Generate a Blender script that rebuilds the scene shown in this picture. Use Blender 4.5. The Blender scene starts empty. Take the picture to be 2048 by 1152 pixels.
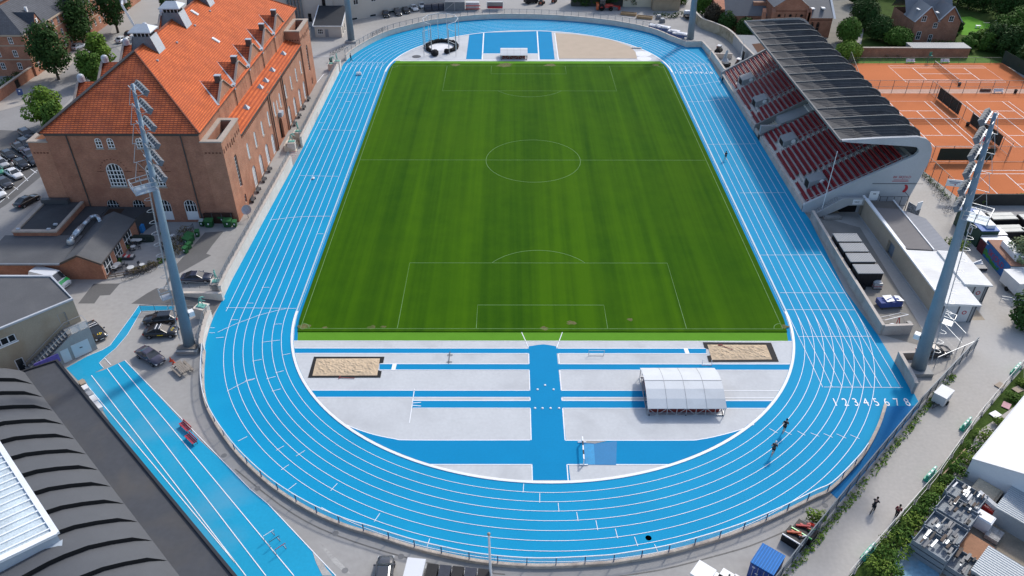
import bpy, bmesh, math, random
from math import pi, sin, cos, radians as R, sqrt, atan2, hypot
from mathutils import Vector, Matrix
from mathutils.geometry import tessellate_polygon
random.seed(11)
rnd = random.uniform
SC = bpy.context.scene
COL = SC.collection
# ---------------------------------------------------------------- camera (solved from the pitch markings)
F, CX, CY, CZ, PT, YW, RL = 1560.0, -4.424, -137.65, 67.896, 0.620, 0.0027, 0.0025
_f = Vector((sin(YW)*cos(PT), cos(YW)*cos(PT), -sin(PT)))
_r = Vector((cos(YW), -sin(YW), 0)); _u = _r.cross(_f)
_r2 = cos(RL)*_r + sin(RL)*_u; _u2 = -sin(RL)*_r + cos(RL)*_u
cam = bpy.data.objects.new('camera', bpy.data.cameras.new('camera'))
COL.objects.link(cam); SC.camera = cam
M = Matrix((_r2, _u2, -_f)).transposed().to_4x4(); M.translation = (CX, CY, CZ)
cam.matrix_world = M
cam.data.sensor_width = 36; cam.data.lens = F/2048*36
cam.data.clip_end = 6000; cam.data.clip_start = 0.5
def at(u, v, z=0.0):
 """survey: ground plan position (x, y) at height z read off the photograph"""
 d = F*_f + (u-1024)*_r2 - (v-576)*_u2
 t = (z-CZ)/d.z
 return (CX+t*d.x, CY+t*d.y)
def at3(u, v, z=0.0):
 x, y = at(u, v, z); return Vector((x, y, z))
MATS = {}
def s2l(c): return tuple((x/12.92 if x <= .04045 else ((x+.055)/1.055)**2.4) for x in c)
def mat(name, col, rough=.7, metal=0.0, var=.12, scale=.6, fine=6.0, bump=0.0, spec=.35, stain=None, stain_amt=0.0, coords='Object', emit=0):
 """plain procedural surface: base colour broken by two sizes of noise, optional stain colour"""
 if name in MATS: return MATS[name]
 m = bpy.data.materials.new(name); m.use_nodes = True; nt = m.node_tree; N = nt.nodes; L = nt.links
 b = N['Principled BSDF']; b.inputs['Roughness'].default_value = rough; b.inputs['Metallic'].default_value = metal
 b.inputs['Specular IOR Level'].default_value = spec
 tc = N.new('ShaderNodeTexCoord')
 n1 = N.new('ShaderNodeTexNoise'); n1.inputs['Scale'].default_value = scale; n1.inputs['Detail'].default_value = 5
 n2 = N.new('ShaderNodeTexNoise'); n2.inputs['Scale'].default_value = fine; n2.inputs['Detail'].default_value = 3
 L.new(tc.outputs[coords], n1.inputs['Vector']); L.new(tc.outputs[coords], n2.inputs['Vector'])
 ad = N.new('ShaderNodeMath'); ad.operation = 'ADD'; L.new(n1.outputs[0], ad.inputs[0]); L.new(n2.outputs[0], ad.inputs[1])
 mr = N.new('ShaderNodeMapRange'); mr.inputs[1].default_value = .55; mr.inputs[2].default_value = 1.45
 mr.inputs[3].default_value = 1-var; mr.inputs[4].default_value = 1+var
 L.new(ad.outputs[0], mr.inputs[0])
 mx = N.new('ShaderNodeVectorMath'); mx.operation = 'SCALE'; mx.inputs[0].default_value = col[:3]
 L.new(mr.outputs[0], mx.inputs['Scale'])
 out = mx.outputs[0]
 if stain:
  n3 = N.new('ShaderNodeTexNoise'); n3.inputs['Scale'].default_value = scale*.6; n3.inputs['Detail'].default_value = 6
  n3.inputs['Distortion'].default_value = .6
  L.new(tc.outputs[coords], n3.inputs['Vector'])
  m3 = N.new('ShaderNodeMapRange'); m3.inputs[1].default_value = .5; m3.inputs[2].default_value = .75
  m3.inputs[3].default_value = 0; m3.inputs[4].default_value = stain_amt
  L.new(n3.outputs[0], m3.inputs[0])
  mi = N.new('ShaderNodeMix'); mi.data_type = 'RGBA'; L.new(m3.outputs[0], mi.inputs[0])
  L.new(out, mi.inputs[6]); mi.inputs[7].default_value = (*stain, 1); out = mi.outputs[2]
 L.new(out, b.inputs['Base Color'])
 if bump:
  bp = N.new('ShaderNodeBump'); bp.inputs['Strength'].default_value = bump; bp.inputs['Distance'].default_value = .05
  L.new(n2.outputs[0], bp.inputs['Height']); L.new(bp.outputs[0], b.inputs['Normal'])
 MATS[name] = m
 return m
def nodes_of(m):
 nt = m.node_tree; return nt.nodes, nt.links, nt.nodes['Principled BSDF']
def brick_mat(name, c1, c2, mortar, w=.24, h=.075, rough=.85, var=.25, off=.5, msize=.008, stain=None, samt=.0):
 """bricks laid on walls that face any way: two brick patterns picked by the face normal"""
 if name in MATS: return MATS[name]
 m = bpy.data.materials.new(name); m.use_nodes = True; N, L, b = nodes_of(m)
 b.inputs['Roughness'].default_value = rough; b.inputs['Specular IOR Level'].default_value = .2
 tc = N.new('ShaderNodeTexCoord'); geo = N.new('ShaderNodeNewGeometry')
 sx = N.new('ShaderNodeSeparateXYZ'); L.new(tc.outputs['Object'], sx.inputs[0])
 ad = N.new('ShaderNodeMath'); ad.operation = 'ADD'; L.new(sx.outputs[0], ad.inputs[0]); L.new(sx.outputs[1], ad.inputs[1])
 cb = N.new('ShaderNodeCombineXYZ'); L.new(ad.outputs[0], cb.inputs[0]); L.new(sx.outputs[2], cb.inputs[1])
 br = N.new('ShaderNodeTexBrick'); L.new(cb.outputs[0], br.inputs['Vector'])
 br.inputs['Scale'].default_value = 1; br.inputs['Brick Width'].default_value = w; br.inputs['Row Height'].default_value = h
 br.inputs['Mortar Size'].default_value = msize; br.offset = off; br.inputs['Bias'].default_value = 0
 br.inputs['Color1'].default_value = (*c1, 1); br.inputs['Color2'].default_value = (*c2, 1); br.inputs['Mortar'].default_value = (*mortar, 1)
 n1 = N.new('ShaderNodeTexNoise'); n1.inputs['Scale'].default_value = .45; n1.inputs['Detail'].default_value = 8; n1.inputs['Roughness'].default_value = .65
 L.new(tc.outputs['Object'], n1.inputs['Vector'])
 mr = N.new('ShaderNodeMapRange'); mr.inputs[1].default_value = .3; mr.inputs[2].default_value = .7
 mr.inputs[3].default_value = 1-var; mr.inputs[4].default_value = 1+var; L.new(n1.outputs[0], mr.inputs[0])
 mx = N.new('ShaderNodeVectorMath'); mx.operation = 'SCALE'; L.new(br.outputs[0], mx.inputs[0]); L.new(mr.outputs[0], mx.inputs['Scale'])
 out = mx.outputs[0]
 if stain:
  n3 = N.new('ShaderNodeTexNoise'); n3.inputs['Scale'].default_value = .25; n3.inputs['Detail'].default_value = 8; n3.inputs['Roughness'].default_value = .7
  L.new(tc.outputs['Object'], n3.inputs['Vector'])
  m3 = N.new('ShaderNodeMapRange'); m3.inputs[1].default_value = .48; m3.inputs[2].default_value = .7
  m3.inputs[3].default_value = 0; m3.inputs[4].default_value = samt
  L.new(n3.outputs[0], m3.inputs[0])
  mi = N.new('ShaderNodeMix'); mi.data_type = 'RGBA'; L.new(m3.outputs[0], mi.inputs[0])
  L.new(out, mi.inputs[6]); mi.inputs[7].default_value = (*stain, 1); out = mi.outputs[2]
 L.new(out, b.inputs['Base Color'])
 MATS[name] = m; return m
def rib_mat(name, col, pitch=.2, axis=0, amt=.25, rough=.5, metal=0.0, var=.1, bump=.6, scale=.4, stain=None, stain_amt=0):
 """sheet with ribs (corrugated steel, decking, roof battens) running across one axis"""
 if name in MATS: return MATS[name]
 m = mat(name, col, rough=rough, metal=metal, var=var, scale=scale, stain=stain, stain_amt=stain_amt)
 N, L, b = nodes_of(m)
 tc = N.new('ShaderNodeTexCoord'); sx = N.new('ShaderNodeSeparateXYZ'); L.new(tc.outputs['Object'], sx.inputs[0])
 mu = N.new('ShaderNodeMath'); mu.operation = 'MULTIPLY'; mu.inputs[1].default_value = 2*pi/pitch; L.new(sx.outputs[axis], mu.inputs[0])
 sn = N.new('ShaderNodeMath'); sn.operation = 'SINE'; L.new(mu.outputs[0], sn.inputs[0])
 mr = N.new('ShaderNodeMapRange'); mr.inputs[1].default_value = -1; mr.inputs[2].default_value = 1
 mr.inputs[3].default_value = 1-amt; mr.inputs[4].default_value = 1; L.new(sn.outputs[0], mr.inputs[0])
 old = b.inputs['Base Color'].links[0].from_socket
 mx = N.new('ShaderNodeVectorMath'); mx.operation = 'SCALE'; L.new(old, mx.inputs[0]); L.new(mr.outputs[0], mx.inputs['Scale'])
 L.new(mx.outputs[0], b.inputs['Base Color'])
 bp = N.new('ShaderNodeBump'); bp.inputs['Strength'].default_value = bump; bp.inputs['Distance'].default_value = pitch*.3
 L.new(sn.outputs[0], bp.inputs['Height']); L.new(bp.outputs[0], b.inputs['Normal'])
 return m
def glass_mat(name='window_glass', col=(.02, .025, .03), rough=.06):
 return mat(name, col, rough=rough, var=.3, scale=1.2, spec=.6)
WORLD = {}          # object name -> (loc, rotz) of top-level things
class MB:
 def __init__(s): s.v = []; s.f = []; s.mi = []; s.cur = 0; s.smooth = False
 def slot(s, i): s.cur = i; return s
 def add(s, vs, fs):
  o = len(s.v); s.v += [tuple(p) for p in vs]; s.f += [tuple(o+i for i in f) for f in fs]; s.mi += [s.cur]*len(fs); return s
 def box(s, c, d, rz=0.0, bev=0):
  hx, hy, hz = d[0]/2, d[1]/2, d[2]/2; cr, sr = cos(rz), sin(rz)
  vs = []
  for z in (-hz, hz):
   for x, y in ((-hx, -hy), (hx, -hy), (hx, hy), (-hx, hy)):
    vs.append((c[0]+x*cr-y*sr, c[1]+x*sr+y*cr, c[2]+z))
  return s.add(vs, [(3, 2, 1, 0), (4, 5, 6, 7), (0, 1, 5, 4), (1, 2, 6, 5), (2, 3, 7, 6), (3, 0, 4, 7)])
 def bb(s, x0, y0, z0, x1, y1, z1): return s.box(((x0+x1)/2, (y0+y1)/2, (z0+z1)/2), (abs(x1-x0), abs(y1-y0), abs(z1-z0)))
 def quad(s, a, b, c, d): return s.add([a, b, c, d], [(0, 1, 2, 3)])
 def poly(s, pts, z=None):
  P = [Vector((p[0], p[1], p[2] if z is None else z)) for p in pts]
  tris = tessellate_polygon([P])
  fs = []
  for t in tris:
   a, b, c = (P[i] for i in t)
   fs.append(t if (b-a).cross(c-a).z >= 0 else t[::-1])
  return s.add(P, fs)
 def prism(s, pts, z0, z1, bottom=False):
  """vertical prism over a plan polygon; z1 may be a list of per-corner heights"""
  n = len(pts); zt = z1 if isinstance(z1, (list, tuple)) else [z1]*n
  zb = z0 if isinstance(z0, (list, tuple)) else [z0]*n
  ar = sum(pts[i][0]*pts[(i+1) % n][1]-pts[(i+1) % n][0]*pts[i][1] for i in range(n))
  if ar < 0: pts = pts[::-1]; zt = list(zt)[::-1]; zb = list(zb)[::-1]
  vs = [(p[0], p[1], zb[i]) for i, p in enumerate(pts)]+[(p[0], p[1], zt[i]) for i, p in enumerate(pts)]
  fs = [(i, (i+1) % n, n+(i+1) % n, n+i) for i in range(n)]
  s.add(vs, fs)
  tp = [Vector((p[0], p[1], zt[i])) for i, p in enumerate(pts)]
  s.poly(tp)
  if bottom: s.add([(p[0], p[1], zb[i]) for i, p in enumerate(pts)], [tuple(range(n))[::-1]])
  return s
 def tube(s, a, b, r, r2=None, n=6, cap=True):
  a, b = Vector(a), Vector(b); d = (b-a)
  if d.length < 1e-6: return s
  d.normalize(); q = Vector((0, 0, 1)) if abs(d.z) < .9 else Vector((1, 0, 0))
  x = d.cross(q).normalized(); y = d.cross(x); r2 = r if r2 is None else r2
  vs = [a+r*(cos(2*pi*i/n)*x+sin(2*pi*i/n)*y) for i in range(n)]+[b+r2*(cos(2*pi*i/n)*x+sin(2*pi*i/n)*y) for i in range(n)]
  fs = [(i, n+i, n+(i+1) % n, (i+1) % n) for i in range(n)]
  if cap: fs += [tuple(range(n)), tuple(range(2*n-1, n-1, -1))]
  return s.add(vs, fs)
 def bar(s, a, b, w, h=None, up=(0, 0, 1)):
  """square bar between two points"""
  a, b = Vector(a), Vector(b); d = (b-a).normalized(); h = w if h is None else h
  u = Vector(up)
  if abs(d.dot(u)) > .99: u = Vector((1, 0, 0))
  x = d.cross(u).normalized()*w/2; y = x.cross(d).normalized()*h/2
  vs = [p+i*x+j*y for p in (a, b) for i, j in ((-1, -1), (1, -1), (1, 1), (-1, 1))]
  return s.add(vs, [(0, 1, 2, 3), (7, 6, 5, 4), (0, 4, 5, 1), (1, 5, 6, 2), (2, 6, 7, 3), (3, 7, 4, 0)])
 def path(s, pts, r, n=6):
  for a, b in zip(pts, pts[1:]): s.tube(a, b, r, n=n)
  return s
 def lathe(s, c, prof, n=16, a0=0, a1=2*pi):
  full = abs(a1-a0-2*pi) < 1e-6; m = n if full else n+1
  vs = [(c[0]+r*cos(a0+(a1-a0)*i/n), c[1]+r*sin(a0+(a1-a0)*i/n), c[2]+z) for r, z in prof for i in range(m)]
  fs = []
  for k in range(len(prof)-1):
   for i in range(n):
    j = (i+1) % m; fs.append((k*m+i, k*m+j, (k+1)*m+j, (k+1)*m+i))
  return s.add(vs, fs)
 def disc(s, c, r, n=20, ry=None):
  ry = r if ry is None else ry
  return s.add([(c[0]+r*cos(2*pi*i/n), c[1]+ry*sin(2*pi*i/n), c[2]) for i in range(n)], [tuple(range(n))])
 def ell(s, c, rx, ry, rz, n=10, m=6, jit=0, zmin=-1):
  vs = []; fs = []
  for j in range(m+1):
   t = -pi/2+pi*j/m
   for i in range(n):
    k = 1+(rnd(-jit, jit) if jit else 0)
    vs.append((c[0]+k*rx*cos(t)*cos(2*pi*i/n), c[1]+k*ry*cos(t)*sin(2*pi*i/n), c[2]+k*rz*max(sin(t), zmin)))
  for j in range(m):
   for i in range(n): fs.append((j*n+i, j*n+(i+1) % n, (j+1)*n+(i+1) % n, (j+1)*n+i))
  return s.add(vs, fs)
 def strip(s, pts, w, z, closed=False):
  """flat painted line of width w along plan points"""
  n = len(pts); L_ = []; R_ = []
  for i in range(n):
   if closed: p, q = pts[i-1], pts[(i+1) % n]
   else: p, q = pts[max(i-1, 0)], pts[min(i+1, n-1)]
   d = Vector((q[0]-p[0], q[1]-p[1]));
   if d.length < 1e-9: d = Vector((1, 0))
   d.normalize(); nx, ny = -d.y*w/2, d.x*w/2
   L_.append((pts[i][0]+nx, pts[i][1]+ny, z)); R_.append((pts[i][0]-nx, pts[i][1]-ny, z))
  m = n if closed else n-1
  return s.add(L_+R_, [(n+i, n+(i+1) % n, (i+1) % n, i) for i in range(m)])
 def wall(s, pts, w, z0, z1, closed=False):
  """upright wall of thickness w along plan points"""
  n = len(pts); o = len(s.v); A = MB().strip(pts, w, 0, closed).v
  zt = z1 if isinstance(z1, (list, tuple)) else [z1]*n
  l, r = A[:n], A[n:]
  vs = [(p[0], p[1], z0) for p in l]+[(p[0], p[1], z0) for p in r]+[(p[0], p[1], zt[i]) for i, p in enumerate(l)]+[(p[0], p[1], zt[i]) for i, p in enumerate(r)]
  fs = []
  for i in range(n if closed else n-1):
   j = (i+1) % n
   fs += [(j, i, 2*n+i, 2*n+j), (n+i, n+j, 3*n+j, 3*n+i), (3*n+i, 3*n+j, 2*n+j, 2*n+i)]
  if not closed: fs += [(0, n, 3*n, 2*n), (2*n-1, n-1, 3*n-1, 4*n-1)]
  return s.add(vs, fs)
 def xf(s, mtx, start=0):
  s.v[start:] = [tuple(mtx @ Vector(p)) for p in s.v[start:]]; return s
 def build(s, name, mats, parent=None, abs_=False, smooth=False):
  me = bpy.data.meshes.new(name)
  V = s.v
  if abs_ and parent is not None:
   l, rz = WORLD.get(parent.name, (Vector((0, 0, 0)), 0)); c, sn = cos(-rz), sin(-rz)
   V = [((p[0]-l[0])*c-(p[1]-l[1])*sn, (p[0]-l[0])*sn+(p[1]-l[1])*c, p[2]-l[2]) for p in V]
  me.from_pydata(V, [], s.f)
  if not isinstance(mats, (list, tuple)): mats = [mats]
  for m in mats: me.materials.append(m)
  if len(mats) > 1: me.polygons.foreach_set('material_index', s.mi)
  if smooth or s.smooth: me.polygons.foreach_set('use_smooth', [True]*len(me.polygons))
  me.update()
  o = bpy.data.objects.new(name, me); COL.objects.link(o)
  if parent is not None:
   o.parent = parent
   if parent.name in WORLD: WORLD[o.name] = WORLD[parent.name]
  return o
def tag(o, label=None, cat=None, group=None, kind=None):
 if label: o['label'] = label
 if cat: o['category'] = cat
 if group: o['group'] = group
 if kind: o['kind'] = kind
 return o
def thing(name, label, cat, loc=(0, 0, 0), rz=0.0, group=None):
 o = bpy.data.objects.new(name, None); COL.objects.link(o); o.empty_display_size = .2
 loc = Vector((loc[0], loc[1], loc[2] if len(loc) > 2 else 0.0))
 o.location = loc; o.rotation_euler = (0, 0, rz); WORLD[o.name] = (loc, rz)
 return tag(o, label, cat, group)
def solo(name, mb, mats, label, cat, loc=None, rz=0.0, group=None, smooth=False, abs_=False):
 """a thing that is one mesh; abs_ = its shape is given in place, the origin goes to loc"""
 if abs_:
  if loc is None:
   n = len(mb.v); loc = (sum(p[0] for p in mb.v)/n, sum(p[1] for p in mb.v)/n, min(p[2] for p in mb.v))
  mb.v = [(p[0]-loc[0], p[1]-loc[1], p[2]-loc[2]) for p in mb.v]
 o = mb.build(name, mats, smooth=smooth)
 if loc is not None: o.location = (loc[0], loc[1], loc[2] if len(loc) > 2 else 0)
 o.rotation_euler = (0, 0, rz); WORLD[o.name] = (o.location.copy(), rz)
 return tag(o, label, cat, group)
def struct(name, mb, m): return tag(mb.build(name, m), kind='structure')
def dup(root, loc, rz=None, label=None, group=None, scale=None):
 """copy of a thing with copies of its parts and their sub-parts"""
 r = root.copy(); COL.objects.link(r); r.location = (loc[0], loc[1], loc[2] if len(loc) > 2 else 0)
 if rz is not None: r.rotation_euler = (0, 0, rz)
 if scale: r.scale = (scale,)*3 if not isinstance(scale, tuple) else scale
 if label: r['label'] = label
 if group: r['group'] = group
 def rec(a, b):
  for ch in list(a.children):
   c = ch.copy(); COL.objects.link(c); c.parent = b; rec(ch, c)
 rec(root, r)
 return r
def text_mb(txt, size, m=None):
 """letters as a mesh builder lying in the xy plane, centred"""
 cu = bpy.data.curves.new('lettering', 'FONT'); cu.body = txt; cu.size = size; cu.align_x = 'CENTER'; cu.align_y = 'CENTER'
 o = bpy.data.objects.new('lettering', cu); COL.objects.link(o)
 dg = bpy.context.evaluated_depsgraph_get(); me = bpy.data.meshes.new_from_object(o.evaluated_get(dg))
 mb = MB(); mb.add([v.co[:] for v in me.vertices], [tuple(p.vertices) for p in me.polygons])
 bpy.data.objects.remove(o); bpy.data.curves.remove(cu); bpy.data.meshes.remove(me)
 return mb
SUN_EL, SUN_AZ = R(41), atan2(.56, .83)        # azimuth from +y towards +x
w = bpy.data.worlds.new('World'); SC.world = w; w.use_nodes = True
sky = w.node_tree.nodes.new('ShaderNodeTexSky'); sky.sky_type = 'NISHITA'; sky.sun_disc = False
sky.sun_elevation = SUN_EL; sky.sun_rotation = SUN_AZ; sky.air_density = 1.0; sky.dust_density = 2.0
bg = w.node_tree.nodes['Background']; w.node_tree.links.new(sky.outputs[0], bg.inputs[0]); bg.inputs[1].default_value = .15
sun = bpy.data.objects.new('sun', bpy.data.lights.new('sun', 'SUN')); COL.objects.link(sun)
sun.data.energy = 2.0; sun.data.angle = R(5); sun.data.color = (1, .96, .9)
sd = Vector((sin(SUN_AZ)*cos(SUN_EL), cos(SUN_AZ)*cos(SUN_EL), sin(SUN_EL)))
sun.rotation_euler = sd.to_track_quat('Z', 'Y').to_euler()
SC.view_settings.view_transform = 'Standard'; SC.view_settings.look = 'None'; SC.view_settings.exposure = .42; SC.view_settings.gamma = 1
SC.cycles.max_bounces = 6
ZG, ZT, ZI, ZB, ZL = 0.0, .012, .024, .036, .048     # ground, track, infield, infield bands, paint
GREY = mat('asphalt', (.345, .335, .32), rough=.92, var=.13, scale=.12, fine=1.5, stain=(.26, .25, .235), stain_amt=.6, bump=.2)
GREYD = mat('dark_asphalt', (.13, .128, .126), rough=.93, var=.15, scale=.3, fine=4)
PALE = mat('pale_paving', (.43, .405, .37), rough=.93, var=.13, scale=.1, fine=2.5, stain=(.52, .51, .49), stain_amt=.7)
BLUE = mat('blue_track', (.002, .275, .505), rough=.75, var=.09, scale=.16, fine=5, stain=(.008, .315, .53), stain_amt=.5, spec=.15)
BLUEB = mat('blue_runup', (.002, .23, .465), rough=.8, var=.06, scale=.3, fine=4, spec=.12)
BLUEW = mat('worn_blue_lane', (.015, .32, .53), rough=.8, var=.08, scale=.15, fine=3, stain=(.11, .33, .48), stain_amt=.8, spec=.15)
CONC = mat('infield_concrete', (.53, .545, .555), rough=.85, var=.09, scale=.3, fine=2.5, stain=(.43, .44, .45), stain_amt=.9)
WHITE = mat('white_paint', (.82, .84, .86), rough=.6, var=.05)
LINEW = mat('pitch_line', (.13, .24, .085), rough=.9, var=.35, scale=.8)
SAND = mat('pit_sand', (.56, .43, .29), rough=.97, var=.28, scale=1.2, fine=5, bump=1.0)
SANDP = mat('grit_field', (.47, .38, .29), rough=.97, var=.08, scale=.4, fine=8)
BLACKR = mat('black_rubber', (.012, .012, .013), rough=.8, var=.3, scale=2)
TURF = mat('light_turf', (.105, .27, .022), rough=.95, var=.1, scale=.5, fine=6, spec=.1)
CLAY = mat('clay_court', (.54, .175, .068), rough=.95, var=.10, scale=.13, fine=3, stain=(.42, .135, .055), stain_amt=.6, spec=.1)
LAWN = mat('lawn', (.085, .20, .02), rough=.97, var=.3, scale=.35, fine=4, spec=.1)
ROUGHG = mat('rough_grass', (.05, .085, .018), rough=.98, var=.5, scale=.5, fine=4, spec=.1)
SOIL = mat('sandy_soil', (.30, .25, .19), rough=.97, var=.22, scale=.5, fine=5, stain=(.18, .15, .115), stain_amt=.7)
def pp(lst, z=0.0): return [at(u, v, z) for u, v in lst]
def zz(lst, u0, v0, k): return [(u0+a*k, v0+b*k) for a, b in lst]
def flat(name, px, z, m): return struct(name, MB().poly(pp(px), z), m)
gm = bpy.data.materials.new('mown_grass'); gm.use_nodes = True; N, L, b = nodes_of(gm)
b.inputs['Roughness'].default_value = .95; b.inputs['Specular IOR Level'].default_value = .08
tc = N.new('ShaderNodeTexCoord')
def _noise(sc, sx, sy, det=4, rough=.5):
 mp = N.new('ShaderNodeMapping'); mp.inputs['Scale'].default_value = (sx, sy, 1); L.new(tc.outputs['Object'], mp.inputs[0])
 n = N.new('ShaderNodeTexNoise'); n.inputs['Scale'].default_value = sc; n.inputs['Detail'].default_value = det; n.inputs['Roughness'].default_value = rough
 L.new(mp.outputs[0], n.inputs['Vector']); return n.outputs[0]
bands = _noise(1, .22, .006, 3, .6); fineb = _noise(1, .95, .012, 2, .6); mott = _noise(.25, 1, 1, 8, .7); yel = _noise(.05, 1, 1, 4)
def _mix(a, b_, w1, w2):
 m1 = N.new('ShaderNodeMath'); m1.operation = 'MULTIPLY'; m1.inputs[1].default_value = w1; L.new(a, m1.inputs[0])
 m2 = N.new('ShaderNodeMath'); m2.operation = 'MULTIPLY_ADD'; m2.inputs[1].default_value = w2; L.new(b_, m2.inputs[0]); L.new(m1.outputs[0], m2.inputs[2]); return m2.outputs[0]
t = _mix(_mix(bands, fineb, 1.0, .42), mott, 1, .36)
rp = N.new('ShaderNodeMapRange'); rp.inputs[1].default_value = .70; rp.inputs[2].default_value = 1.08; L.new(t, rp.inputs[0])
cr = N.new('ShaderNodeMix'); cr.data_type = 'RGBA'; L.new(rp.outputs[0], cr.inputs[0])
cr.inputs[6].default_value = (.020, .073, .0012, 1); cr.inputs[7].default_value = (.048, .128, .0012, 1)
yr = N.new('ShaderNodeMapRange'); yr.inputs[1].default_value = .45; yr.inputs[2].default_value = .75; yr.inputs[4].default_value = .4; L.new(yel, yr.inputs[0])
cy_ = N.new('ShaderNodeMix'); cy_.data_type = 'RGBA'; L.new(yr.outputs[0], cy_.inputs[0]); L.new(cr.outputs[2], cy_.inputs[6]); cy_.inputs[7].default_value = (.055, .125, .002, 1)
L.new(cy_.outputs[2], b.inputs['Base Color'])
struct('ground', MB().quad((-1500, -400, ZG), (1500, -400, ZG), (1500, 2600, ZG), (-1500, 2600, ZG)), GREY)
flat('street', [(-330, 330), (-120, 205), (0, 175), (75, 165), (155, 95), (240, 20), (330, -40), (420, -40), (400, 20), (150, 190), (75, 262), (97, 395), (30, 470), (-60, 560), (-420, 560)], .004, mat('street_asphalt', (.27, .265, .26), rough=.93, var=.12, scale=.15, fine=2))
flat('car_park', [(-200, 250), (40, 262), (92, 345), (12, 410), (-60, 455), (-260, 455)], .008, GREYD)
pk = MB()
for a, b_ in (((75, 340), (12, 395)), ((20, 320), (56, 362)), ((60, 337), (73, 346)), ((-20, 345), (36, 379)), ((-6, 365), (18, 397)), ((-60, 455), (12, 395))):
 pk.strip([at(*a), at(*b_)], .12, .014)
struct('parking_lines', pk, WHITE)
flat('pavement', [(-330, 215), (0, 175), (75, 150), (150, 80), (175, 40), (205, 52), (165, 108), (110, 160), (45, 210), (0, 222), (-330, 300)], .03, mat('pavement_slabs', (.40, .37, .33), rough=.93, var=.1, scale=.3))
flat('street_plaza', [(240, 20), (300, -60), (470, -60), (400, 10), (350, 45), (250, 110), (215, 80)], .012, mat('plaza_asphalt', (.34, .33, .31), rough=.93, var=.12, scale=.2))
flat('east_yard', [(1700, 410), (1836, 330), (1930, 455), (2100, 560), (2400, 800), (2200, 1200), (1480, 1250), (1600, 1130), (1841, 811), (1787, 722), (1757, 672), (1625, 440)], .006, PALE)
flat('gravel_yard', [(1610, 425), (1720, 455), (1870, 700), (1757, 668)], .010, mat('gravel_yard', (.25, .235, .21), rough=.96, var=.2, scale=.5, fine=6))
flat('soil_yard', [(1900, 1010), (2048, 930), (2200, 900), (2300, 1250), (1800, 1260), (1740, 1180), (1830, 1050)], .012, SOIL)
flat('painted_slab', [(1822, 1070), (1870, 1100), (1880, 1160), (1790, 1160), (1790, 1110)], .018, mat('painted_slab', (.19, .34, .44), rough=.9, var=.35, scale=.5, fine=3, stain=(.42, .41, .38), stain_amt=.9))
flat('verge', [(2048, 735), (2015, 772), (1930, 872), (1840, 985), (1760, 1080), (1690, 1160), (1760, 1160), (1830, 1060), (1900, 960), (1960, 860), (2048, 800)], .014, ROUGHG)
flat('clay_courts', [(1690, 126), (2005, 126), (2060, 165), (2150, 230), (2190, 330), (2190, 403), (1925, 402), (1842, 338), (1740, 200)], .014, CLAY)
flat('garden_lawn', [(1700, 127), (1720, 100), (1750, -60), (2300, -60), (2300, 128)], .010, ROUGHG)
flat('mown_lawn', [(1905, 36), (1940, 33), (2010, 60), (1985, 74), (1925, 70), (1900, 60)], .022, mat('bright_lawn', (.12, .30, .03), rough=.97, var=.15, scale=.3, spec=.1))
flat('churchyard', [(1470, 52), (1540, 130), (1610, 128), (1700, 127), (1760, -60), (1400, -60), (1380, -20), (1440, 30)], .008, mat('churchyard_paving', (.22, .21, .18), rough=.95, var=.25, scale=.3))
flat('court_verge', [(1700, 127), (2005, 126), (1960, 112), (1720, 112)], .024, mat('court_grass', (.11, .20, .045), rough=.97, var=.25, scale=.5, spec=.1))
flat('asphalt_repair', zz([(750, 270), (960, 268), (880, 360), (800, 365), (755, 428), (625, 428)], 0, 500, .25), .006, GREYD)
flat('asphalt_trench', zz([(1640, 860), (1790, 850), (1700, 960), (1650, 1030), (1690, 1042), (1500, 1150), (1380, 1220), (1300, 1330), (1380, 1150)], 0, 250, .25), .006, GREYD)
flat('asphalt_ramp', zz([(1050, 430), (1170, 350), (1250, 305), (1790, 385), (1700, 520), (1400, 440)], 0, 500, .25), .006, GREYD)
lp = MB()
lp.poly(pp(zz([(900, 960), (960, 1010), (1010, 1090), (1060, 1150), (980, 1150), (930, 1050)], 400, 864, .25)), .03)
lp.poly(pp(zz([(950, 870), (1040, 960), (1150, 1070), (1210, 1140), (1150, 1120), (1060, 1040), (1000, 960)], 400, 864, .25)), .008)
struct('concrete_wear', lp, mat('concrete_wear', (.42, .41, .39), rough=.95, var=.3, scale=.8, stain=(.25, .24, .23), stain_amt=.9))
OUT = [(409, 704), (411, 685), (426, 637), (446, 597), (464, 560), (530, 437), (610, 287), (679, 143.7), (690, 125), (707.5, 108.7), (745, 86), (781, 70.6), (820, 60), (857, 51), (876, 48), (950, 40), (1025, 37.5), (1125, 41), (1225, 51), (1300, 66), (1337.5, 81), (1370, 93.5)]
OUTR = [(1370, 93.5), (1403.7, 94), (1417.5, 118), (1425, 127.5), (1432, 142.5), (1441, 156), (1449, 165), (1603, 417), (1620, 440), (1691, 582), (1757, 672), (1787, 722), (1822, 775), (1841, 811)]
FEN = [(1841, 811), (1681, 1004)]
OUTB = [(1770, 812), (1756, 855), (1730, 905), (1700, 942), (1658, 983), (1625, 999), (1550, 1036), (1475, 1067), (1400, 1091), (1325, 1111), (1250, 1124), (1200, 1130), (1075, 1135), (975, 1128), (900, 1115), (825, 1097), (750, 1073), (700, 1058), (650, 1038), (600, 1012), (550, 979), (510, 945), (475, 909), (447, 872), (428, 842), (414, 812), (407, 780), (406, 745), (409, 704)]
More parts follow.
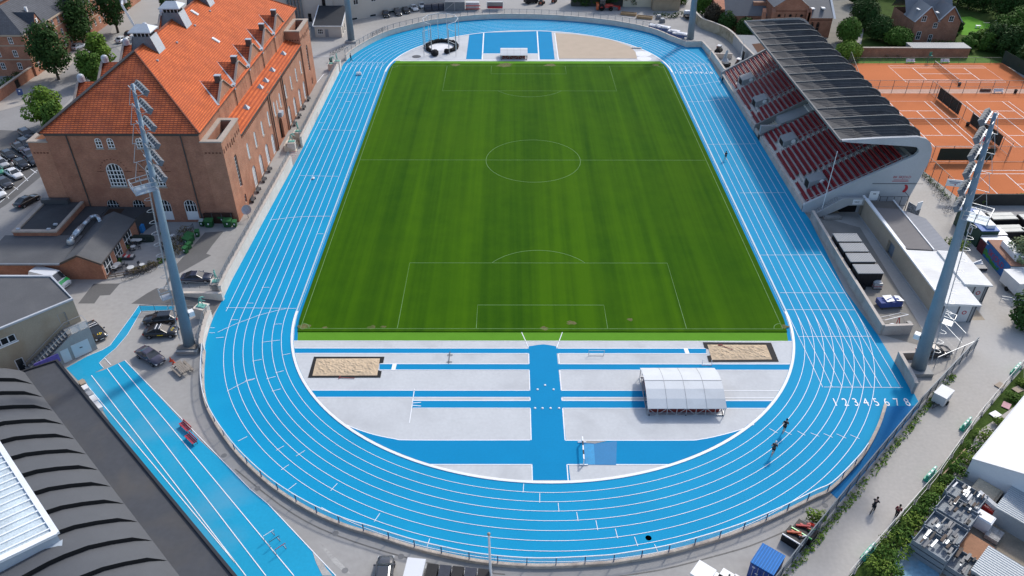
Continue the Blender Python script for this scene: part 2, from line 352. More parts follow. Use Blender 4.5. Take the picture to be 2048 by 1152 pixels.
def smooth_pts(P, n=6):
 """Catmull-Rom through plan points"""
 Q = []
 for i in range(len(P)-1):
  p0, p1, p2, p3 = P[max(i-1, 0)], P[i], P[i+1], P[min(i+2, len(P)-1)]
  for k in range(n):
   t = k/n
   Q.append(tuple(.5*((2*p1[j])+(-p0[j]+p2[j])*t+(2*p0[j]-5*p1[j]+4*p2[j]-p3[j])*t*t+(-p0[j]+3*p1[j]-3*p2[j]+p3[j])*t**3) for j in (0, 1)))
 return Q+[P[-1]]
KA, KC, KBN, KBF, KX = 35.27, 48.4, 31.5, 32.5, .05
def kerb(d, n=64):
 """closed line at distance d outside the kerb (both bends and straights)"""
 P = []
 def arc(s, b):
  for i in range(n+1):
   t = pi*i/n; c, sn = cos(t), sin(t)
   x, y = KA*c, b*sn; nx, ny = c/KA, sn/b; l = hypot(nx, ny)
   P.append((KX+s*(x+d*nx/l), s*(KC+y+d*ny/l)))
 arc(1, KBF); arc(-1, KBN)
 return P
def outer_loop():
 pts = pp(OUT)+pp(OUTR[1:])+pp([FEN[1]])+pp(OUTB[4:])
 return pts
PB = smooth_pts(pp(OUTB), 4)
PL = smooth_pts(pp(OUT), 4)
track = MB().poly(PL+pp(OUTR[1:])+pp([FEN[1], (1658, 983)])+[p for p in PB if p[1] < at(1658, 983)[1]-.01 or p[0] < 0][1:], ZT)
struct('running_track', track, BLUE)
flat('chute_corner', [(1772, 813), (1841, 811), (1681, 1004), (1658, 983), (1730, 908)], ZT+.006, mat('chute_blue', (.004, .15, .38), rough=.75, var=.1, scale=.2, spec=.15))
inner = kerb(-.38)
struct('infield_concrete', MB().poly(inner, ZI), CONC)
ye, yw, yf = at(1075, 664.5)[1], at(1075, 682)[1], at(1050, 122.3)[1]
yg = at(1050, 128)[1]
def clip_band(y0, y1, d=-.42):
 P = [p for p in kerb(d, 160)]
 rr = sorted([(p[1], p[0]) for p in P if p[0] > 0]); ll = sorted([(p[1], p[0]) for p in P if p[0] < 0])
 def xs(tab, y):
  for (ya, xa), (yb, xb) in zip(tab, tab[1:]):
   if ya <= y <= yb: return xa+(xb-xa)*(y-ya)/max(yb-ya, 1e-9)
  return tab[0][1]
 n = 40; ys = [y0+(y1-y0)*i/n for i in range(n+1)]
 return [(xs(ll, y), y) for y in ys]+[(xs(rr, y), y) for y in reversed(ys)]
struct('blue_margin', MB().poly(clip_band(yw, yf), ZI+.006), BLUEB)
struct('turf_strip', MB().poly(clip_band(yw, yf, -.9), ZB), TURF)
GZ = .15; gr = MB().prism(clip_band(ye, yg, -.9), ZB, GZ)
o = struct('pitch_grass', gr, gm)
def band(v0, v1, uL, uR, z=ZB):
 """blue band between two image rows, from column uL to uR; None = kerb"""
 y0, y1 = at(1075, v1)[1], at(1075, v0)[1]; P = clip_band(y0, y1, -.4); n = len(P)//2
 Lf, Rt = P[:n], P[n:]
 if uL is not None: Lf = [(at(uL, v1)[0], y0), (at(uL, v0)[0], y1)]
 if uR is not None: Rt = [(at(uR, v0)[0], y1), (at(uR, v1)[0], y0)]
 return Lf+Rt
bb_ = MB()
for a in ((697, 707, None, 1412), (728.4, 740, 759, None), (781.5, 795, None, 1300), (802, 816.5, 825, None)): bb_.poly(band(*a), ZB)
XL, XR = at(1060, 800)[0], at(1124, 800)[0]
ycut, ytop = -79.4, at(1085, 693)[1]
bb_.poly([(XL, ycut), (XR+.25, ycut), (XR-.25, ytop), (XR-1.2, ytop+.28), ((XL+XR)/2, ytop+.42), (XL+1.2, ytop+.28), (XL, ytop)], ZB+.004)
yt, yb = at(1075, 880.5)[1], at(1075, 929.5)[1]
ring = kerb(-.4, 160)
nearL = [p for p in ring if p[1] < at(680, 846)[1] and p[0] < 0 and p[1] > yb]; nearL.sort(key=lambda p: -p[1])
nearR = [p for p in ring if p[1] < at(1516, 846)[1] and p[0] > 0 and p[1] > yb]; nearR.sort(key=lambda p: p[1])
cL = smooth_pts(pp([(1060, 880.5), (825, 880.5), (790, 878), (750, 870), (715, 859), (690, 849)]), 3)
cR = smooth_pts(pp([(1508, 849), (1480, 860), (1440, 871), (1400, 879), (1360, 881), (1130, 881)]), 3)
bb_.poly(cR+cL+nearL+nearR, ZB+.008)
struct('runup_lanes', bb_, BLUEB)
flat('water_jump_pit', zz([(1455, 75), (1560, 95), (1735, 75), (1728, 266), (1483, 264)], 800, 864, .25), ZB+.016, mat('water_jump_blue', (.002, .175, .40), rough=.6, var=.12, scale=.4))
flat('water_jump_deep_end', zz([(1470, 100), (1550, 100), (1562, 264), (1485, 262)], 800, 864, .25), ZB+.024, mat('water_jump_bright', (.002, .24, .50), rough=.5, var=.2, scale=.5))
flat('water_jump_edge', zz([(1465, 72), (1660, 74), (1560, 95), (1470, 88)], 800, 864, .25), ZB+.030, mat('grey_lip', (.28, .28, .28)))
ln = MB()
def seg(a, b, w=.1, z=ZL): ln.strip([at(*a), at(*b)], w, z)
for v in (682.6, 697, 707.4, 728.2, 740.4, 781.2, 795.2, 801.6, 816.8):
 uL = None
 y = at(1075, v)[1]
 P = clip_band(y-.01, y+.01, -.4); xl, xr = P[0][0], P[-1][0]
 segs = [(xl, XL), (XR, xr)]
 if v in (728.2,): segs = [(at(760, v)[0], XL), (XR, xr)]
 if v in (740.4,): segs = [(at(757, v)[0], XL), (XR, xr)]
 if v in (801.6, 816.8): segs[0] = (at(826, v)[0], XL)
 if v in (697, 707.4): segs[1] = (XR, at(1414, v)[0])
 if v == 682.6: segs = [(xl, xr)]
 for x0, x1 in segs: ln.strip([(x0, y), (x1, y)], .11, ZL)
for va, vb in ((707.4, 728.2), (740.4, 781.2), (795.2, 801.6), (816.8, 880.5), (929.5, 966)):
 for x in (XL, XR): ln.strip([(x, at(1075, va)[1]), (x, at(1075, vb)[1])], .12, ZL)
ln.strip(cL, .11, ZL); ln.strip(cR, .11, ZL)
for x0, x1 in ((at(850, 929.5)[0], XL), (XR, at(1338, 929.5)[0])): ln.strip([(x0, yb), (x1, yb)], .11, ZL)
for c, w_ in ((788, .55), (1373, .55)):
 v0, v1 = (728, 740.5) if c == 788 else (697, 707.5)
 ln.strip([at(c+(1.5 if c == 788 else -2), v0), at(c-(1.5 if c == 788 else -2), v1)], w_, ZL+.004)
for a, b_ in (((829, 778), (819, 846)), ((825, 806.5), (842, 805)), ((825, 811), (842, 812.5)), ((1043, 664.5), (1057, 695)), ((1125, 664.5), (1113.5, 695))): seg(a, b_, .1)
struct('infield_lines', ln, WHITE)
for k, (o4, i4, gap) in enumerate((([(628, 714), (769, 714), (761, 755.8), (616, 756)], [(633, 718), (760, 717.5), (754.5, 751.5), (625, 752)], 'r'),
                  ([(1405.5, 685), (1542, 686), (1557.5, 724), (1417.5, 724.5)], [(1414.5, 690), (1532, 690.5), (1544, 719.5), (1424, 720.5)], 'l'))):
 br = MB(); O, I = pp(o4), pp(i4)
 for j in range(4):
  a, b2, c, d = O[j], O[(j+1) % 4], I[(j+1) % 4], I[j]
  if (gap == 'r' and j == 1) or (gap == 'l' and j == 3):
   f = .3
   for s0, s1 in ((0, f), (1-f, 1)):
    lerp = lambda p, q, t: (p[0]+(q[0]-p[0])*t, p[1]+(q[1]-p[1])*t)
    br.poly([lerp(a, b2, s0), lerp(a, b2, s1), lerp(d, c, s1), lerp(d, c, s0)], ZB+.026)
  else: br.poly([a, b2, c, d], ZB+.026)
 struct('pit_border', br, BLACKR)
 sp = MB(); n = 34; m = 14
 A = [Vector((*p, 0)) for p in I]
 vs = []
 for j in range(m+1):
  for i in range(n+1):
   a, b2 = i/n, j/m
   p = (A[0]*(1-a)+A[1]*a)*(1-b2)+(A[3]*(1-a)+A[2]*a)*b2
   e = min(a, 1-a, b2*.6, (1-b2)*.6)
   vs.append((p.x+rnd(-.05, .05)*(e > 0), p.y+rnd(-.05, .05)*(e > 0), ZB+.03+min(.09, e*.8)*rnd(.25, 1.6)))
 sp.add(vs, [(j*(n+1)+i, j*(n+1)+i+1, (j+1)*(n+1)+i+1, (j+1)*(n+1)+i) for j in range(m) for i in range(n)])
 struct('sand_pit', sp, SAND)
fz = MB()
for q in ([(555, 270), (668, 262), (655, 475), (528, 475)], [(674, 262), (1093, 250), (1106, 430), (664, 430)], [(1100, 250), (1212, 255), (1238, 478), (1118, 478)]):
 fz.poly(pp(zz(q, 800, 0, .25)), ZB)
struct('javelin_runup', fz, BLUEB)
flat('throwing_field', zz([(1242, 266), (1400, 277), (1560, 297), (1700, 325), (1840, 372), (1885, 420), (1897, 470), (1270, 470)], 800, 0, .25), ZB+.03, SANDP)
fl = MB()
for a, b_ in (((670, 262), (658, 477)), ((1097, 250), (1112, 478)), ((658, 431), (1108, 431)), ((528, 479), (1240, 480)), ((1240, 265), (1268, 480)), ((0, 488), (2010, 489))):
 fl.strip(pp(zz([a, b_], 800, 0, .25)), .3, ZL)
struct('far_infield_lines', fl, WHITE)
kq = kerb(-.17, 96); kb = MB().wall(kq[:97], .34, .0, .085).wall(kq[97:], .34, .0, .085)
struct('kerb', kb, mat('kerb_white', (.80, .80, .80), rough=.6, var=.06))
kb3 = MB()
for x_ in (KX+KA-.1, KX-KA+.1): kb3.bb(x_-.1, -KC+.01, 0, x_+.1, KC-.01, .07)
struct('straight_kerb', kb3, mat('kerb_grey', (.46, .55, .62), rough=.6, var=.08))
tm = MB()
LW = .062
for i in range(1, 8):
 tm.strip(kerb(1.25*i, 96), LW, ZL, True)
full = kerb(10.0, 96); tm.strip([p for p in full[:97]], LW, ZL); tm.strip([p for p in full[97:] ][30:] , LW, ZL); tm.strip([full[96], full[97]], LW, ZL)
ys0, ys1 = at(1725, 774.8)[1], at(1380, 126.5)[1]
for i in range(0, 9):
 x = KX+KA+1.25*i; xx = x if i else x+.02
 tm.strip([(xx, ys0), (xx, -KC)], LW, ZL+.001); tm.strip([(xx, KC), (xx, ys1)], LW, ZL+.001)
 if i: tm.strip([(-x+2*KX, KC), (-x+2*KX, at(720, 124.5)[1])], LW, ZL+.001)
 tm.strip([(-x+2*KX+(.12 if i == 0 else 0), -KC), (-x+2*KX+(.12 if i == 0 else 0), KC)], LW, ZL+.002) if i == 0 else None
 if i in (0, 8): tm.strip([(xx, -KC), (xx, KC)], LW, ZL+.002)
def polyz(lst, u0, v0, k, w=LW): tm.strip(pp(zz(lst, u0, v0, k)), w, ZL+.003)
e = .125
for l in ([(422, 446), (1535, 459)], [(1370, 465), (1240, 490), (1080, 530), (920, 575), (765, 635), (600, 695), (430, 770), (285, 840)], [(990, 122), (1110, 122)], [(745, 373), (855, 373)], [(487, 640), (610, 640)], [(258, 930), (385, 920)], [(1180, 712), (1310, 705)], [(990, 1000), (1280, 965)], [(165, 768), (240, 768)], [(150, 848), (240, 848)]): polyz(l, 400, 560, e)
for l in ([(1315, 565), (1445, 540)], [(840, 662), (985, 635)], [(1210, 848), (1340, 815)], [(1065, 945), (1210, 908)], [(725, 975), (880, 938)], [(430, 1145), (570, 1070), (725, 990), (880, 945)], [(1150, 1145), (1295, 1105)]): polyz(l, 400, 640, e)
for l in ([(945, 172), (1580, 185)], [(480, 885), (600, 870), (735, 852), (860, 840), (985, 832), (1100, 826), (1210, 823), (1330, 822), (1445, 822)], [(1230, 1103), (1335, 1105)]): polyz(l, 480, 330, e)
for l in ([(655, 478), (1215, 492)], [(620, 365), (690, 367)], [(755, 65), (840, 67)], [(770, 243), (840, 247)], [(910, 135), (985, 137)], [(1050, 27), (1130, 30)]): polyz(l, 560, 200, e)
for l in ([(310, 195), (925, 200)], [(130, 685), (645, 690)], [(215, 340), (285, 342)], [(350, 255), (410, 257)], [(485, 460), (570, 465)], [(610, 367), (685, 369)], [(735, 272), (805, 274)], [(750, 435), (800, 436)], [(640, 520), (705, 522)], [(365, 555), (435, 558)], [(515, 622), (575, 624)], [(235, 655), (305, 658)], [(385, 715), (455, 718)], [(105, 757), (180, 760)], [(250, 825), (325, 828)], [(115, 935), (180, 938)], [(520, 160), (570, 162)], [(680, 85), (740, 88)]): polyz(l, 660, 100, e)
for l in ([(305, 75), (378, 38)], [(610, 150), (672, 113)], [(650, 305), (712, 263)], [(708, 462), (772, 412)], [(770, 195), (840, 150)], [(1045, 472), (1100, 412)], [(1395, 718), (1440, 652)], [(1815, 925), (1838, 855)]): polyz(l, 400, 864, .25)
for l in ([(985, 485), (990, 415)], [(1118, 567), (1118, 492)], [(1272, 640), (1265, 568)], [(1425, 715), (1413, 642)], [(1582, 788), (1567, 710)], [(1742, 852), (1722, 776)], [(1902, 915), (1875, 840)]): polyz(l, 800, 864, .25)
polyz([(470, 975), (435, 900)], 1200, 864, .25)
for l in ([(10, 830), (75, 865)], [(130, 850), (187, 880)], [(235, 850), (297, 885)], [(340, 865), (408, 893)], [(445, 870), (517, 902)], [(548, 873), (625, 908)], [(657, 880), (733, 913)], [(447, 498), (1080, 502)], [(240, 95), (828, 92)]): polyz(l, 1536, 650, .25)
for l in ([(960, 208), (1990, 210)], [(1060, 478), (2170, 482)]): polyz(l, 1440, 560, e)
for l in ([(325, 1045), (1305, 1040)], [(0, 50), (715, 45)]): polyz(l, 1480, 380, e)
polyz([(65, 357), (445, 352)], 1400, 200, .25)
for l in ([(640, 695), (700, 690), (760, 685), (830, 672), (890, 660), (950, 650)], [(700, 815), (770, 815), (860, 808), (930, 800), (1025, 785)], [(555, 507), (890, 507)], [(480, 418), (520, 415)], [(575, 412), (645, 378)], [(530, 455), (585, 452)], [(240, 292), (258, 284)], [(90, 245), (105, 236)], [(345, 352), (390, 338)], [(610, 565), (840, 515)]): polyz(l, 1200, 0, .25)
struct('track_lines', tm, WHITE)
nm = MB()
for i in range(8):
 t = text_mb(str(i+1), 1.95); x, y = at(1670+20.6*i, 805.5)
 t.xf(Matrix.Translation((x, y, ZL+.004)) @ Matrix.Diagonal((.68, 1, 1, 1))); nm.add(t.v, t.f)
 t = text_mb(str(i+1), 1.9); x, y = KX+KA+.62+1.25*i, at(1380, 145.5)[1]
 t.xf(Matrix.Translation((x, y, ZL+.004)) @ Matrix.Rotation(pi, 4, 'Z') @ Matrix.Diagonal((.75, 1, 1, 1))); nm.add(t.v, t.f)
struct('lane_numbers', nm, WHITE)
pl = MB(); W_, H_ = 33.0, 52.5; gz = GZ+.004
xtl, xtr = at(604, 650)[0], at(1561, 650)[0]
ytop_ = 52.3
def pr_(pts, cl=False): pl.strip(pts, .09, gz, cl)
pr_([(xtl, -52.5), (xtr, -52.5)]); pr_([(xtl, ytop_), (xtr, ytop_)]); pr_([(xtl, -52.5), (xtl, ytop_)]); pr_([(xtr, -52.5), (xtr, ytop_)]); pr_([(xtl, 0), (xtr, 0)])
pr_([(9.15*cos(2*pi*i/72), 9.15*sin(2*pi*i/72)) for i in range(72)], True)
for s, yy in ((-1, -52.5), (1, ytop_)):
 pr_([(-20.16, yy), (-20.16, yy-s*16.5), (20.16, yy-s*16.5), (20.16, yy)]); pr_([(-9.16, yy), (-9.16, yy-s*5.5), (9.16, yy-s*5.5), (9.16, yy)])
 a0 = math.acos(5.5/9.15); pr_([(9.15*sin(-a0+2*a0*i/24), yy-s*(11+9.15*cos(-a0+2*a0*i/24))) for i in range(25)])
 for sx_, xx in ((1, xtl), (-1, xtr)): pr_([(xx+sx_*1.2*cos(pi/2*i/8), yy-s*1.2*sin(pi/2*i/8)) for i in range(9)])
struct('pitch_lines', pl, LINEW)
wp = MB()
for u, v, r in ((608, 655, .9), (650, 657, .4), (744, 656, .6), (767, 655, .4), (1143, 647, .7), (1260, 641, .5), (1088, 658, .6), (1569, 655, .6), (1100, 131, 1.6), (910, 131, 1.2), (1010, 131, 2.2), (1310, 131, .9)):
 x, y = at(u, v); wp.add([(x+r*rnd(.55, 1.25)*cos(a*pi/7), y+r*.8*rnd(.5, 1.2)*sin(a*pi/7), GZ+.002) for a in range(14)], [tuple(range(14))])
struct('bare_patches', wp, mat('bare_earth', (.13, .125, .045), rough=1, var=.5, scale=2, fine=9, stain=(.035, .095, .004), stain_amt=1))
flat('warmup_lane', [(165, 752), (205, 741), (250, 720.5), (330, 806), (400, 881), (462, 939), (500, 978), (536, 1008), (671, 1152), (720, 1200), (430, 1200)], ZT, BLUEW)
flat('blue_path', zz([(1395, 450), (1110, 447), (1060, 520), (880, 765), (820, 800), (700, 850), (530, 945), (640, 1060), (700, 1010), (830, 945), (795, 905), (840, 860), (930, 785), (1020, 680), (1130, 490), (1390, 482)], 0, 500, .25), ZT+.004, BLUEW)
wl = MB()
for a, b_ in (((183, 751), (492, 1152)), ((214, 737), (532, 1152)), ((237, 728), (588, 1152)), ((250, 721), (500, 978)), ((165, 760), (470, 1125)), ((536, 1008), (672, 1152)), ((500, 978), (536, 1008)), ((209, 716), (222, 730))):
 wl.strip([at(*a), at(*b_)], .09, ZL)
wl.strip(pp(zz([(1110, 447), (1060, 520), (880, 765), (820, 800), (700, 850)], 0, 500, .25)), .06, ZL)
wl.strip(pp(zz([(1390, 482), (1130, 490), (1020, 680), (930, 785), (840, 860), (795, 905), (830, 945)], 0, 500, .25)), .06, ZL)
struct('lane_lines', wl, WHITE)
flat('court_path', [(1690, 179), (2060, 178), (2060, 187), (1690, 187)], .022, mat('pale_court_path', (.52, .33, .25), rough=.95, var=.15))
BRICK = brick_mat('red_brick', (.42, .175, .105), (.31, .12, .078), (.36, .26, .19), var=.22, stain=(.24, .10, .07), samt=.5)
BRICK_SUN = brick_mat('sunlit_brick', (.46, .205, .125), (.37, .15, .095), (.40, .28, .20), var=.2, stain=(.30, .135, .09), samt=.5)  # same red brick, sunlight put into its colour for turrets, aisles and dormers
TILE = brick_mat('orange_tiles', (.62, .155, .045), (.50, .115, .035), (.34, .07, .025), w=.6, h=.21, msize=.05, var=.18, rough=.8, stain=(.36, .09, .045), samt=.35)
TILED = brick_mat('weathered_tiles', (.66, .17, .055), (.50, .12, .045), (.20, .05, .03), w=.6, h=.21, msize=.05, var=.3, rough=.8, stain=(.22, .075, .05), samt=.65)
LEAD = mat('lead_sheet', (.42, .46, .51), rough=.45, var=.15, scale=.8, metal=.1)
LEADD = mat('dark_lead', (.16, .18, .21), rough=.5, var=.25, scale=.8)
STONE = mat('coping_stone', (.40, .34, .29), rough=.9, var=.2, scale=.8)
GUTTER = mat('dark_gutter', (.075, .065, .06), rough=.6, var=.2)
BITUM = mat('roofing_felt', (.055, .056, .060), rough=.9, var=.22, scale=.35, stain=(.10, .10, .10), stain_amt=.6)
BITUM2 = mat('grey_roofing_felt', (.10, .102, .108), rough=.85, var=.18, scale=.3, stain=(.15, .15, .15), stain_amt=.6)
SLATE = brick_mat('slate_roof', (.085, .09, .105), (.065, .07, .082), (.045, .048, .055), w=.5, h=.22, msize=.03, var=.2, rough=.6)
FRAMEW = mat('white_window_frame', (.78, .79, .80), rough=.5, var=.04)
FRAMED = mat('dark_frame', (.05, .05, .055), rough=.5)
GLASS = glass_mat()
BLIND = mat('window_blind', (.55, .58, .61), rough=.5, var=.2, scale=1.5)
DARK = mat('dark_opening', (.012, .011, .011), rough=.8, var=.3)
STEEL = mat('galvanised_steel', (.42, .44, .46), rough=.45, metal=.35, var=.15, scale=1.5)
STEELD = mat('dark_steel', (.085, .09, .10), rough=.5, metal=.3, var=.2)
BLACKM = mat('black_metal', (.015, .016, .018), rough=.45, var=.2)
def face2d(O, U):
 """maps wall coordinates (s along the wall, z up) to space; U = unit direction in plan. outward = right of U"""
 O = Vector((O[0], O[1], O[2] if len(O) > 2 else 0)); U = Vector((U[0], U[1], 0)).normalized(); Nn = Vector((U.y, -U.x, 0))
 return lambda s, z, d=0.0: O+U*s+Vector((0, 0, z))+Nn*d
def arch_pts(s, z0, w, z1, n=9, kind='arch'):
 """outline of an opening, counter-clockwise, sill centre s"""
 h = w/2
 if kind == 'rect': return [(s-h, z0), (s+h, z0), (s+h, z1), (s-h, z1)]
 r = h if kind == 'arch' else h*1.0; rise = h if kind == 'arch' else w*.14
 P = [(s-h, z0), (s+h, z0)]
 for i in range(n+1):
  a = pi*i/n; P.append((s+h*cos(a), z1-rise+rise*sin(a)))
 return P
def wall_open(mb, fn, outline, holes, depth=.35):
 polys = [[Vector((p[0], p[1], 0)) for p in outline]]+[[Vector((p[0], p[1], 0)) for p in h[::-1]] for h in holes]
 allp = [p for q in polys for p in q]
 tris = tessellate_polygon(polys)
 fs = []
 for t in tris:
  a, b, c = (allp[i] for i in t); fs.append(t if (b-a).cross(c-a).z >= 0 else t[::-1])
 mb.add([fn(p.x, p.y) for p in allp], fs)
 for h in holes:
  n = len(h)
  mb.add([fn(p[0], p[1]) for p in h]+[fn(p[0], p[1], -depth) for p in h], [(i, n+i, n+(i+1) % n, (i+1) % n) for i in range(n)])
def add_window(parent, fn, s, z0, w, z1, depth=.22, kind='arch', cols=2, rows=3, frame=None, glass=None, bar=.07, edge=.1, name='window', pane='pane', solid_to=None, sill=None):
 """window part (frame and glazing bars) with its pane as a sub-part, set back into the wall"""
 P = arch_pts(s, z0, w, z1, kind=kind); mb = MB(); n = len(P)
 cx, cz = s, (z0+z1)/2
 Q = [(p[0]+(edge if p[0] < s-1e-6 else -edge if p[0] > s+1e-6 else 0)*min(1, abs(p[0]-s)/(w/2)*1.0), p[1]+(edge if p[1] < z0+1e-6 else -edge*max(.0, min(1, (p[1]-(z1-w/2))/(w/2))) if kind != 'rect' else (-edge if p[1] > z1-1e-6 else 0))) for p in P]
 mb.add([fn(p[0], p[1], -depth+.05) for p in P]+[fn(q[0], q[1], -depth+.05) for q in Q], [(i, (i+1) % n, n+(i+1) % n, n+i) for i in range(n)])
 rise = w/2 if kind == 'arch' else (0 if kind == 'rect' else w*.14)
 def top(sx):
  if kind == 'rect': return z1
  k = max(0, 1-((sx-s)/(w/2))**2); return z1-rise+rise*sqrt(k)
 dd = -depth+.06
 for i in range(1, cols):
  x = s-w/2+w*i/cols; mb.add([fn(x-bar/2, z0, dd), fn(x+bar/2, z0, dd), fn(x+bar/2, top(x), dd), fn(x-bar/2, top(x), dd)], [(0, 1, 2, 3)])
 zt = z1-rise if rows > 1 else z1
 for j in range(1, rows+(1 if kind == 'arch' else 0)):
  z = z0+(zt-z0)*j/rows; mb.add([fn(s-w/2, z-bar/2, dd+.01), fn(s+w/2, z-bar/2, dd+.01), fn(s+w/2, z+bar/2, dd+.01), fn(s-w/2, z+bar/2, dd+.01)], [(0, 1, 2, 3)])
 if solid_to: mb.add([fn(s-w/2+.03, z0, dd+.02), fn(s+w/2-.03, z0, dd+.02), fn(s+w/2-.03, solid_to, dd+.02), fn(s-w/2+.03, solid_to, dd+.02)], [(0, 1, 2, 3)])
 wnd = mb.build(name, frame or FRAMEW, parent, abs_=True)
 g = MB(); g.add([fn(p[0], p[1], -depth) for p in P], [tuple(range(n))])
 g.build(pane, glass or GLASS, wnd, abs_=True)
 if sill:
  sl = MB(); a, b_, c, d = fn(s-w/2-.12, z0-.16, .1), fn(s+w/2+.12, z0-.16, .1), fn(s+w/2+.12, z0, .1), fn(s-w/2-.12, z0, .1)
  a2, b2, c2, d2 = fn(s-w/2-.12, z0-.16, -.1), fn(s+w/2+.12, z0-.16, -.1), fn(s+w/2+.12, z0, -depth), fn(s-w/2-.12, z0, -depth)
  sl.add([a, b_, c, d, a2, b2, c2, d2], [(0, 1, 2, 3), (3, 2, 6, 7), (0, 4, 5, 1), (1, 5, 6, 2), (0, 3, 7, 4)])
  sl.build('sill', sill, wnd, abs_=True)
 return wnd
hall = thing('sports_hall', 'large red brick sports hall under an orange tiled hipped roof with gabled dormers', 'hall', (-65.8, 10, 0))
HX0, HX1, HY0, HY1, HE, HR = -78.0, -53.7, -23.34, 43.9, 16.3, 25.1
hw = MB()
fn = face2d((HX0, HY0), (1, 0)); LW_ = HX1-HX0
H = []; front = []
for xc in (-68.82, -62.44): front.append((xc-HX0, 6.65, 2.8, 10.95, 'big'))
for xc in (-69.9, -68.0, -63.42, -61.55): front.append((xc-HX0, 13.56, 1.1, 15.35, 'small'))
for xc in (-62.3, -58.05): front.append((xc-HX0, .35, 2.1, 4.25, 'door'))
for xc in (-70.9, -66.6): front.append((xc-HX0, .35, 2.1, 4.25, 'gate'))
wall_open(hw, fn, [(0, 0), (LW_, 0), (LW_, HE), (0, HE)], [arch_pts(s, a, w_, b_) for s, a, w_, b_, k in front], .35)
fr = face2d((HX1, HY0), (0, 1)); hw.add([fr(0, 0), fr(HY1-HY0, 0), fr(HY1-HY0, HE), fr(0, HE)], [(0, 1, 2, 3)])
fb = face2d((HX1, HY1), (-1, 0)); hw.add([fb(0, 0), fb(LW_, 0), fb(LW_, HE), fb(0, HE)], [(0, 1, 2, 3)])
fl_ = face2d((HX0, HY1), (0, -1)); hw.add([fl_(0, 0), fl_(HY1-HY0, 0), fl_(HY1-HY0, HE), fl_(0, HE)], [(0, 1, 2, 3)])
hw.build('wall', BRICK, hall, abs_=True)
for s, a, w_, b_, k in front:
 if k == 'big': add_window(hall, fn, s, a, w_, b_, .22, cols=5, rows=4, bar=.15, edge=.2, sill=STONE)
 elif k == 'small': add_window(hall, fn, s, a, w_, b_, .12, cols=2, rows=2, bar=.13, edge=.15, sill=STONE)
 elif k == 'door': add_window(hall, fn, s, a, w_, b_, .22, cols=4, rows=2, bar=.1, edge=.16, name='door', pane='fanlight', solid_to=2.0)
 else: add_window(hall, fn, s, a, w_, b_, .30, cols=4, rows=2, bar=.07)
orn = MB()
for xc in (-68.82, -62.44):     # dotted brick arches over the two tall windows
 for i in range(13):
  a = pi*i/12; p = fn(xc-HX0+2.15*cos(a), 9.55+2.15*sin(a), .02); orn.box(p, (.16, .05, .16))
 orn.box(fn(xc-HX0, 9.5, .01)+Vector((-2.2, 0, 0)), (1.2, .06, .1)); orn.box(fn(xc-HX0, 9.5, .01)+Vector((2.2, 0, 0)), (1.2, .06, .1))
orn.build('brick_arch', mat('dark_brick', (.15, .06, .04), rough=.9), hall, abs_=True)
gt = MB()
gt.bb(HX0-.45, HY0-.5, HE-.12, HX1+.3, HY0-.12, HE+.12); gt.bb(HX0-.1, HY0-.1, HE-.55, HX1+.03, HY0-.003, HE-.12)
for a, b_ in ((HX1+.05, HX1+.38), (HX0-.38, HX0-.05)): gt.bb(a, HY0-.1, HE-.12, b_, HY1, HE+.12)
gt.bb(HX0, HY1+.02, HE-.12, HX1, HY1+.35, HE+.12)
gt.build('gutter', GUTTER, hall, abs_=True)
for xc in (-74.6, -56.57):
 MB().tube((xc, HY0-.1, .2), (xc, HY0-.1, HE-.3), .1).build('downpipe', GUTTER, hall, abs_=True)
RX0, RX1, RY0, RY1, RZ = HX0-.55, HX1+.45, HY0-.6, HY1+.4, HE+.08
RXM = (RX0+RX1)/2; HIP = RXM-RX0; A_, B_ = (RXM, RY0+HIP, HR), (RXM, RY1-HIP, HR)
SL = (HR-RZ)/HIP
rf = MB()
rf.add([(RX1, RY0, RZ), (RX1, RY1, RZ), B_, A_, (RX0, RY0, RZ), (RX0, RY1, RZ)], [(0, 1, 2, 3), (5, 4, 3, 2), (1, 5, 2)])
roof = rf.build('roof', TILE, hall, abs_=True)
h2 = MB().add([(RX0, RY0, RZ), (RX1, RY0, RZ), A_], [(0, 1, 2)]); h2.build('hip_slope', TILED, roof, abs_=True)
rg = MB();
for p, q in ((A_, B_), ((RX0, RY0, RZ), A_), ((RX1, RY0, RZ), A_), ((RX1, RY1, RZ), B_), ((RX0, RY1, RZ), B_)): rg.tube((p[0], p[1], p[2]+.05), (q[0], q[1], q[2]+.05), .16, n=6)
MB().bar((RX0-.1, RY0, RZ+.15), (RXM-.1, RY0+HIP, HR+.15), .7, .12).build('hip_flashing', GUTTER, roof, abs_=True); rg.build('ridge_tiles', mat('ridge_tile', (.22, .07, .04), rough=.85, var=.4, scale=2), roof, abs_=True)
def on_slope(u, v):
 z = 20.0
 for _ in range(30):
  x, y = at(u, v, z); z = HR-SL*abs(x-RXM)
 return x, y, z
for u, v in ((432, 81), (389, 24.5)):
 x, y, z = on_slope(u, v); sk = MB()
 t = Matrix.Translation((x, y, z+.08)) @ Matrix.Rotation(math.atan(SL), 4, 'Y'); sk.box((0, 0, 0), (1.5, .8, .16)); sk.xf(t)
 s_ = sk.build('skylight', FRAMEW, roof, abs_=True); g = MB().box((0, 0, .06), (1.3, .62, .14)); g.xf(t); g.build('pane', BLIND, s_, abs_=True)
for u, v in ((420, 22), (390, 51), (354, 85), (315, 121)):
 x, y, z = on_slope(u, v); MB().box((x, y, z+.12), (.3, .3, .24)).build('roof_vent', LEAD, roof, abs_=True)
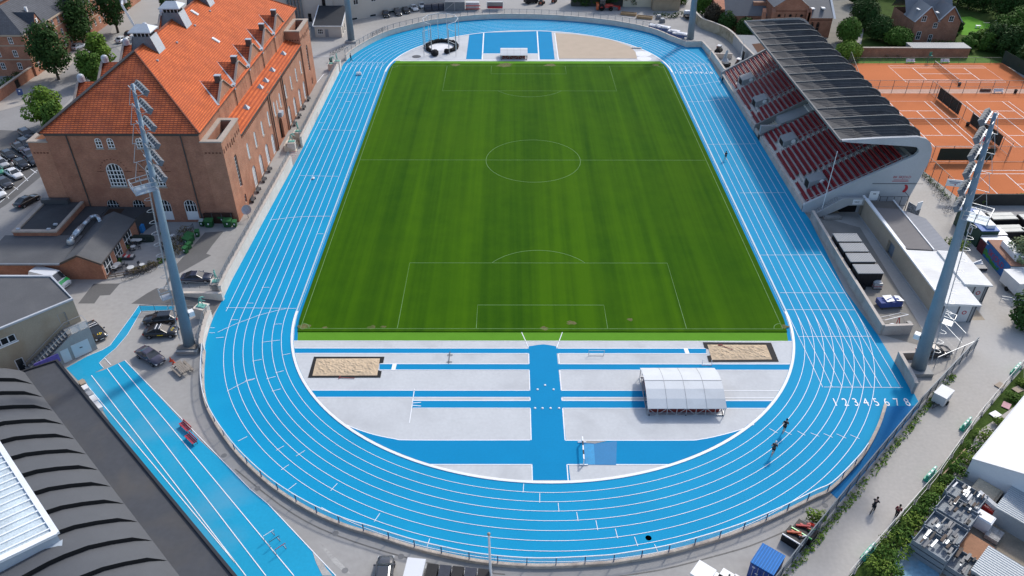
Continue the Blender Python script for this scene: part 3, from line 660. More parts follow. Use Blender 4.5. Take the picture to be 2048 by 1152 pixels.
for u, v in ((160, 240), (322, 240)):
 z = 19.0
 for _ in range(30):
  x, y = at(u, v, z); z = RZ+SL*(y-RY0)
 MB().tube((x, y, z), (x, y, z+.9), .07).box((x, y, z+.05), (.5, .35, .12)).build('roof_vent', LEAD, roof, abs_=True)
x, y, z = on_slope(300, 60)
for u, v in ((297, 88), (357, 39), (418, -3)):
 yc = at(u, v, HR)[1]+1.1; k = MB()
 wb, wt, zt = 2.3, 1.45, HR+1.25
 P = lambda yy: [(RXM-wb, yy, HR-SL*wb+.02), (RXM, yy, HR+.02), (RXM+wb, yy, HR-SL*wb+.02), (RXM+wt, yy, zt), (RXM-wt, yy, zt)]
 k.add(P(yc-1.3)+P(yc+1.3), [(0, 1, 2, 3, 4), (9, 8, 7, 6, 5), (3, 8, 9, 4), (2, 7, 8, 3), (4, 9, 5, 0)])
 vt = k.build('ridge_ventilator', LEADD, hall, abs_=True)
 for s_ in (-1, 1):
  c = MB(); P = [(RXM+s_*wb*1.03, yc-1.45, HR-SL*wb+.0), (RXM+s_*wb*1.03, yc+1.45, HR-SL*wb), (RXM+s_*wt*1.03, yc+1.45, zt), (RXM+s_*wt*1.03, yc-1.45, zt)]
  c.add(P, [(0, 1, 2, 3) if s_ > 0 else (3, 2, 1, 0)]); c.build('cheek', LEAD, vt, abs_=True)
 lv = MB().bb(RXM-wt+.15, yc-1.15, zt+.001, RXM+wt-.15, yc+1.15, zt+.7); lv.build('louvre', DARK, vt, abs_=True)
 for i in range(5): MB().bb(RXM-wt+.1+i*.65, yc-1.24, zt, RXM-wt+.22+i*.65, yc-1.151, zt+.7).build('louvre_post', LEAD, vt, abs_=True)
 cp = MB(); a, b_ = wt+.45, 1.75
 cp.add([(RXM-a, yc-b_, zt+.7), (RXM+a, yc-b_, zt+.7), (RXM+a, yc+b_, zt+.7), (RXM-a, yc+b_, zt+.7), (RXM-a, yc-b_, zt+.85), (RXM+a, yc-b_, zt+.85), (RXM+a, yc+b_, zt+.85), (RXM-a, yc+b_, zt+.85), (RXM-.9, yc, zt+1.75), (RXM+.9, yc, zt+1.75)],
           [(0, 1, 5, 4), (1, 2, 6, 5), (2, 3, 7, 6), (3, 0, 4, 7), (4, 5, 9, 8), (5, 6, 9), (6, 7, 8, 9), (7, 4, 8), (3, 2, 1, 0)])
 cp.build('cap', LEAD, vt, abs_=True)
for side in (1, -1):
 xw = HX1+.02 if side > 0 else HX0-.02
 for i in range(5):
  yc = -8.8+9.55*i; zp, ze, hw_ = 19.25, 16.45, 4.15
  xb = RXM+side*(HR-zp)/SL
  U = (0, 1) if side > 0 else (0, -1)
  fd = face2d((xw, yc), U)
  g = MB(); tri = [(-1.4, 13.1, 1.15, 15.9), (0, 13.1, 1.2, 16.9), (1.4, 13.1, 1.15, 15.9)]
  wall_open(g, fd, [(-hw_, 12.6), (hw_, 12.6), (hw_, ze), (.35, zp), (-.35, zp), (-hw_, ze)], [arch_pts(s, a, w_, b_) for s, a, w_, b_ in tri], .25)
  p = [fd(-hw_, ze), fd(-.35, zp), fd(.35, zp), fd(hw_, ze)]; q = [fd(s, z, -.35) for s, z in ((-hw_, ze), (-.35, zp), (.35, zp), (hw_, ze))]
  dm = g.build('dormer', BRICK_SUN, hall, abs_=True)
  for s, a, w_, b_ in tri: add_window(hall, fd, s, a, w_, b_, .10, cols=1, rows=1, glass=BLIND if side > 0 else GLASS, edge=.12)
  c = MB();
  for k in range(3): c.bar(p[k]+Vector((0, 0, .06)), p[k+1]+Vector((0, 0, .06)), .4, .12)
  c.build('coping', STONE, dm, abs_=True)
  R1 = Vector((xw-side*.2, yc, zp-.1)); R2 = Vector((xb, yc, zp-.1))
  dr = MB()
  for sy in (-1, 1):
   e1 = Vector((xw-side*.2, yc+sy*(hw_-.1), ze-.12)); e2 = Vector((RXM+side*(HR-ze-.1)/SL, yc+sy*(hw_-.1), ze+.05))
   dr.add([R1, R2, e2, e1], [(0, 1, 2, 3) if sy*side > 0 else (3, 2, 1, 0)])
  dr.build('dormer_roof', TILED, dm, abs_=True)
  vl = MB()
  for sy in (-1, 1):
   a = Vector((xb-side*.25, yc, zp+.02)); b_ = Vector((RXM+side*(HR-ze-.1)/SL, yc+sy*hw_, ze+.15)); vl.bar(a, b_, .38, .12)
  vl.build('valley_flashing', LEAD, dm, abs_=True)
  if side > 0:
   ch = MB().box((xw-.55, yc, zp+.35), (1.0, .8, 1.2)); st = ch.build('chimney', GUTTER, dm, abs_=True)
   MB().box((xw-.55, yc, zp+1.0), (1.1, .9, .1)).build('chimney_cap', LEAD, dm, abs_=True)
  else:
   st = MB().lathe((xw+.5, yc, zp-.1), [(.6, 0), (.6, .8), (.48, 1.1), (.25, 1.25), (.01, 1.27)], 12).build('vent_hood', LEAD, dm, abs_=True)
  if i < 4:
   sd_ = MB().box((xw-side*.75, yc+9.55/2, ze+.22), (1.5, 1.3, .35)).box((xw+side*.1, yc+9.55/2, ze-.1), (.5, .5, .9)); sd_.build('lead_saddle', LEAD, dm, abs_=True)
   MB().tube((xw+side*.12, yc+9.55/2, 12.9), (xw+side*.12, yc+9.55/2, ze-.3), .07).build('downpipe', GUTTER, dm, abs_=True)
def turret(x0, x1, y0, y1, outer):
 t = MB(); zt = 14.6; pw = .75
 fU = face2d((x1, y0), (0, 1)) if outer > 0 else face2d((x0, y1), (0, -1))
 ys = (y1-y0)/2
 hs = [(ys, 4.3, 1.25, 10.3), (ys-1.0, 12.0, .5, 13.0), (ys, 12.0, .5, 13.2), (ys+1.0, 12.0, .5, 13.0), (ys+.6, .9, .9, 2.6)]
 wall_open(t, fU, [(0, 0), (y1-y0, 0), (y1-y0, zt), (0, zt)], [arch_pts(s, a, w_, b_) for s, a, w_, b_ in hs], .35)
 for a, b_ in (((x0, y0), (x1, y0)), ((x1, y1), (x0, y1)), ((x0, y1), (x0, y0)) if outer > 0 else ((x1, y0), (x1, y1))):
  t.add([(a[0], a[1], 0), (b_[0], b_[1], 0), (b_[0], b_[1], zt), (a[0], a[1], zt)], [(0, 1, 2, 3)])
 i0, i1, j0, j1 = x0+pw, x1-pw, y0+pw, y1-pw
 for a, b_ in (((i0, j0), (i1, j0)), ((i1, j0), (i1, j1)), ((i1, j1), (i0, j1)), ((i0, j1), (i0, j0))):
  t.add([(a[0], a[1], 12.9), (b_[0], b_[1], 12.9), (b_[0], b_[1], zt), (a[0], a[1], zt)], [(3, 2, 1, 0)])
 tw = t.build('turret', BRICK_SUN, hall, abs_=True)
 for s, a, w_, b_ in hs: add_window(hall, fU, s, a, w_, b_, .25, cols=2 if w_ > .8 else 1, rows=8 if b_-a > 4 else 2, edge=.08)
 MB().quad((i0, j0, 13.1), (i1, j0, 13.1), (i1, j1, 13.1), (i0, j1, 13.1)).build('turret_roof', BITUM, tw, abs_=True)
 c = MB(); o_ = .12
 c.bb(x0-o_, y0-o_, zt, x1+o_, y0+pw, zt+.22); c.bb(x0-o_, y1-pw, zt, x1+o_, y1+o_, zt+.22); c.bb(x0-o_, y0+pw, zt, x0+pw, y1-pw, zt+.22); c.bb(x1-pw, y0+pw, zt, x1+o_, y1-pw, zt+.22)
 c.build('coping', STONE, tw, abs_=True)
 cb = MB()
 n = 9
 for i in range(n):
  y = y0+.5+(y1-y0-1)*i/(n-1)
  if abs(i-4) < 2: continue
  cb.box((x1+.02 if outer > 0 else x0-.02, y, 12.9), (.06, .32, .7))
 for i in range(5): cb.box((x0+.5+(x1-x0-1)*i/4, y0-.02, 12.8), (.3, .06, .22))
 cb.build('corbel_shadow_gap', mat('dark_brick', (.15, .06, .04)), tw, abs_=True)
turret(HX1+.0, -50.4, HY0-.02, -14.2, 1); turret(HX1, -50.4, 32.6, 41.5, 1)
turret(-81.1, HX0, HY0-.02, -14.2, -1); turret(-81.1, HX0, 32.6, 41.5, -1)
def aisle(xo, xi, outer):
 y0, y1 = -14.2, 32.6; a = MB(); fU = face2d((xo, y0), (0, 1)) if outer > 0 else face2d((xo, y1), (0, -1))
 f = (lambda y: y-y0) if outer > 0 else (lambda y: y1-y)
 low = [(-10.7), -6.2, -1.7, 2.8, 16.7, 21.6, 26.4, 31.0]; up = [-11.4, -6.7, -1.9, 2.7, 7.4, 11.9, 16.6, 21.5, 26.2, 30.8]
 hs = [(f(y), .15, 1.9, 4.2, 'low') for y in low]+[(f(y), 6.1, 1.0, 8.95, 'up') for y in up]+[(f(9.6), .02, 2.5, 4.6, 'portal'), (f(9.6), 6.2, .8, 8.4, 'up')]
 wall_open(a, fU, [(0, 0), (y1-y0, 0), (y1-y0, 11.9), (0, 11.9)], [arch_pts(s, z0, w_, z1) for s, z0, w_, z1, k in hs], .5)
 for yp in (4.4, 5.0, 14.3, 14.9):
  p = fU(f(yp), 6, .11); a.box(p, (.22, .35, 12))
 al = a.build('aisle', BRICK_SUN, hall, abs_=True)
 for s, z0, w_, z1, k in hs:
  if k == 'low': add_window(hall, fU, s, z0, w_, z1, .16, cols=3, rows=4, bar=.12, edge=.2, glass=BLIND)
  elif k == 'up': add_window(hall, fU, s, z0, w_, z1, .10, cols=2, rows=4, bar=.1, edge=.16, glass=BLIND, sill=STONE)
  else: add_window(hall, fU, s, z0, w_, z1, .48, cols=2, rows=1, frame=mat('brown_door', (.06, .025, .012), rough=.6), glass=DARK, name='portal', pane='door_leaf')
 r = MB(); s_ = outer
 r.add([(xo+s_*.35, y0, 11.85), (xo+s_*.35, y1, 11.85), (xi, y1, 12.95), (xi, y0, 12.95)], [(0, 1, 2, 3) if s_ > 0 else (3, 2, 1, 0)])
 ar = r.build('aisle_roof', TILE, hall, abs_=True)
 g = MB().box((xo+s_*.3, (y0+y1)/2, 11.72), (.22, y1-y0, .2)); g.build('gutter', GUTTER, al, abs_=True)
 t = MB()
 for i in range(70):
  y = y0+.35+i*.665
  if min(abs(y-q) for q in (4.7, 14.6)) > .5: t.box((xo+s_*.03, y, 11.0), (.08, .26, .55))
 t.build('arcaded_frieze', mat('dark_brick', (.15, .06, .04)), al, abs_=True)
 for yy in (4.7, 14.6):
  MB().tube((xo+s_*.3, yy, .1), (xo+s_*.3, yy, 11.6), .09).build('downpipe', GUTTER, al, abs_=True)
 if outer > 0:
  b_ = MB().box((xo+.35, 9.6, 5.6), (.8, 1.5, .9)).lathe((xo+.15, 9.6, 4.6), [(.02, 0), (.35, .55)], 8); b_.build('balcony', LEAD, al, abs_=True)
  for u, v in ((492, 216), (520, 175), (544, 141), (566, 108), (531, 162)):
   z = 12.4
   for _ in range(20):
    x, y = at(u, v, z); z = 12.95-(x-xi)*1.1/(xo+.35-xi)
   MB().add([(x-.6, y-.6, z), (x+.6, y-.6, z-.1), (x+.6, y+.6, z-.1), (x-.6, y+.6, z), (x, y, z+.75)], [(0, 1, 4), (1, 2, 4), (2, 3, 4), (3, 0, 4)]).build('roof_vent', LEAD, ar, abs_=True)
aisle(-50.7, HX1, 1); aisle(-80.8, HX0, -1)
def leaf_mat(name, c, var=.45):
 m = mat(name, c, rough=.75, var=var, scale=.7, fine=3.5, spec=.12); return m
LEAF_D = leaf_mat('dark_leaves', (.034, .075, .018)); LEAF_M = leaf_mat('green_leaves', (.070, .14, .022)); LEAF_L = leaf_mat('light_leaves', (.13, .22, .03))
LEAF_P = leaf_mat('copper_leaves', (.055, .045, .030)); LEAF_Y = leaf_mat('fresh_leaves', (.13, .20, .03))
BARK = mat('bark', (.085, .065, .05), rough=.95, var=.3, scale=3)
def leaves(mb, clumps, n, s, up=.4):
 """n leaf-sized faces spread through the clump volumes, denser towards the rim"""
 W = [c[3]*c[4]*c[5] for c in clumps]; tot = sum(W)
 for c, w_ in zip(clumps, W):
  for _ in range(max(6, int(n*w_/tot))):
   d = Vector((random.gauss(0, 1), random.gauss(0, 1), random.gauss(0, 1))).normalized(); r = rnd(.45, 1.0)**.6
   p = Vector((c[0]+d.x*c[3]*r, c[1]+d.y*c[4]*r, c[2]+d.z*c[5]*r))
   nn = (d+Vector((rnd(-.8, .8), rnd(-.8, .8), rnd(-.3, .8)+up))).normalized()
   a = nn.cross(Vector((rnd(-1, 1), rnd(-1, 1), rnd(-1, 1)))).normalized()*s*rnd(.6, 1.3); b_ = nn.cross(a).normalized()*s*rnd(.5, 1.1)
   mb.add([p-a*.5, p+b_*.4, p+a*.55, p-b_*.4], [(0, 1, 2, 3)])
 return mb
def crown_clumps(r, h, z0, n=14, jag=.5, shape='round'):
 C_ = []
 if jag <= .2:   # clipped: one dense egg or cone built of stacked rounds
  for i in range(9):
   t = (i+.5)/9; k = (1-t)**.6 if shape == 'cone' else sqrt(max(.06, 1-abs(2*t-.8)**2.2/1.6)); C_.append((rnd(-.1, .1), rnd(-.1, .1), z0+h*t*.94, r*k, r*k, h*.13))
  return C_
 for i in range(n):
  t = (i+.5)/n; z = z0+h*t
  if shape == 'cone': rr = r*(1-t)**.65*.85
  elif shape == 'dome': rr = r*sqrt(max(.05, 1-(2*t-.75)**2*.85))*.72
  else: rr = r*sqrt(max(.08, 1-(2*t-1)**2))*.70
  a = i*2.399+rnd(-.4, .4); k = rr*rnd(.35, 1.0) if jag > .2 else rr*rnd(.3, .62)
  cr_ = r*rnd(.34, .55)*(1 if jag > .2 else 1.1); C_.append((k*cos(a), k*sin(a), z, cr_, cr_, min(cr_*.85, h*.3)))
 C_.append((0, 0, z0+h*.5, r*.62, r*.62, h*.42))
 return C_
def tree(label, cat, x, y, h, r, trunk=None, m=None, n=2600, s=.42, shape='round', jag=.5, group=None, name='broadleaf_tree', lean=0, nc=14):
 trunk = h*.35 if trunk is None else trunk
 t = thing(name, label, cat, (x, y, 0), rnd(0, 6.28), group)
 tk = MB(); top = h*.62
 pts = [Vector((0, 0, -.05)), Vector((rnd(-.1, .1), rnd(-.1, .1), trunk*.6)), Vector((rnd(-.25, .25), rnd(-.25, .25), top))]
 rr = max(.1, h*.022)
 tk.tube(pts[0], pts[1], rr*1.25, rr, n=8); tk.tube(pts[1], pts[2], rr, rr*.4, n=8)
 for i in range(6):
  a = i*1.05+rnd(-.3, .3); z = trunk*rnd(.75, 1.15); L_ = r*rnd(.5, .8)
  b0 = Vector((0, 0, z)); tk.tube(b0, (L_*cos(a), L_*sin(a), z+h*rnd(.15, .3)), rr*.5, rr*.15, n=5)
 tk.build('trunk', BARK, t)
 cm = leaves(MB(), crown_clumps(r*1.08, h-trunk*.8, trunk*.8, nc, jag, shape), int(n*1.5), s*1.3); cm.build('crown', m or LEAF_M, t)
 return t
def shrub(label, x, y, r, h, m=None, n=500, s=.28, cat='shrub', group=None, name='shrub', z=0, clumps=6):
 t = thing(name, label, cat, (x, y, z), 0, group)
 C_ = []
 for i in range(clumps):
  a = i*2.4; k = r*rnd(.2, .65); C_.append((k*cos(a), k*sin(a), h*rnd(.35, .65), r*.45, r*.45, h*.38))
 leaves(MB(), C_, n, s).build('foliage', m or LEAF_M, t)
 st = MB()
 for i in range(4): st.tube((0, 0, 0), (r*.5*cos(i*1.6), r*.5*sin(i*1.6), h*.7), .03, .015, n=4)
 st.build('stem', BARK, t); return t
TYRE = mat('tyre_rubber', (.012, .012, .012), rough=.85); RIM = mat('alloy_rim', (.35, .36, .38), rough=.3, metal=.7); CARGLASS = mat('car_glass', (.03, .036, .042), rough=.06, var=.2, spec=.7)
HEADL = mat('headlamp', (.65, .68, .70), rough=.15, spec=.6); TAILL = mat('tail_lamp', (.30, .012, .012), rough=.25); PLATE = mat('number_plate', (.6, .6, .58), rough=.5); TRIM = mat('black_trim', (.02, .02, .022), rough=.5)
def paint(name, c, rough=.22):
 m = mat(name, c, rough=rough, var=.03, spec=.55); nodes_of(m)[2].inputs['Coat Weight'].default_value = .6; return m
P_BLACK = paint('black_paint', (.012, .012, .014)); P_WHITE = paint('white_car_paint', (.72, .73, .74)); P_DGREY = paint('dark_grey_paint', (.05, .052, .06)); P_SILV = paint('silver_paint', (.40, .42, .44)); P_PURP = paint('purple_grey_paint', (.065, .058, .085)); P_NAVY = paint('navy_paint', (.03, .038, .065)); P_GREEN = paint('green_paint', (.05, .55, .12)); P_RED = paint('red_paint', (.42, .03, .025))
BODY = {  # x (front +), half width, z low, z belt   /  cabin: x, half width, z
 'sedan': dict(L=4.6, sec=[(2.3, .62, .35, .62), (2.15, .80, .24, .74), (1.5, .89, .2, .86), (.75, .91, .2, .93), (-.6, .92, .2, .95), (-1.5, .91, .2, .97), (-2.05, .84, .25, .95), (-2.3, .70, .4, .84)], cab=[(1.05, .76, .92), (.30, .62, 1.38), (-.75, .62, 1.42), (-1.75, .70, .97)], roof=(.30, -.80)),
 'hatch': dict(L=4.1, sec=[(2.05, .62, .35, .66), (1.9, .80, .24, .80), (1.25, .87, .2, .92), (.6, .89, .2, .97), (-.6, .89, .2, .99), (-1.5, .88, .2, 1.0), (-1.95, .82, .28, 1.0), (-2.05, .74, .42, .9)], cab=[(1.0, .76, .96), (.35, .64, 1.44), (-1.2, .64, 1.46), (-1.9, .72, 1.0)], roof=(.35, -1.25)),
 'suv': dict(L=4.7, sec=[(2.35, .68, .40, .80), (2.2, .86, .30, .95), (1.5, .92, .28, 1.03), (.7, .94, .28, 1.08), (-.6, .95, .28, 1.10), (-1.8, .94, .28, 1.12), (-2.25, .88, .34, 1.12), (-2.35, .78, .5, 1.0)], cab=[(1.05, .80, 1.07), (.40, .68, 1.62), (-1.6, .68, 1.66), (-2.2, .76, 1.12)], roof=(.40, -1.65)),
 'estate': dict(L=4.7, sec=[(2.35, .64, .35, .64), (2.2, .82, .24, .76), (1.5, .90, .2, .88), (.7, .92, .2, .95), (-.6, .93, .2, .97), (-1.8, .92, .2, .98), (-2.25, .86, .28, .98), (-2.35, .76, .42, .86)], cab=[(1.05, .77, .94), (.30, .64, 1.40), (-1.6, .64, 1.44), (-2.2, .72, .98)], roof=(.30, -1.65)),
 'van': dict(L=5.8, sec=[(2.9, .78, .42, .95), (2.75, .92, .32, 1.15), (2.2, 1.0, .3, 1.32), (1.5, 1.02, .3, 1.9), (-.6, 1.02, .3, 1.9), (-2.0, 1.02, .3, 1.9), (-2.85, 1.01, .3, 1.9), (-2.9, .98, .42, 1.85)], cab=[(2.15, .90, 1.30), (1.35, .86, 2.40), (-2.6, .88, 2.52), (-2.88, .96, 1.88)], roof=(1.35, -2.6)),
}
def car(label, x, y, rz, kind='sedan', pt=None, cat='car', group=None, name='parked_car', bonnet=None, extras=None, open_top=False):
 B = BODY[kind]; pt = pt or P_BLACK; t = thing(name, label, cat, (x, y, .0), rz, group)
 S = B['sec']; b = MB(); ring = []
 for (sx, hw, zl, zb) in S:
  ring.append([(sx, -hw*.82, zl), (sx, -hw, zl+.18), (sx, -hw, zl+(zb-zl)*.62), (sx, -hw*.90, zb), (sx, -hw*.45, zb+.035), (sx, hw*.45, zb+.035), (sx, hw*.90, zb), (sx, hw, zl+(zb-zl)*.62), (sx, hw, zl+.18), (sx, hw*.82, zl)])
 n = 10; b.add([p for r_ in ring for p in r_], [(k*n+i, k*n+(i+1) % n, (k+1)*n+(i+1) % n, (k+1)*n+i) for k in range(len(S)-1) for i in range(n)])
 o = len(ring)-1; b.f += [tuple(range(n))[::-1], tuple(range(o*n, o*n+n))]; b.mi += [0, 0]
 body = b.build('body', pt, t, smooth=True)
 C_ = B['cab']; g = MB()
 if kind == 'van':
  r_ = MB(); (x0, w0, z0), (x1, w1, z1), (x2, w2, z2), (x3, w3, z3) = C_
  r_.add([(x1, -w1, z1), (x1, w1, z1), (x2, w2, z2), (x2, -w2, z2), (x1+.1, -1.0, 1.85), (x1+.1, 1.0, 1.85), (x3, 1.0, 1.85), (x3, -1.0, 1.85)], [(0, 1, 2, 3), (1, 5, 6, 2), (0, 3, 7, 4), (2, 6, 7, 3), (0, 4, 5, 1)])
  r_.build('roof', pt, body)
  g.add([(x0+.02, -w0*.92, z0+.02), (x0+.02, w0*.92, z0+.02), (x1+.06, w1*.92, z1-.06), (x1+.06, -w1*.92, z1-.06)], [(0, 1, 2, 3)])
  g.build('windscreen', CARGLASS, t)
  for s_ in (-1, 1):
   MB().add([(2.0, s_*1.015, 1.35), (1.0, s_*1.03, 1.35), (1.0, s_*1.0, 1.95), (1.55, s_*.99, 1.95)], [(0, 1, 2, 3) if s_ < 0 else (3, 2, 1, 0)]).build('side_window', CARGLASS, t)
 else:
  P = []
  for (cx_, w_, z_) in C_: P += [(cx_, -w_, z_), (cx_, w_, z_)]
  if open_top:
   g.add([P[0], P[1], (C_[1][0], C_[1][1], C_[1][2]-.05), (C_[1][0], -C_[1][1], C_[1][2]-.05)], [(0, 1, 2, 3)]); g.build('windscreen', CARGLASS, t)
   MB().box((-.5, 0, .97), (1.9, 1.35, .06)).build('cabin_floor', TRIM, t)
   for s_ in (-1, 1):
    for xs_ in (-.1, -1.0): MB().box((xs_, s_*.36, 1.0), (.5, .5, .16)).box((xs_-.25, s_*.36, 1.2), (.16, .48, .5)).build('seat', TRIM, t)
  else:
   low0 = (C_[0][0], C_[0][1], C_[0][2]-.04)
   mid = [(C_[1][0], C_[0][1]+.02, C_[0][2]), (C_[2][0], C_[0][1]+.02, C_[0][2]+.02)]
   g.add([P[0], P[1], P[3], P[2]], [(0, 1, 2, 3)]); g.add([P[4], P[5], P[7], P[6]], [(0, 1, 2, 3)])
   for s_ in (0, 1):
    k = -1 if s_ == 0 else 1; w0 = C_[0][1]+.04
    A = [(C_[0][0], k*w0, C_[0][2]-.03), (C_[3][0], k*w0, C_[3][2]-.03), P[4+s_], P[2+s_]]
    g.add(A, [(0, 1, 2, 3) if k > 0 else (3, 2, 1, 0)])
   g.build('glasshouse', CARGLASS, t)
   r_ = MB(); x1, w1, z1 = C_[1]; x2, w2, z2 = C_[2]
   r_.add([(x1-.03, -w1-.02, z1), (x1-.03, w1+.02, z1), (x2, w2+.02, z2), (x2, -w2-.02, z2), (x1-.12, -w1*.8, z1+.055), (x1-.12, w1*.8, z1+.055), (x2+.08, w2*.8, z2+.05), (x2+.08, -w2*.8, z2+.05)], [(0, 1, 5, 4), (1, 2, 6, 5), (2, 3, 7, 6), (3, 0, 4, 7), (4, 5, 6, 7)])
   for k in (-1, 1):
    r_.bar((C_[0][0], k*(C_[0][1]+.03), C_[0][2]), (x1, k*w1, z1), .09, .06); r_.bar((C_[3][0], k*(C_[3][1]+.03), C_[3][2]), (x2, k*w2, z2), .11, .08); r_.bar((-.35, k*(C_[0][1]+.05), C_[0][2]), (-.4, k*(w1+.01), z1), .09, .05)
   r_.build('roof', pt, body)
 zb = S[1][3]; xf_, xr_ = S[0][0], S[-1][0]
 wr = .36 if kind in ('van', 'suv') else .32; xa = B['L']*.31
 for sx in (xa, -xa):
  for sy in (-1, 1):
   w_ = MB().lathe((0, 0, 0), [(wr*.62, -.11), (wr, -.1), (wr, .1), (wr*.62, .11)], 16); hwid = S[3][1]
   w_.xf(Matrix.Translation((sx, sy*(hwid-.08), wr)) @ Matrix.Rotation(pi/2, 4, 'X'))
   wo = w_.build('wheel', TYRE, t)
   MB().disc((0, 0, 0), wr*.64, 14).xf(Matrix.Translation((sx, sy*(hwid+.025), wr)) @ Matrix.Rotation(-sy*pi/2, 4, 'X')).build('rim', RIM, wo)
 zl = S[1][2]
 for s_ in (-1, 1):
  MB().box((S[1][0]-.02, s_*S[1][1]*.78, zl+(zb-zl)*.66), (.30, .36, .14)).build('headlight', HEADL, t)
  MB().box((S[-2][0]-.12, s_*S[-2][1]*.80, S[-2][2]+(S[-2][3]-S[-2][2])*.7), (.22, .30, .18)).build('tail_light', TAILL, t)
  MB().box((C_[0][0]-.25, s_*(S[3][1]+.1), C_[0][2]+.06), (.14, .2, .13)).build('wing_mirror', pt if kind != 'van' else TRIM, t)
 MB().box((xf_-.01, 0, zl+.2), (.05, .5, .12)).build('number_plate', PLATE, t); MB().box((xr_+.0, 0, zl+.35), (.05, .5, .12)).build('number_plate', PLATE, t)
 MB().box((xf_-.03, 0, zl+.33), (.06, .9, .12)).build('grille', TRIM, t)
 if bonnet:
  (hx0, hw0, _, hz0), (hx1, hw1, _, hz1) = S[1], S[2]
  if kind == 'van':
   q = MB(); q.add([(2.86, -.74, 1.0), (2.86, .74, 1.0), (2.73, .85, 1.2), (2.18, .92, 1.375), (2.18, -.92, 1.375), (2.73, -.85, 1.2)], [(0, 1, 2, 5), (5, 2, 3, 4)]); q.build('bonnet', bonnet, t)
 if extras: extras(t)
 return t
def taxi_marks(t):
 y_ = mat('yellow_marking', (.75, .55, .03), rough=.5)
 for i, (dx, dy) in enumerate(((1.55, -.18), (1.75, .05), (1.6, .28), (1.45, .1))):
  MB().box((dx, dy, .905+.0), (.26, .12, .012)).build('bonnet_marking', y_, t)
 for s_ in (-1, 1): MB().box((.1, s_*.935, .62), (.8, .012, .14)).build('door_marking', y_, t)
 for dx in (.05, -.45): MB().box((dx, 0, 1.49), (.09, 1.15, .05)).build('roof_stripe', mat('white_stripe', (.75, .75, .76), rough=.4), t)
SKIN = mat('skin', (.42, .25, .18), rough=.6, var=.05)
def skin_mesh(name, pts, edges, rad, m, parent, root=0, sub=1):
 me = bpy.data.meshes.new('sk'); me.from_pydata(pts, edges, []); o = bpy.data.objects.new('sk', me); COL.objects.link(o)
 md = o.modifiers.new('s', 'SKIN'); md.use_smooth_shade = True
 for i, v in enumerate(me.skin_vertices[0].data):
  v.radius = (rad[i], rad[i]) if not isinstance(rad[i], tuple) else rad[i]; v.use_root = (i == root)
 o.modifiers.new('d', 'SUBSURF').levels = sub
 dg = bpy.context.evaluated_depsgraph_get(); m2 = bpy.data.meshes.new_from_object(o.evaluated_get(dg)); m2.name = name
 bpy.data.objects.remove(o); bpy.data.meshes.remove(me)
 m2.materials.clear(); m2.materials.append(m); ob = bpy.data.objects.new(name, m2); COL.objects.link(ob); ob.parent = parent
 m2.polygons.foreach_set('use_smooth', [True]*len(m2.polygons)); return ob
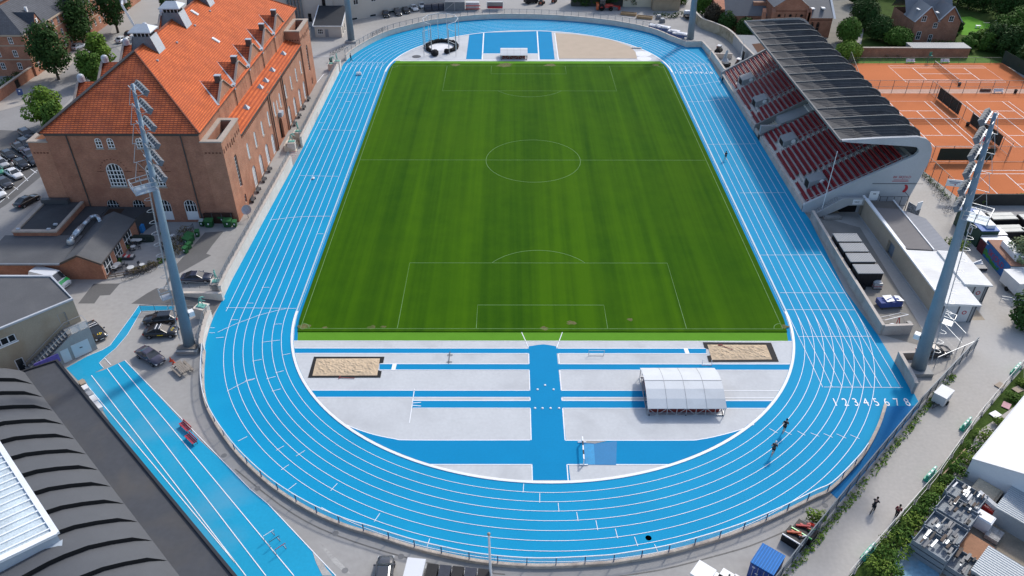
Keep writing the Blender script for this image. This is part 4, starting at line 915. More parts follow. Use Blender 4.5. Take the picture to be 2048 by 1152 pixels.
def person(label, x, y, rz, J, top, legs, hair, sleeve=.5, leg=.5, z=0, long_legs=False, extras=None):
 """J: joints in metres, facing +x"""
 t = thing('person', label, 'person', (x, y, z), rz)
 V = ['pel', 'waist', 'chest', 'neck', 'head', 'crown', 'shL', 'elL', 'wrL', 'haL', 'shR', 'elR', 'wrR', 'haR', 'hiL', 'knL', 'anL', 'toL', 'hiR', 'knR', 'anR', 'toR']
 P = [J[v] for v in V]; I = {v: i for i, v in enumerate(V)}
 E = [('pel', 'waist'), ('waist', 'chest'), ('chest', 'neck'), ('neck', 'head'), ('head', 'crown'), ('chest', 'shL'), ('shL', 'elL'), ('elL', 'wrL'), ('wrL', 'haL'), ('chest', 'shR'), ('shR', 'elR'), ('elR', 'wrR'), ('wrR', 'haR'), ('pel', 'hiL'), ('hiL', 'knL'), ('knL', 'anL'), ('anL', 'toL'), ('pel', 'hiR'), ('hiR', 'knR'), ('knR', 'anR'), ('anR', 'toR')]
 RD = dict(pel=.125, waist=.115, chest=.14, neck=.055, head=.095, crown=.075, sh=.065, el=.043, wr=.032, ha=.036, hi=.09, kn=.058, an=.040, to=.035)
 rd = [RD[v] if v in RD else RD[v[:2]] for v in V]
 body = skin_mesh('body', P, [(I[a], I[b_]) for a, b_ in E], rd, SKIN, t)
 mid = lambda a, b_, k: tuple(J[a][i]*(1-k)+J[b_][i]*k for i in range(3))
 pts = [J['pel'], J['waist'], J['chest'], mid('chest', 'neck', .6), J['shL'], mid('shL', 'elL', sleeve) if sleeve <= 1 else J['elL'], J['shR'], mid('shR', 'elR', sleeve) if sleeve <= 1 else J['elR']]
 ed = [(0, 1), (1, 2), (2, 3), (2, 4), (4, 5), (2, 6), (6, 7)]; rr = [.135, .128, .155, .07, .078, .062, .078, .062]
 if sleeve > 1: pts += [J['wrL'], J['wrR']]; ed += [(5, 8), (7, 9)]; rr += [.045, .045]
 skin_mesh('jacket' if sleeve > 1 else 'shirt', pts, ed, rr, top, t)
 pts = [J['pel'], J['hiL'], mid('hiL', 'knL', min(leg, 1)), J['hiR'], mid('hiR', 'knR', min(leg, 1))]; ed = [(0, 1), (1, 2), (0, 3), (3, 4)]; rr = [.14, .105, .082, .105, .082]
 if leg > 1: pts += [J['anL'], J['anR']]; ed += [(2, 5), (4, 6)]; rr += [.058, .058]
 skin_mesh('trousers' if leg > 1 else 'shorts', pts, ed, rr, legs, t)
 h = J['head']; c = J['crown']
 MB().ell(((h[0]+c[0])/2-.02, (h[1]+c[1])/2, (h[2]+c[2])/2+.05), .115, .105, .12, 10, 6).build('hair', hair, t, smooth=True)
 sh = mat('shoe', (.05, .05, .055), rough=.7) if leg > 1 else mat('running_shoe', (.5, .5, .5), rough=.7)
 for s_ in ('L', 'R'):
  a, b_ = Vector(J['an'+s_]), Vector(J['to'+s_]); MB().bar(a+(a-b_).normalized()*.06+Vector((0, 0, -.035)), b_+(b_-a).normalized()*.07, .1, .09).build('shoe', sh, t)
 f = MB(); hz = h[2]+.04
 for s_ in (-1, 1): f.ell((h[0]+.088, h[1]+s_*.033, hz), .012, .014, .01, 6, 4)
 f.build('eyes', TRIM, body)
 MB().ell((h[0]+.1, h[1], hz-.035), .02, .014, .022, 6, 4).build('nose', SKIN, body)
 MB().box((h[0]+.09, h[1], hz-.075), (.012, .045, .01)).build('mouth', mat('lips', (.3, .12, .1)), body)
 for s_ in (-1, 1): MB().ell((h[0], h[1]+s_*.095, hz-.015), .03, .012, .04, 6, 4).build('ear', SKIN, body)
 for s_ in ('L', 'R'):   # fingers and thumb
  wv, hv = Vector(J['wr'+s_]), Vector(J['ha'+s_]); d = (hv-wv).normalized(); sd_ = d.cross(Vector((0, 1, 0))).normalized() if abs(d.y) < .9 else Vector((1, 0, 0))
  fg = MB()
  for i, L_ in enumerate((.07, .085, .08, .06)):
   b0 = hv+sd_*(i-1.5)*.02; m_ = b0+d*L_*.5; fg.tube(b0, m_, .009, .008, n=5); fg.tube(m_, m_+(d+Vector((0, -.35 if s_ == 'L' else .35, 0))).normalized()*L_*.5, .008, .006, n=5)
  b0 = (wv+hv)/2; fg.tube(b0, b0+(d*.6+sd_*-.8).normalized()*.07, .011, .008, n=5)
  fg.build('fingers', SKIN, body)
 if extras: extras(t)
 return t
def run_pose(k=1, lean=.12):
 J = dict(pel=(0, 0, .96), waist=(.04, 0, 1.12), chest=(.10, 0, 1.34), neck=(.13, 0, 1.52), head=(.16, 0, 1.62), crown=(.17, 0, 1.73))
 J.update(shL=(.10, .18, 1.43), elL=(-.16, .25, 1.24), wrL=(.02, .22, 1.10), haL=(.08, .20, 1.12), shR=(.10, -.18, 1.43), elR=(.12, -.26, 1.16), wrR=(.34, -.16, 1.24), haR=(.40, -.14, 1.29))
 if k < 0:
  J.update(hiL=(0, .09, .92), knL=(.30, .10, .66), anL=(.12, .10, .30), toL=(.24, .10, .22), hiR=(0, -.09, .92), knR=(-.10, -.09, .50), anR=(-.36, -.09, .20), toR=(-.30, -.09, .08))
 else:
  J.update(hiL=(0, .09, .92), knL=(.20, .09, .56), anL=(.14, .09, .11), toL=(.28, .09, .06), hiR=(0, -.09, .92), knR=(-.06, -.09, .52), anR=(-.44, -.09, .50), toR=(-.50, -.09, .36))
 return J
def walk_pose(s=1):
 J = dict(pel=(0, 0, .95), waist=(.01, 0, 1.1), chest=(.03, 0, 1.34), neck=(.04, 0, 1.5), head=(.06, 0, 1.6), crown=(.07, 0, 1.72))
 J.update(shL=(.03, .19, 1.42), elL=(-.08, .24, 1.16), wrL=(.05, .22, .95), haL=(.07, .21, .87), shR=(.03, -.19, 1.42), elR=(.02, -.24, 1.15), wrR=(.20, -.20, 1.0), haR=(.25, -.19, .95))
 J.update(hiL=(0, .09, .92), knL=(.16, .09, .50), anL=(.26, .09, .10), toL=(.39, .09, .06), hiR=(0, -.09, .92), knR=(.03, -.09, .50), anR=(-.24, -.09, .14), toR=(-.14, -.09, .05))
 return J
def repeat_part(proto, parent, places):
 """first place takes the proto itself, the rest are copies that share its mesh"""
 for i, (p, rz) in enumerate(places):
  o = proto if i == 0 else proto.copy()
  if i: COL.objects.link(o); o.parent = parent
  o.location = p; o.rotation_euler = (0, 0, rz)
def resample(P, step):
 out = [P[0]]; acc = 0
 for a, b_ in zip(P, P[1:]):
  L_ = hypot(b_[0]-a[0], b_[1]-a[1]); t = step-acc
  while t <= L_ and L_ > 0: out.append((a[0]+(b_[0]-a[0])*t/L_, a[1]+(b_[1]-a[1])*t/L_)); t += step
  acc = (acc+L_) % step
 return out
def mesh_alpha(name, col, pitch=.12, thick=.2, dens=None):
 """wire mesh / netting: a thin sheet with real see-through holes"""
 if name in MATS: return MATS[name]
 m = mat(name, col, rough=.6); N, L, b = nodes_of(m)
 tr = N.new('ShaderNodeBsdfTransparent'); mx = N.new('ShaderNodeMixShader'); mx.inputs[0].default_value = dens if dens is not None else thick
 L.new(tr.outputs[0], mx.inputs[1]); L.new(b.outputs[0], mx.inputs[2]); L.new(mx.outputs[0], N['Material Output'].inputs[0]); return m
def rail_fence(name, label, cat, P, h, z0=0.0, step=2.0, post=.05, post_m=None, rails=(1.0,), rail_r=.03, panel=None, panel_z=(.05, 1.0), group=None, bars=None, pn='post'):
 o = P[len(P)//2]; t = thing(name, label, cat, (o[0], o[1], z0), 0, group); pm = post_m or STEELD
 Q = [(p[0]-o[0], p[1]-o[1]) for p in P]
 S_ = resample(Q, step)[:100]
 pr0 = MB().box((0, 0, h/2), (post, post, h)).build(pn, pm, t)
 pl_ = []
 for i, p in enumerate(S_):
  q = S_[min(i+1, len(S_)-1)]; r_ = S_[max(i-1, 0)]; pl_.append(((p[0], p[1], 0), atan2(q[1]-r_[1], q[0]-r_[0])))
 repeat_part(pr0, t, pl_)
 for k in rails:
  r_ = MB(); r_.wall(Q, rail_r*2, h*k-rail_r, h*k+rail_r); r_.build('rail', pm if not isinstance(rails, dict) else rails[k], t)
 if panel is not None:
  w_ = MB(); vs = [(p[0], p[1], h*panel_z[0]) for p in Q]+[(p[0], p[1], h*panel_z[1]) for p in Q]; n = len(Q)
  w_.add(vs, [(i, i+1, n+i+1, n+i) for i in range(n-1)]); w_.build('mesh_panel', panel, t)
 return t
def head(u0, v0, u1, v1):
 a, b_ = at(u0, v0), at(u1, v1); return atan2(b_[1]-a[1], b_[0]-a[0])
def carpx(label, u0, v0, u1, v1, **k):
 """a car from the ground point under its tail to the one under its nose"""
 a, b_ = at(u0, v0), at(u1, v1); return car(label, (a[0]+b_[0])/2, (a[1]+b_[1])/2, atan2(b_[1]-a[1], b_[0]-a[0]), **k)
rs = thing('restaurant', 'low brick restaurant with grey felt roofs, gabled wing and a shiny vent duct', 'building', (-73, -32, 0))
b = MB(); zc, za = 3.0, 3.9
fC = face2d((-83.5, -40.4), (1, 0)); cw = [(2.0+i*5.2, .5, 2.6, 2.5) for i in range(2)]
wall_open(b, fC, [(0, 0), (11.9, 0), (11.9, zc), (0, zc)], [arch_pts(s, a, w_, t_, kind='rect') for s, a, w_, t_ in cw], .2)
b.prism([(-83.5, -40.38), (-83.5, -33.2), (-71.6, -33.2), (-71.6, -40.38)], 0, zc-.002)
rsw = b.build('wall', BRICK, rs, abs_=True)
for s, a, w_, t_ in cw: add_window(rs, fC, s, a, w_, t_, .12, kind='rect', cols=4, rows=1, bar=.1)
MB().prism([(-83.8, -40.75), (-71.6, -40.75), (-71.6, -33.0), (-83.8, -33.0)], zc, [zc, zc+.02, zc+.28, zc+.28]).build('flat_roof', BITUM2, rs, abs_=True)
MB().bb(-83.9, -40.95, zc-.12, -71.7, -40.6, zc+.1).build('eave', LEADD, rs, abs_=True)
MB().prism([(-82.3, -33.2), (-75.5, -33.2), (-75.5, -23.5), (-82.3, -23.5)], 0, za).build('upper_block', BRICK, rs, abs_=True)
MB().prism([(-81.6, -32.6), (-75.9, -32.6), (-75.9, -23.6), (-81.6, -23.6)], za, za+.03).build('flat_roof', BITUM, rs, abs_=True)
pw = MB().bb(-82.4, -33.3, za, -75.4, -32.6, za+.25).bb(-82.4, -32.6, za, -81.65, -23.6, za+.25).bb(-75.9, -32.6, za, -75.4, -23.6, za+.25); pw.build('parapet', STONE, rs, abs_=True)
MB().prism([(-75.4, -33.2), (-71.6, -33.2), (-71.6, -23.5), (-75.4, -23.5)], 0, 3.1).build('flat_roof', BITUM, rs, abs_=True)
xl, xr, xm, y0, y1 = -71.6, -65.8, -68.7, -40.4, -27.5
g = MB(); fG = face2d((xl, y0), (1, 0)); g.add([fG(0, 0), fG(xr-xl, 0), fG(xr-xl, zc), fG(xm-xl, 4.35), fG(0, zc)], [(0, 1, 2, 3, 4)])
fR = face2d((xr, y0), (0, 1)); tw = [(1.9, .3, 2.6, 2.6), (5.6, .1, 2.4, 2.6), (9.4, .3, 2.8, 2.6)]
wall_open(g, fR, [(0, 0), (y1-y0, 0), (y1-y0, zc), (0, zc)], [arch_pts(s, a, w_, t_, kind='rect') for s, a, w_, t_ in tw], .2)
g.add([(xl, y1, 0), (xr, y1, 0), (xr, y1, zc), (xm, y1, 4.35), (xl, y1, zc)], [(4, 3, 2, 1, 0)])
g.build('gabled_wing', BRICK, rs, abs_=True)
for s, a, w_, t_ in tw: add_window(rs, fR, s, a, w_, t_, .1, kind='rect', cols=3, rows=2, bar=.12, edge=.14)
rf = MB(); e_ = .3
rf.add([(xl, y0-e_, zc+.05), (xm, y0-e_, 4.45), (xr+e_, y0-e_, zc-.08), (xl, y1, zc+.05), (xm, y1, 4.45), (xr+e_, y1, zc-.08)], [(0, 1, 4, 3), (1, 2, 5, 4)])
rf.build('gable_roof', BITUM2, rs, abs_=True)
vg = MB().bar((xl, y0-.32, zc+.06), (xm, y0-.32, 4.46), .12, .3).bar((xm, y0-.32, 4.46), (xr+e_, y0-.32, zc-.07), .12, .3).bar((xr+e_, y0-.3, zc-.08), (xr+e_, y1, zc-.08), .14, .14); vg.build('verge_board', GUTTER, rs, abs_=True)
MB().prism([(-71.6, -27.5), (-65.8, -27.5), (-64.3, -23.5), (-71.6, -23.5)], 0, 3.0).build('flat_roof', BITUM, rs, abs_=True)
MB().bb(-71.2, -26.8, 3.02, -68.7, -24.2, 3.05).build('rust_stained_patch', mat('rust_stain', (.05, .03, .02), rough=.9), rs, abs_=True)
MB().bb(-82.0, -24.4, za+.05, -77.6, -23.6, za+.9).build('roof_unit', STEELD, rs, abs_=True)
dk = MB(); kk = .1909; dz = 3.75
P = [at3(u*kk, 360+v*kk, dz) for u, v in ((735, 640), (770, 590), (870, 475), (945, 395), (985, 375), (1020, 378), (1045, 420))]
for i, (a, c) in enumerate(zip(P, P[1:])): dk.tube(a, c, .36 if i < 2 else .3, n=10)
dk.tube(P[1]+(P[2]-P[1])*.2, P[1]+(P[2]-P[1])*.75, .45, n=12); dk.tube(P[-1], P[-1]+Vector((0, 0, -.9)), .3, n=10); dk.lathe((P[0].x, P[0].y, 3.1), [(.2, 0), (.55, .2), (.55, .7), (.35, 1.1)], 12)
dk.build('vent_duct', mat('shiny_duct', (.55, .60, .64), rough=.3, metal=.55, var=.1), rs, abs_=True, smooth=True)
for u, v in ((797, 350), (700, 420), (262, 417)):
 p = at3(u*.139, 400+v*.139, za+.3); MB().box(p, (.55, .4, .25)).build('roof_vent', LEAD, rs, abs_=True)
REND = mat('beige_render', (.40, .335, .25), rough=.92, var=.12, scale=.4, stain=(.30, .22, .14), stain_amt=.8)
CONCW = mat('grey_concrete', (.36, .36, .35), rough=.9, var=.13, scale=.6, stain=(.27, .26, .25), stain_amt=.7)
wk = thing('workshop_building', 'beige rendered two storey workshop with a flat grey roof and outside stair', 'building', (-68, -57, 0))
zr = 7.4; c0 = at(145, 598, zr); dW = Vector((-.7, -.714)); dN = Vector((.714, -.70))
c1 = (c0[0]+dW.x*22, c0[1]+dW.y*22); c2 = at(100, 600-100+.2258*235-52.6+.4, zr); c2 = (-66.9, -50.3); c3 = (-95, -50.3)
wb = MB(); fW = face2d(c1, (-dW.x, -dW.y)); WL = 22
hs = [(WL-8.9, 4.9, 2.6, 6.0), (WL-13.1, .95, 2.6, 2.1), (WL-8.4, .1, 1.0, 2.3), (WL-1.9, 3.95, 1.0, 6.1), (WL-17, 4.9, 2.6, 6.0)]
wall_open(wb, fW, [(0, 0), (WL, 0), (WL, zr), (0, zr)], [arch_pts(s, a, w_, t_, kind='rect') for s, a, w_, t_ in hs], .2)
for a, b_ in ((c0, c2), (c2, c3), (c3, c1)): wb.add([(a[0], a[1], 0), (b_[0], b_[1], 0), (b_[0], b_[1], zr), (a[0], a[1], zr)], [(0, 1, 2, 3)])
wb.build('wall', REND, wk, abs_=True)
for i, (s, a, w_, t_) in enumerate(hs):
 if i == 3: add_window(wk, fW, s, a, w_, t_, .15, kind='rect', cols=1, rows=1, frame=CONCW, glass=REND, name='door', pane='door_leaf')
 else: add_window(wk, fW, s, a, w_, t_, .12, kind='rect', cols=3 if w_ > 2 else 1, rows=1, edge=.12, bar=.14, sill=FRAMEW if w_ > 2 else None)
MB().poly([(p[0], p[1]) for p in (c1, c0, c2, c3)], zr-.05).build('flat_roof', BITUM2, wk, abs_=True)
MB().wall([c1, c0, c2, c3], .32, zr-.1, zr+.14).build('roof_edge', mat('zinc_edge', (.45, .47, .50), rough=.5, var=.1), wk, abs_=True)
ST = lambda s, d, z: (c0[0]+dW.x*s+dN.x*d, c0[1]+dW.y*s+dN.y*d, z)
sb = MB(); d0, d1 = .02, 2.0; zp = 3.75
prof = [(-.2, 0), (-.2, zp), (2.0, zp), (8.2, .35), (8.2, 0)]
n = len(prof); sb.add([ST(s, d0, z) for s, z in prof]+[ST(s, d1, z) for s, z in prof], [tuple(range(n)), tuple(range(2*n-1, n-1, -1))]+[(i, n+i, n+(i+1) % n, (i+1) % n) for i in range(n)])
stw = sb.build('stair_block', CONCW, wk, abs_=True)
for i in range(14):
 s = 2.0+i*.44; MB().add([ST(s, .1, zp-i*.243+.16), ST(s+.46, .1, zp-i*.243+.16), ST(s+.46, 1.9, zp-i*.243+.16), ST(s, 1.9, zp-i*.243+.16), ST(s+.46, .1, zp-i*.243-.1), ST(s+.46, 1.9, zp-i*.243-.1)], [(3, 2, 1, 0), (2, 5, 4, 1)]).build('step', mat('tread_grey', (.20, .21, .22), rough=.6), stw, abs_=True)
rl = MB()
for d in (.25, 1.9):
 rl.bar(ST(-.2, d, zp+1), ST(2, d, zp+1), .06); rl.bar(ST(2, d, zp+1), ST(8.2, d, 1.3), .06)
for s in (-.2, .9, 2.0): rl.bar(ST(s, 1.9, zp), ST(s, 1.9, zp+1), .06)
rl.bar(ST(-.2, .25, zp+1), ST(-.2, 1.9, zp+1), .06); rl.build('handrail', STEEL, stw, abs_=True)
MB().add([ST(-.15, 1.95, zp+.05), ST(1.9, 1.95, zp+.05), ST(1.9, 1.95, zp+.95), ST(-.15, 1.95, zp+.95)], [(0, 1, 2, 3)]).build('glass_panel', mesh_alpha('railing_glass', (.5, .56, .6), dens=.5), stw, abs_=True)
for s0, s1, zt in ((.5, 2.7, 2.2), (3.1, 4.1, 2.1)):
 dn = MB();
 for a, b_ in (((s0, s1, zt), None),): dn.add([ST(s0, 2.05, .1), ST(s1, 2.05, .1), ST(s1, 2.05, zt), ST(s0, 2.05, zt), ST(s0, 1.99, .1), ST(s1, 1.99, .1), ST(s1, 1.99, zt), ST(s0, 1.99, zt)], [(3, 2, 1, 0), (2, 3, 7, 6), (0, 4, 7, 3), (1, 2, 6, 5)])
 d_ = dn.build('door', mat('pale_door', (.60, .65, .68), rough=.5, var=.05), wk, abs_=True)
 if s1-s0 > 2: MB().add([ST((s0+s1)/2+a, 2.07, 1.25+z) for a, z in ((-.18, 0), (.18, .05), (.2, .2), (-.16, .16))], [(3, 2, 1, 0)]).build('door_mark', TRIM, d_, abs_=True)
MB().add([ST(3.2, 2.3, .1), ST(7.2, 2.6, .1), ST(7.0, 2.3, 1.5), ST(3.6, 2.15, 1.2), ST(5.2, 2.5, 1.9)], [(0, 1, 2, 4, 3)])
solo('banner', MB().prism([ST(4.4, 2.2, 0)[:2], ST(7.4, 2.2, 0)[:2], ST(7.4, 2.3, 0)[:2], ST(4.4, 2.3, 0)[:2]], .9, 2.1), mat('violet_banner', (.14, .11, .42), rough=.7, var=.3, scale=2), 'crumpled violet banner hanging at the foot of the outside stair', 'banner', abs_=True)
bh = thing('vaulted_hall', 'black roofed hall with a row of curved roof shells and white skylight', 'hall', (-55, -85, 0))
E0, E1 = Vector(at3(118, 724, 3.3)), Vector(at3(472, 1151, 3.3)); dE = (E1-E0).normalized(); nE = Vector((-.70, -.714, 0)); nE = Vector((dE.y, -dE.x, 0));
if nE.x > 0: nE = -nE
RB = mat('black_membrane', (.066, .070, .079), rough=.8, var=.14, scale=.3, fine=2, stain=(.10, .092, .083), stain_amt=.6)
RSH = mat('shell_membrane', (.082, .088, .099), rough=.7, var=.1, scale=.6)
hp = lambda s, t, z: E0+dE*s+nE*t+Vector((0, 0, z-3.3))
m_ = MB()
foot = [hp(s, t, 0) for s, t in ((-.3, 0), (55, 0), (55, 24), (-6, 24))]
m_.prism([(p.x, p.y) for p in foot], 0, 3.3); m_.build('wall', mat('dark_cladding', (.03, .031, .033), rough=.6, var=.2), bh, abs_=True)
MB().prism([(p.x, p.y) for p in foot], 3.302, 3.34).build('flat_roof', RB, bh, abs_=True)
MB().wall([(hp(s, t, 0).x, hp(s, t, 0).y) for s, t in ((-6, 24), (-.3, .12), (55, .12))], .3, 3.3, 3.56).build('parapet', mat('parapet_capping', (.035, .036, .04), rough=.5), bh, abs_=True)
tips = [(165, 170), (215, 232), (270, 298), (325, 370), (388, 443), (443, 521), (503, 603), (567, 688), (637, 772), (705, 863), (777, 960), (855, 1062)]
ss = []
for a, b_ in tips:
 p = at3(a*512/1305, 700+b_*512/1305, 3.4); ss.append((p-E0).dot(dE))
d_ = (ss[-1]-ss[0])/11; ss = [ss[0]+d_*i for i in range(-1, 15)]
T0 = 3.75
prof = [(0, 3.36), (.5, 3.85), (1.5, 4.75), (3.3, 5.95), (5.0, 6.9), (6.9, 7.5), (8.2, 7.75), (14, 8.1), (20, 7.0)]
rise = .62
for i in range(len(ss)-1):
 s0, s1 = ss[i], ss[i+1]+.25; sh = MB(); k = len(prof)
 vs = [hp(s0, T0+t, z-.0) for t, z in prof]+[hp(s1, T0+t, z+(rise*min(1, t/1.2) if t else 0)) for t, z in prof]
 sh.add(vs, [(j, j+1, k+j+1, k+j) for j in range(k-1)]); so = sh.build('roof_shell', RSH, bh, abs_=True, smooth=True)
 rs_ = MB(); vs = [hp(s1+.004, T0+t, z-.05) for t, z in prof]+[hp(s1+.004, T0+t, z+(rise*min(1, t/1.2) if t else 0)+.0) for t, z in prof]
 rs_.add(vs, [(k+j, k+j+1, j+1, j) for j in range(k-1)]); rs_.build('shell_edge', mat('shell_edge', (.010, .011, .013), rough=.6), so, abs_=True)
sS = (at3(265*.392, 700+965*.392, 8.6)-E0).dot(dE); sA = sS-34; tS = 10.3
sk = MB(); z0, z1, w_ = 7.6, 9.1, 5.2
zs = 8.75
P = [hp(sA, tS, z0), hp(sS, tS, z0), hp(sS, tS, zs), hp(sA, tS, zs), hp(sA, tS+w_, z1+.3), hp(sS, tS+w_, z1+.3), hp(sS, tS+w_, z0), hp(sA, tS+w_, z0)]
sk.add(P, [(3, 2, 1, 0), (1, 2, 5, 6)]); sk.build('skylight_base', mat('pale_cladding', (.42, .48, .54), rough=.5, var=.1), bh, abs_=True)
sf = MB()
for t in (0, 1):
 q = lambda s: hp(s, tS+w_*t, zs+.1 if not t else z1+.4); sf.bar(q(sA), q(sS), .5, .3)
sf.bar(hp(sS-.2, tS, zs+.1), hp(sS-.2, tS+w_, z1+.4), .6, .3)
skl = sf.build('skylight', mat('skylight_white', (.82, .84, .86), rough=.4), bh, abs_=True)
for i in range(34):
 s = sS-1.0-i*.95; MB().bar(hp(s, tS, zs+.12), hp(s, tS+w_, z1+.42), .14, .14).build('glazing_bar', MATS['skylight_white'], skl, abs_=True)
MB().add([hp(sA, tS, zs+.05), hp(sS, tS, zs+.05), hp(sS, tS+w_, z1+.35), hp(sA, tS+w_, z1+.35)], [(0, 1, 2, 3)]).build('pane', mat('milky_glazing', (.50, .58, .62), rough=.2, var=.35, scale=.5), skl, abs_=True)
eb = MB(); c = hp(sS+2.2, tS+4.6, 8.1); eb.box(c, (2.2, 1.2, .5), atan2(dE.y, dE.x)+.9); eb.build('roof_hatch', mat('hatch_green', (.55, .62, .60), rough=.5), bh, abs_=True)
gw = MB(); k = [hp(sS+.01, tS-.2, 7.9), hp(sS+3.3, tS+1.5, 7.3), hp(sS+6.0, tS+8, 7.4), hp(sS, tS+8, 8.2)]
gw.add(k, [(3, 2, 1, 0)]); gw.build('grey_flashing', MATS['pale_cladding'], bh, abs_=True)
nw = thing('apartment_house', 'red brick apartment house with a dark slate roof on the street corner', 'building', (-125, 60, 0))
AX0, AX1, AY0, AY1, AE, AR = -134.0, -118.5, 45.2, 110.0, 10.0, 14.4
a = MB(); fA = face2d((AX0, AY0), (1, 0)); fB = face2d((AX1, AY0), (0, 1))
hA = [(x, z0, 1.1, z0+1.7) for x in (1.5, 5, 8.2, 12.2) for z0 in (1.6, 4.6, 7.7)]; hB = [(2.2+i*2.9, z0, 1.1, z0+1.7) for i in range(20) for z0 in (1.6, 4.6, 7.7)]
wall_open(a, fA, [(0, 0), (15.5, 0), (15.5, AE), (0, AE)], [arch_pts(s, z0, w_, z1, kind='seg', n=4) for s, z0, w_, z1 in hA], .2)
wall_open(a, fB, [(0, 0), (64.8, 0), (64.8, AE), (0, AE)], [arch_pts(s, z0, w_, z1, kind='seg', n=4) for s, z0, w_, z1 in hB], .2)
a.add([(AX0, AY0, 0), (AX0, AY0, AE), (AX0, AY1, AE), (AX0, AY1, 0)], [(3, 2, 1, 0)])
a.build('wall', BRICK, nw, abs_=True)
for s, z0, w_, z1 in hA: add_window(nw, fA, s, z0, w_, z1, .1, kind='seg', cols=2, rows=2, bar=.1, edge=.13)
for s, z0, w_, z1 in hB: add_window(nw, fB, s, z0, w_, z1, .1, kind='seg', cols=2, rows=2, bar=.1, edge=.13)
am = (AX0+AX1)/2
r_ = MB().add([(AX0-.4, AY0-.4, AE), (AX1+.4, AY0-.4, AE), (AX1+.4, AY1, AE), (AX0-.4, AY1, AE), (am, AY0+7.4, AR), (am, AY1-7, AR)], [(0, 1, 4), (1, 2, 5, 4), (2, 3, 5), (3, 0, 4, 5)]); nr = r_.build('roof', SLATE, nw, abs_=True)
MB().box(at3(52, 19, 12.6), (.5, .5, 1.2)).build('chimney', FRAMEW, nr, abs_=True)
MB().bb(AX1, AY0-.45, AE-.4, AX1+.45, AY1, AE-.02).bb(AX0, AY0-.45, AE-.4, AX1, AY0-.003, AE-.02).build('cornice', mat('sand_stone', (.42, .34, .26), rough=.9, var=.1), nw, abs_=True)
bd = MB()
for z in (3.9, 7.2): bd.bb(AX1, AY0-.06, z, AX1+.06, AY1, z+.25); bd.bb(AX0, AY0-.06, z, AX1, AY0-.003, z+.25)
bd.build('string_course', MATS['sand_stone'], nw, abs_=True)
for yc in (52.5, 71, 90):
 d = MB().add([(AX1+.05, yc-1.9, AE), (AX1+.05, yc+1.9, AE), (AX1+.05, yc, AE+2.8)], [(0, 1, 2)]); dm = d.build('dormer', BRICK, nw, abs_=True)
 MB().add([(AX1+.2, yc-2.1, AE-.1), (AX1+.2, yc, AE+3.0), (AX1-5.2, yc, AE+3.0), (AX1+.2, yc+2.1, AE-.1)], [(0, 1, 2), (2, 1, 3)]).build('dormer_roof', SLATE, dm, abs_=True)
 MB().bb(AX1+.06, yc-.45, AE+.3, AX1+.1, yc+.45, AE+1.6).build('window', FRAMEW, dm, abs_=True)
n2 = thing('corner_house', 'second slate roofed brick house at the upper left edge', 'building', (-140, 75, 0))
MB().prism([(-150, 62), (-136, 62), (-136, 100), (-150, 100)], 0, 11).build('wall', BRICK, n2, abs_=True)
MB().add([(-150.4, 61.6, 11), (-135.6, 61.6, 11), (-135.6, 100, 11), (-150.4, 100, 11), (-143, 69, 15.5), (-143, 94, 15.5)], [(0, 1, 4), (1, 2, 5, 4), (2, 3, 5), (3, 0, 4, 5)]).build('roof', SLATE, n2, abs_=True)
gwl = thing('garden_wall', 'brick garden wall with a dark gateway along the pavement', 'wall', (-119, 36, 0))
MB().bb(-119.3, 8, 0, -118.9, 36.6, 2.3).bb(-119.3, 38.4, 0, -118.9, 45.1, 2.3).bb(-119.3, 36.6, 2.0, -118.9, 38.4, 2.3).build('wall', BRICK, gwl, abs_=True)
MB().bb(-119.4, 8, 2.3, -118.8, 45.1, 2.45).build('coping', STONE, gwl, abs_=True)
MB().bb(-119.15, 36.65, .05, -119.05, 38.35, 2.0).build('gate', DARK, gwl, abs_=True)
for i in range(7): shrub('dark green shrub growing behind the brick garden wall', -121.5-rnd(0, 1.5), 31+i*2.1, 1.4, 1.9, LEAF_D, 160, .35, group='shrubs behind the garden wall')
tree('dark broad street tree in front of the apartment house corner', 'tree', -112.2, 42.8, 12.4, 4.9, 4.2, LEAF_D, 3600, .5, nc=18)
tree('dark street tree between the corner tree and the upper street', 'tree', -117, 67.5, 11.5, 5.0, 3.6, LEAF_D, 3200, .5, nc=16)
tree('dark street tree with a tall bare trunk at the top of the street', 'tree', -112.5, 78.2, 13.2, 4.6, 4.4, LEAF_D, 3000, .5, nc=16)
tree('light green tree behind the rear dormers of the brick hall', 'tree', -104.2, 50.0, 8.2, 3.5, 1.6, LEAF_L, 2400, .45)
tree('light green tree between two rear dormers of the brick hall', 'tree', -102.5, 40.0, 7.4, 3.2, 1.5, LEAF_M, 2200, .45)
tree('light green tree at the left end of the brick hall', 'tree', -100.6, 16.0, 8.0, 4.1, 1.5, LEAF_L, 3000, .45)
tree('small light green tree beside the corner of the brick hall', 'tree', -97.4, 11.2, 6.6, 2.6, 1.2, LEAF_M, 1600, .42)
tree('dark tree at the top edge beyond the hall ridge', 'tree', -84, 96, 12, 4.2, 3, LEAF_D, 1600, .5)
tree('dark tree with a thin bare trunk on the plaza', 'tree', -101, 88, 12, 3.6, 5.5, LEAF_D, 1500, .5)
sg = thing('street_sign', 'blue street sign panel beside the pavement', 'sign', at(46, 200))
MB().tube((0, 0, 0), (0, 0, 2.6), .05).build('pole', STEEL, sg); MB().box((0, -.05, 1.9), (1.3, .06, 1.5)).build('panel', mat('sign_blue', (.05, .09, .22), rough=.5), sg); MB().disc((0, 0, 0), .2, 12).xf(Matrix.Translation((0, -.085, 2.15)) @ Matrix.Rotation(pi/2, 4, 'X')).build('emblem', WHITE, sg)
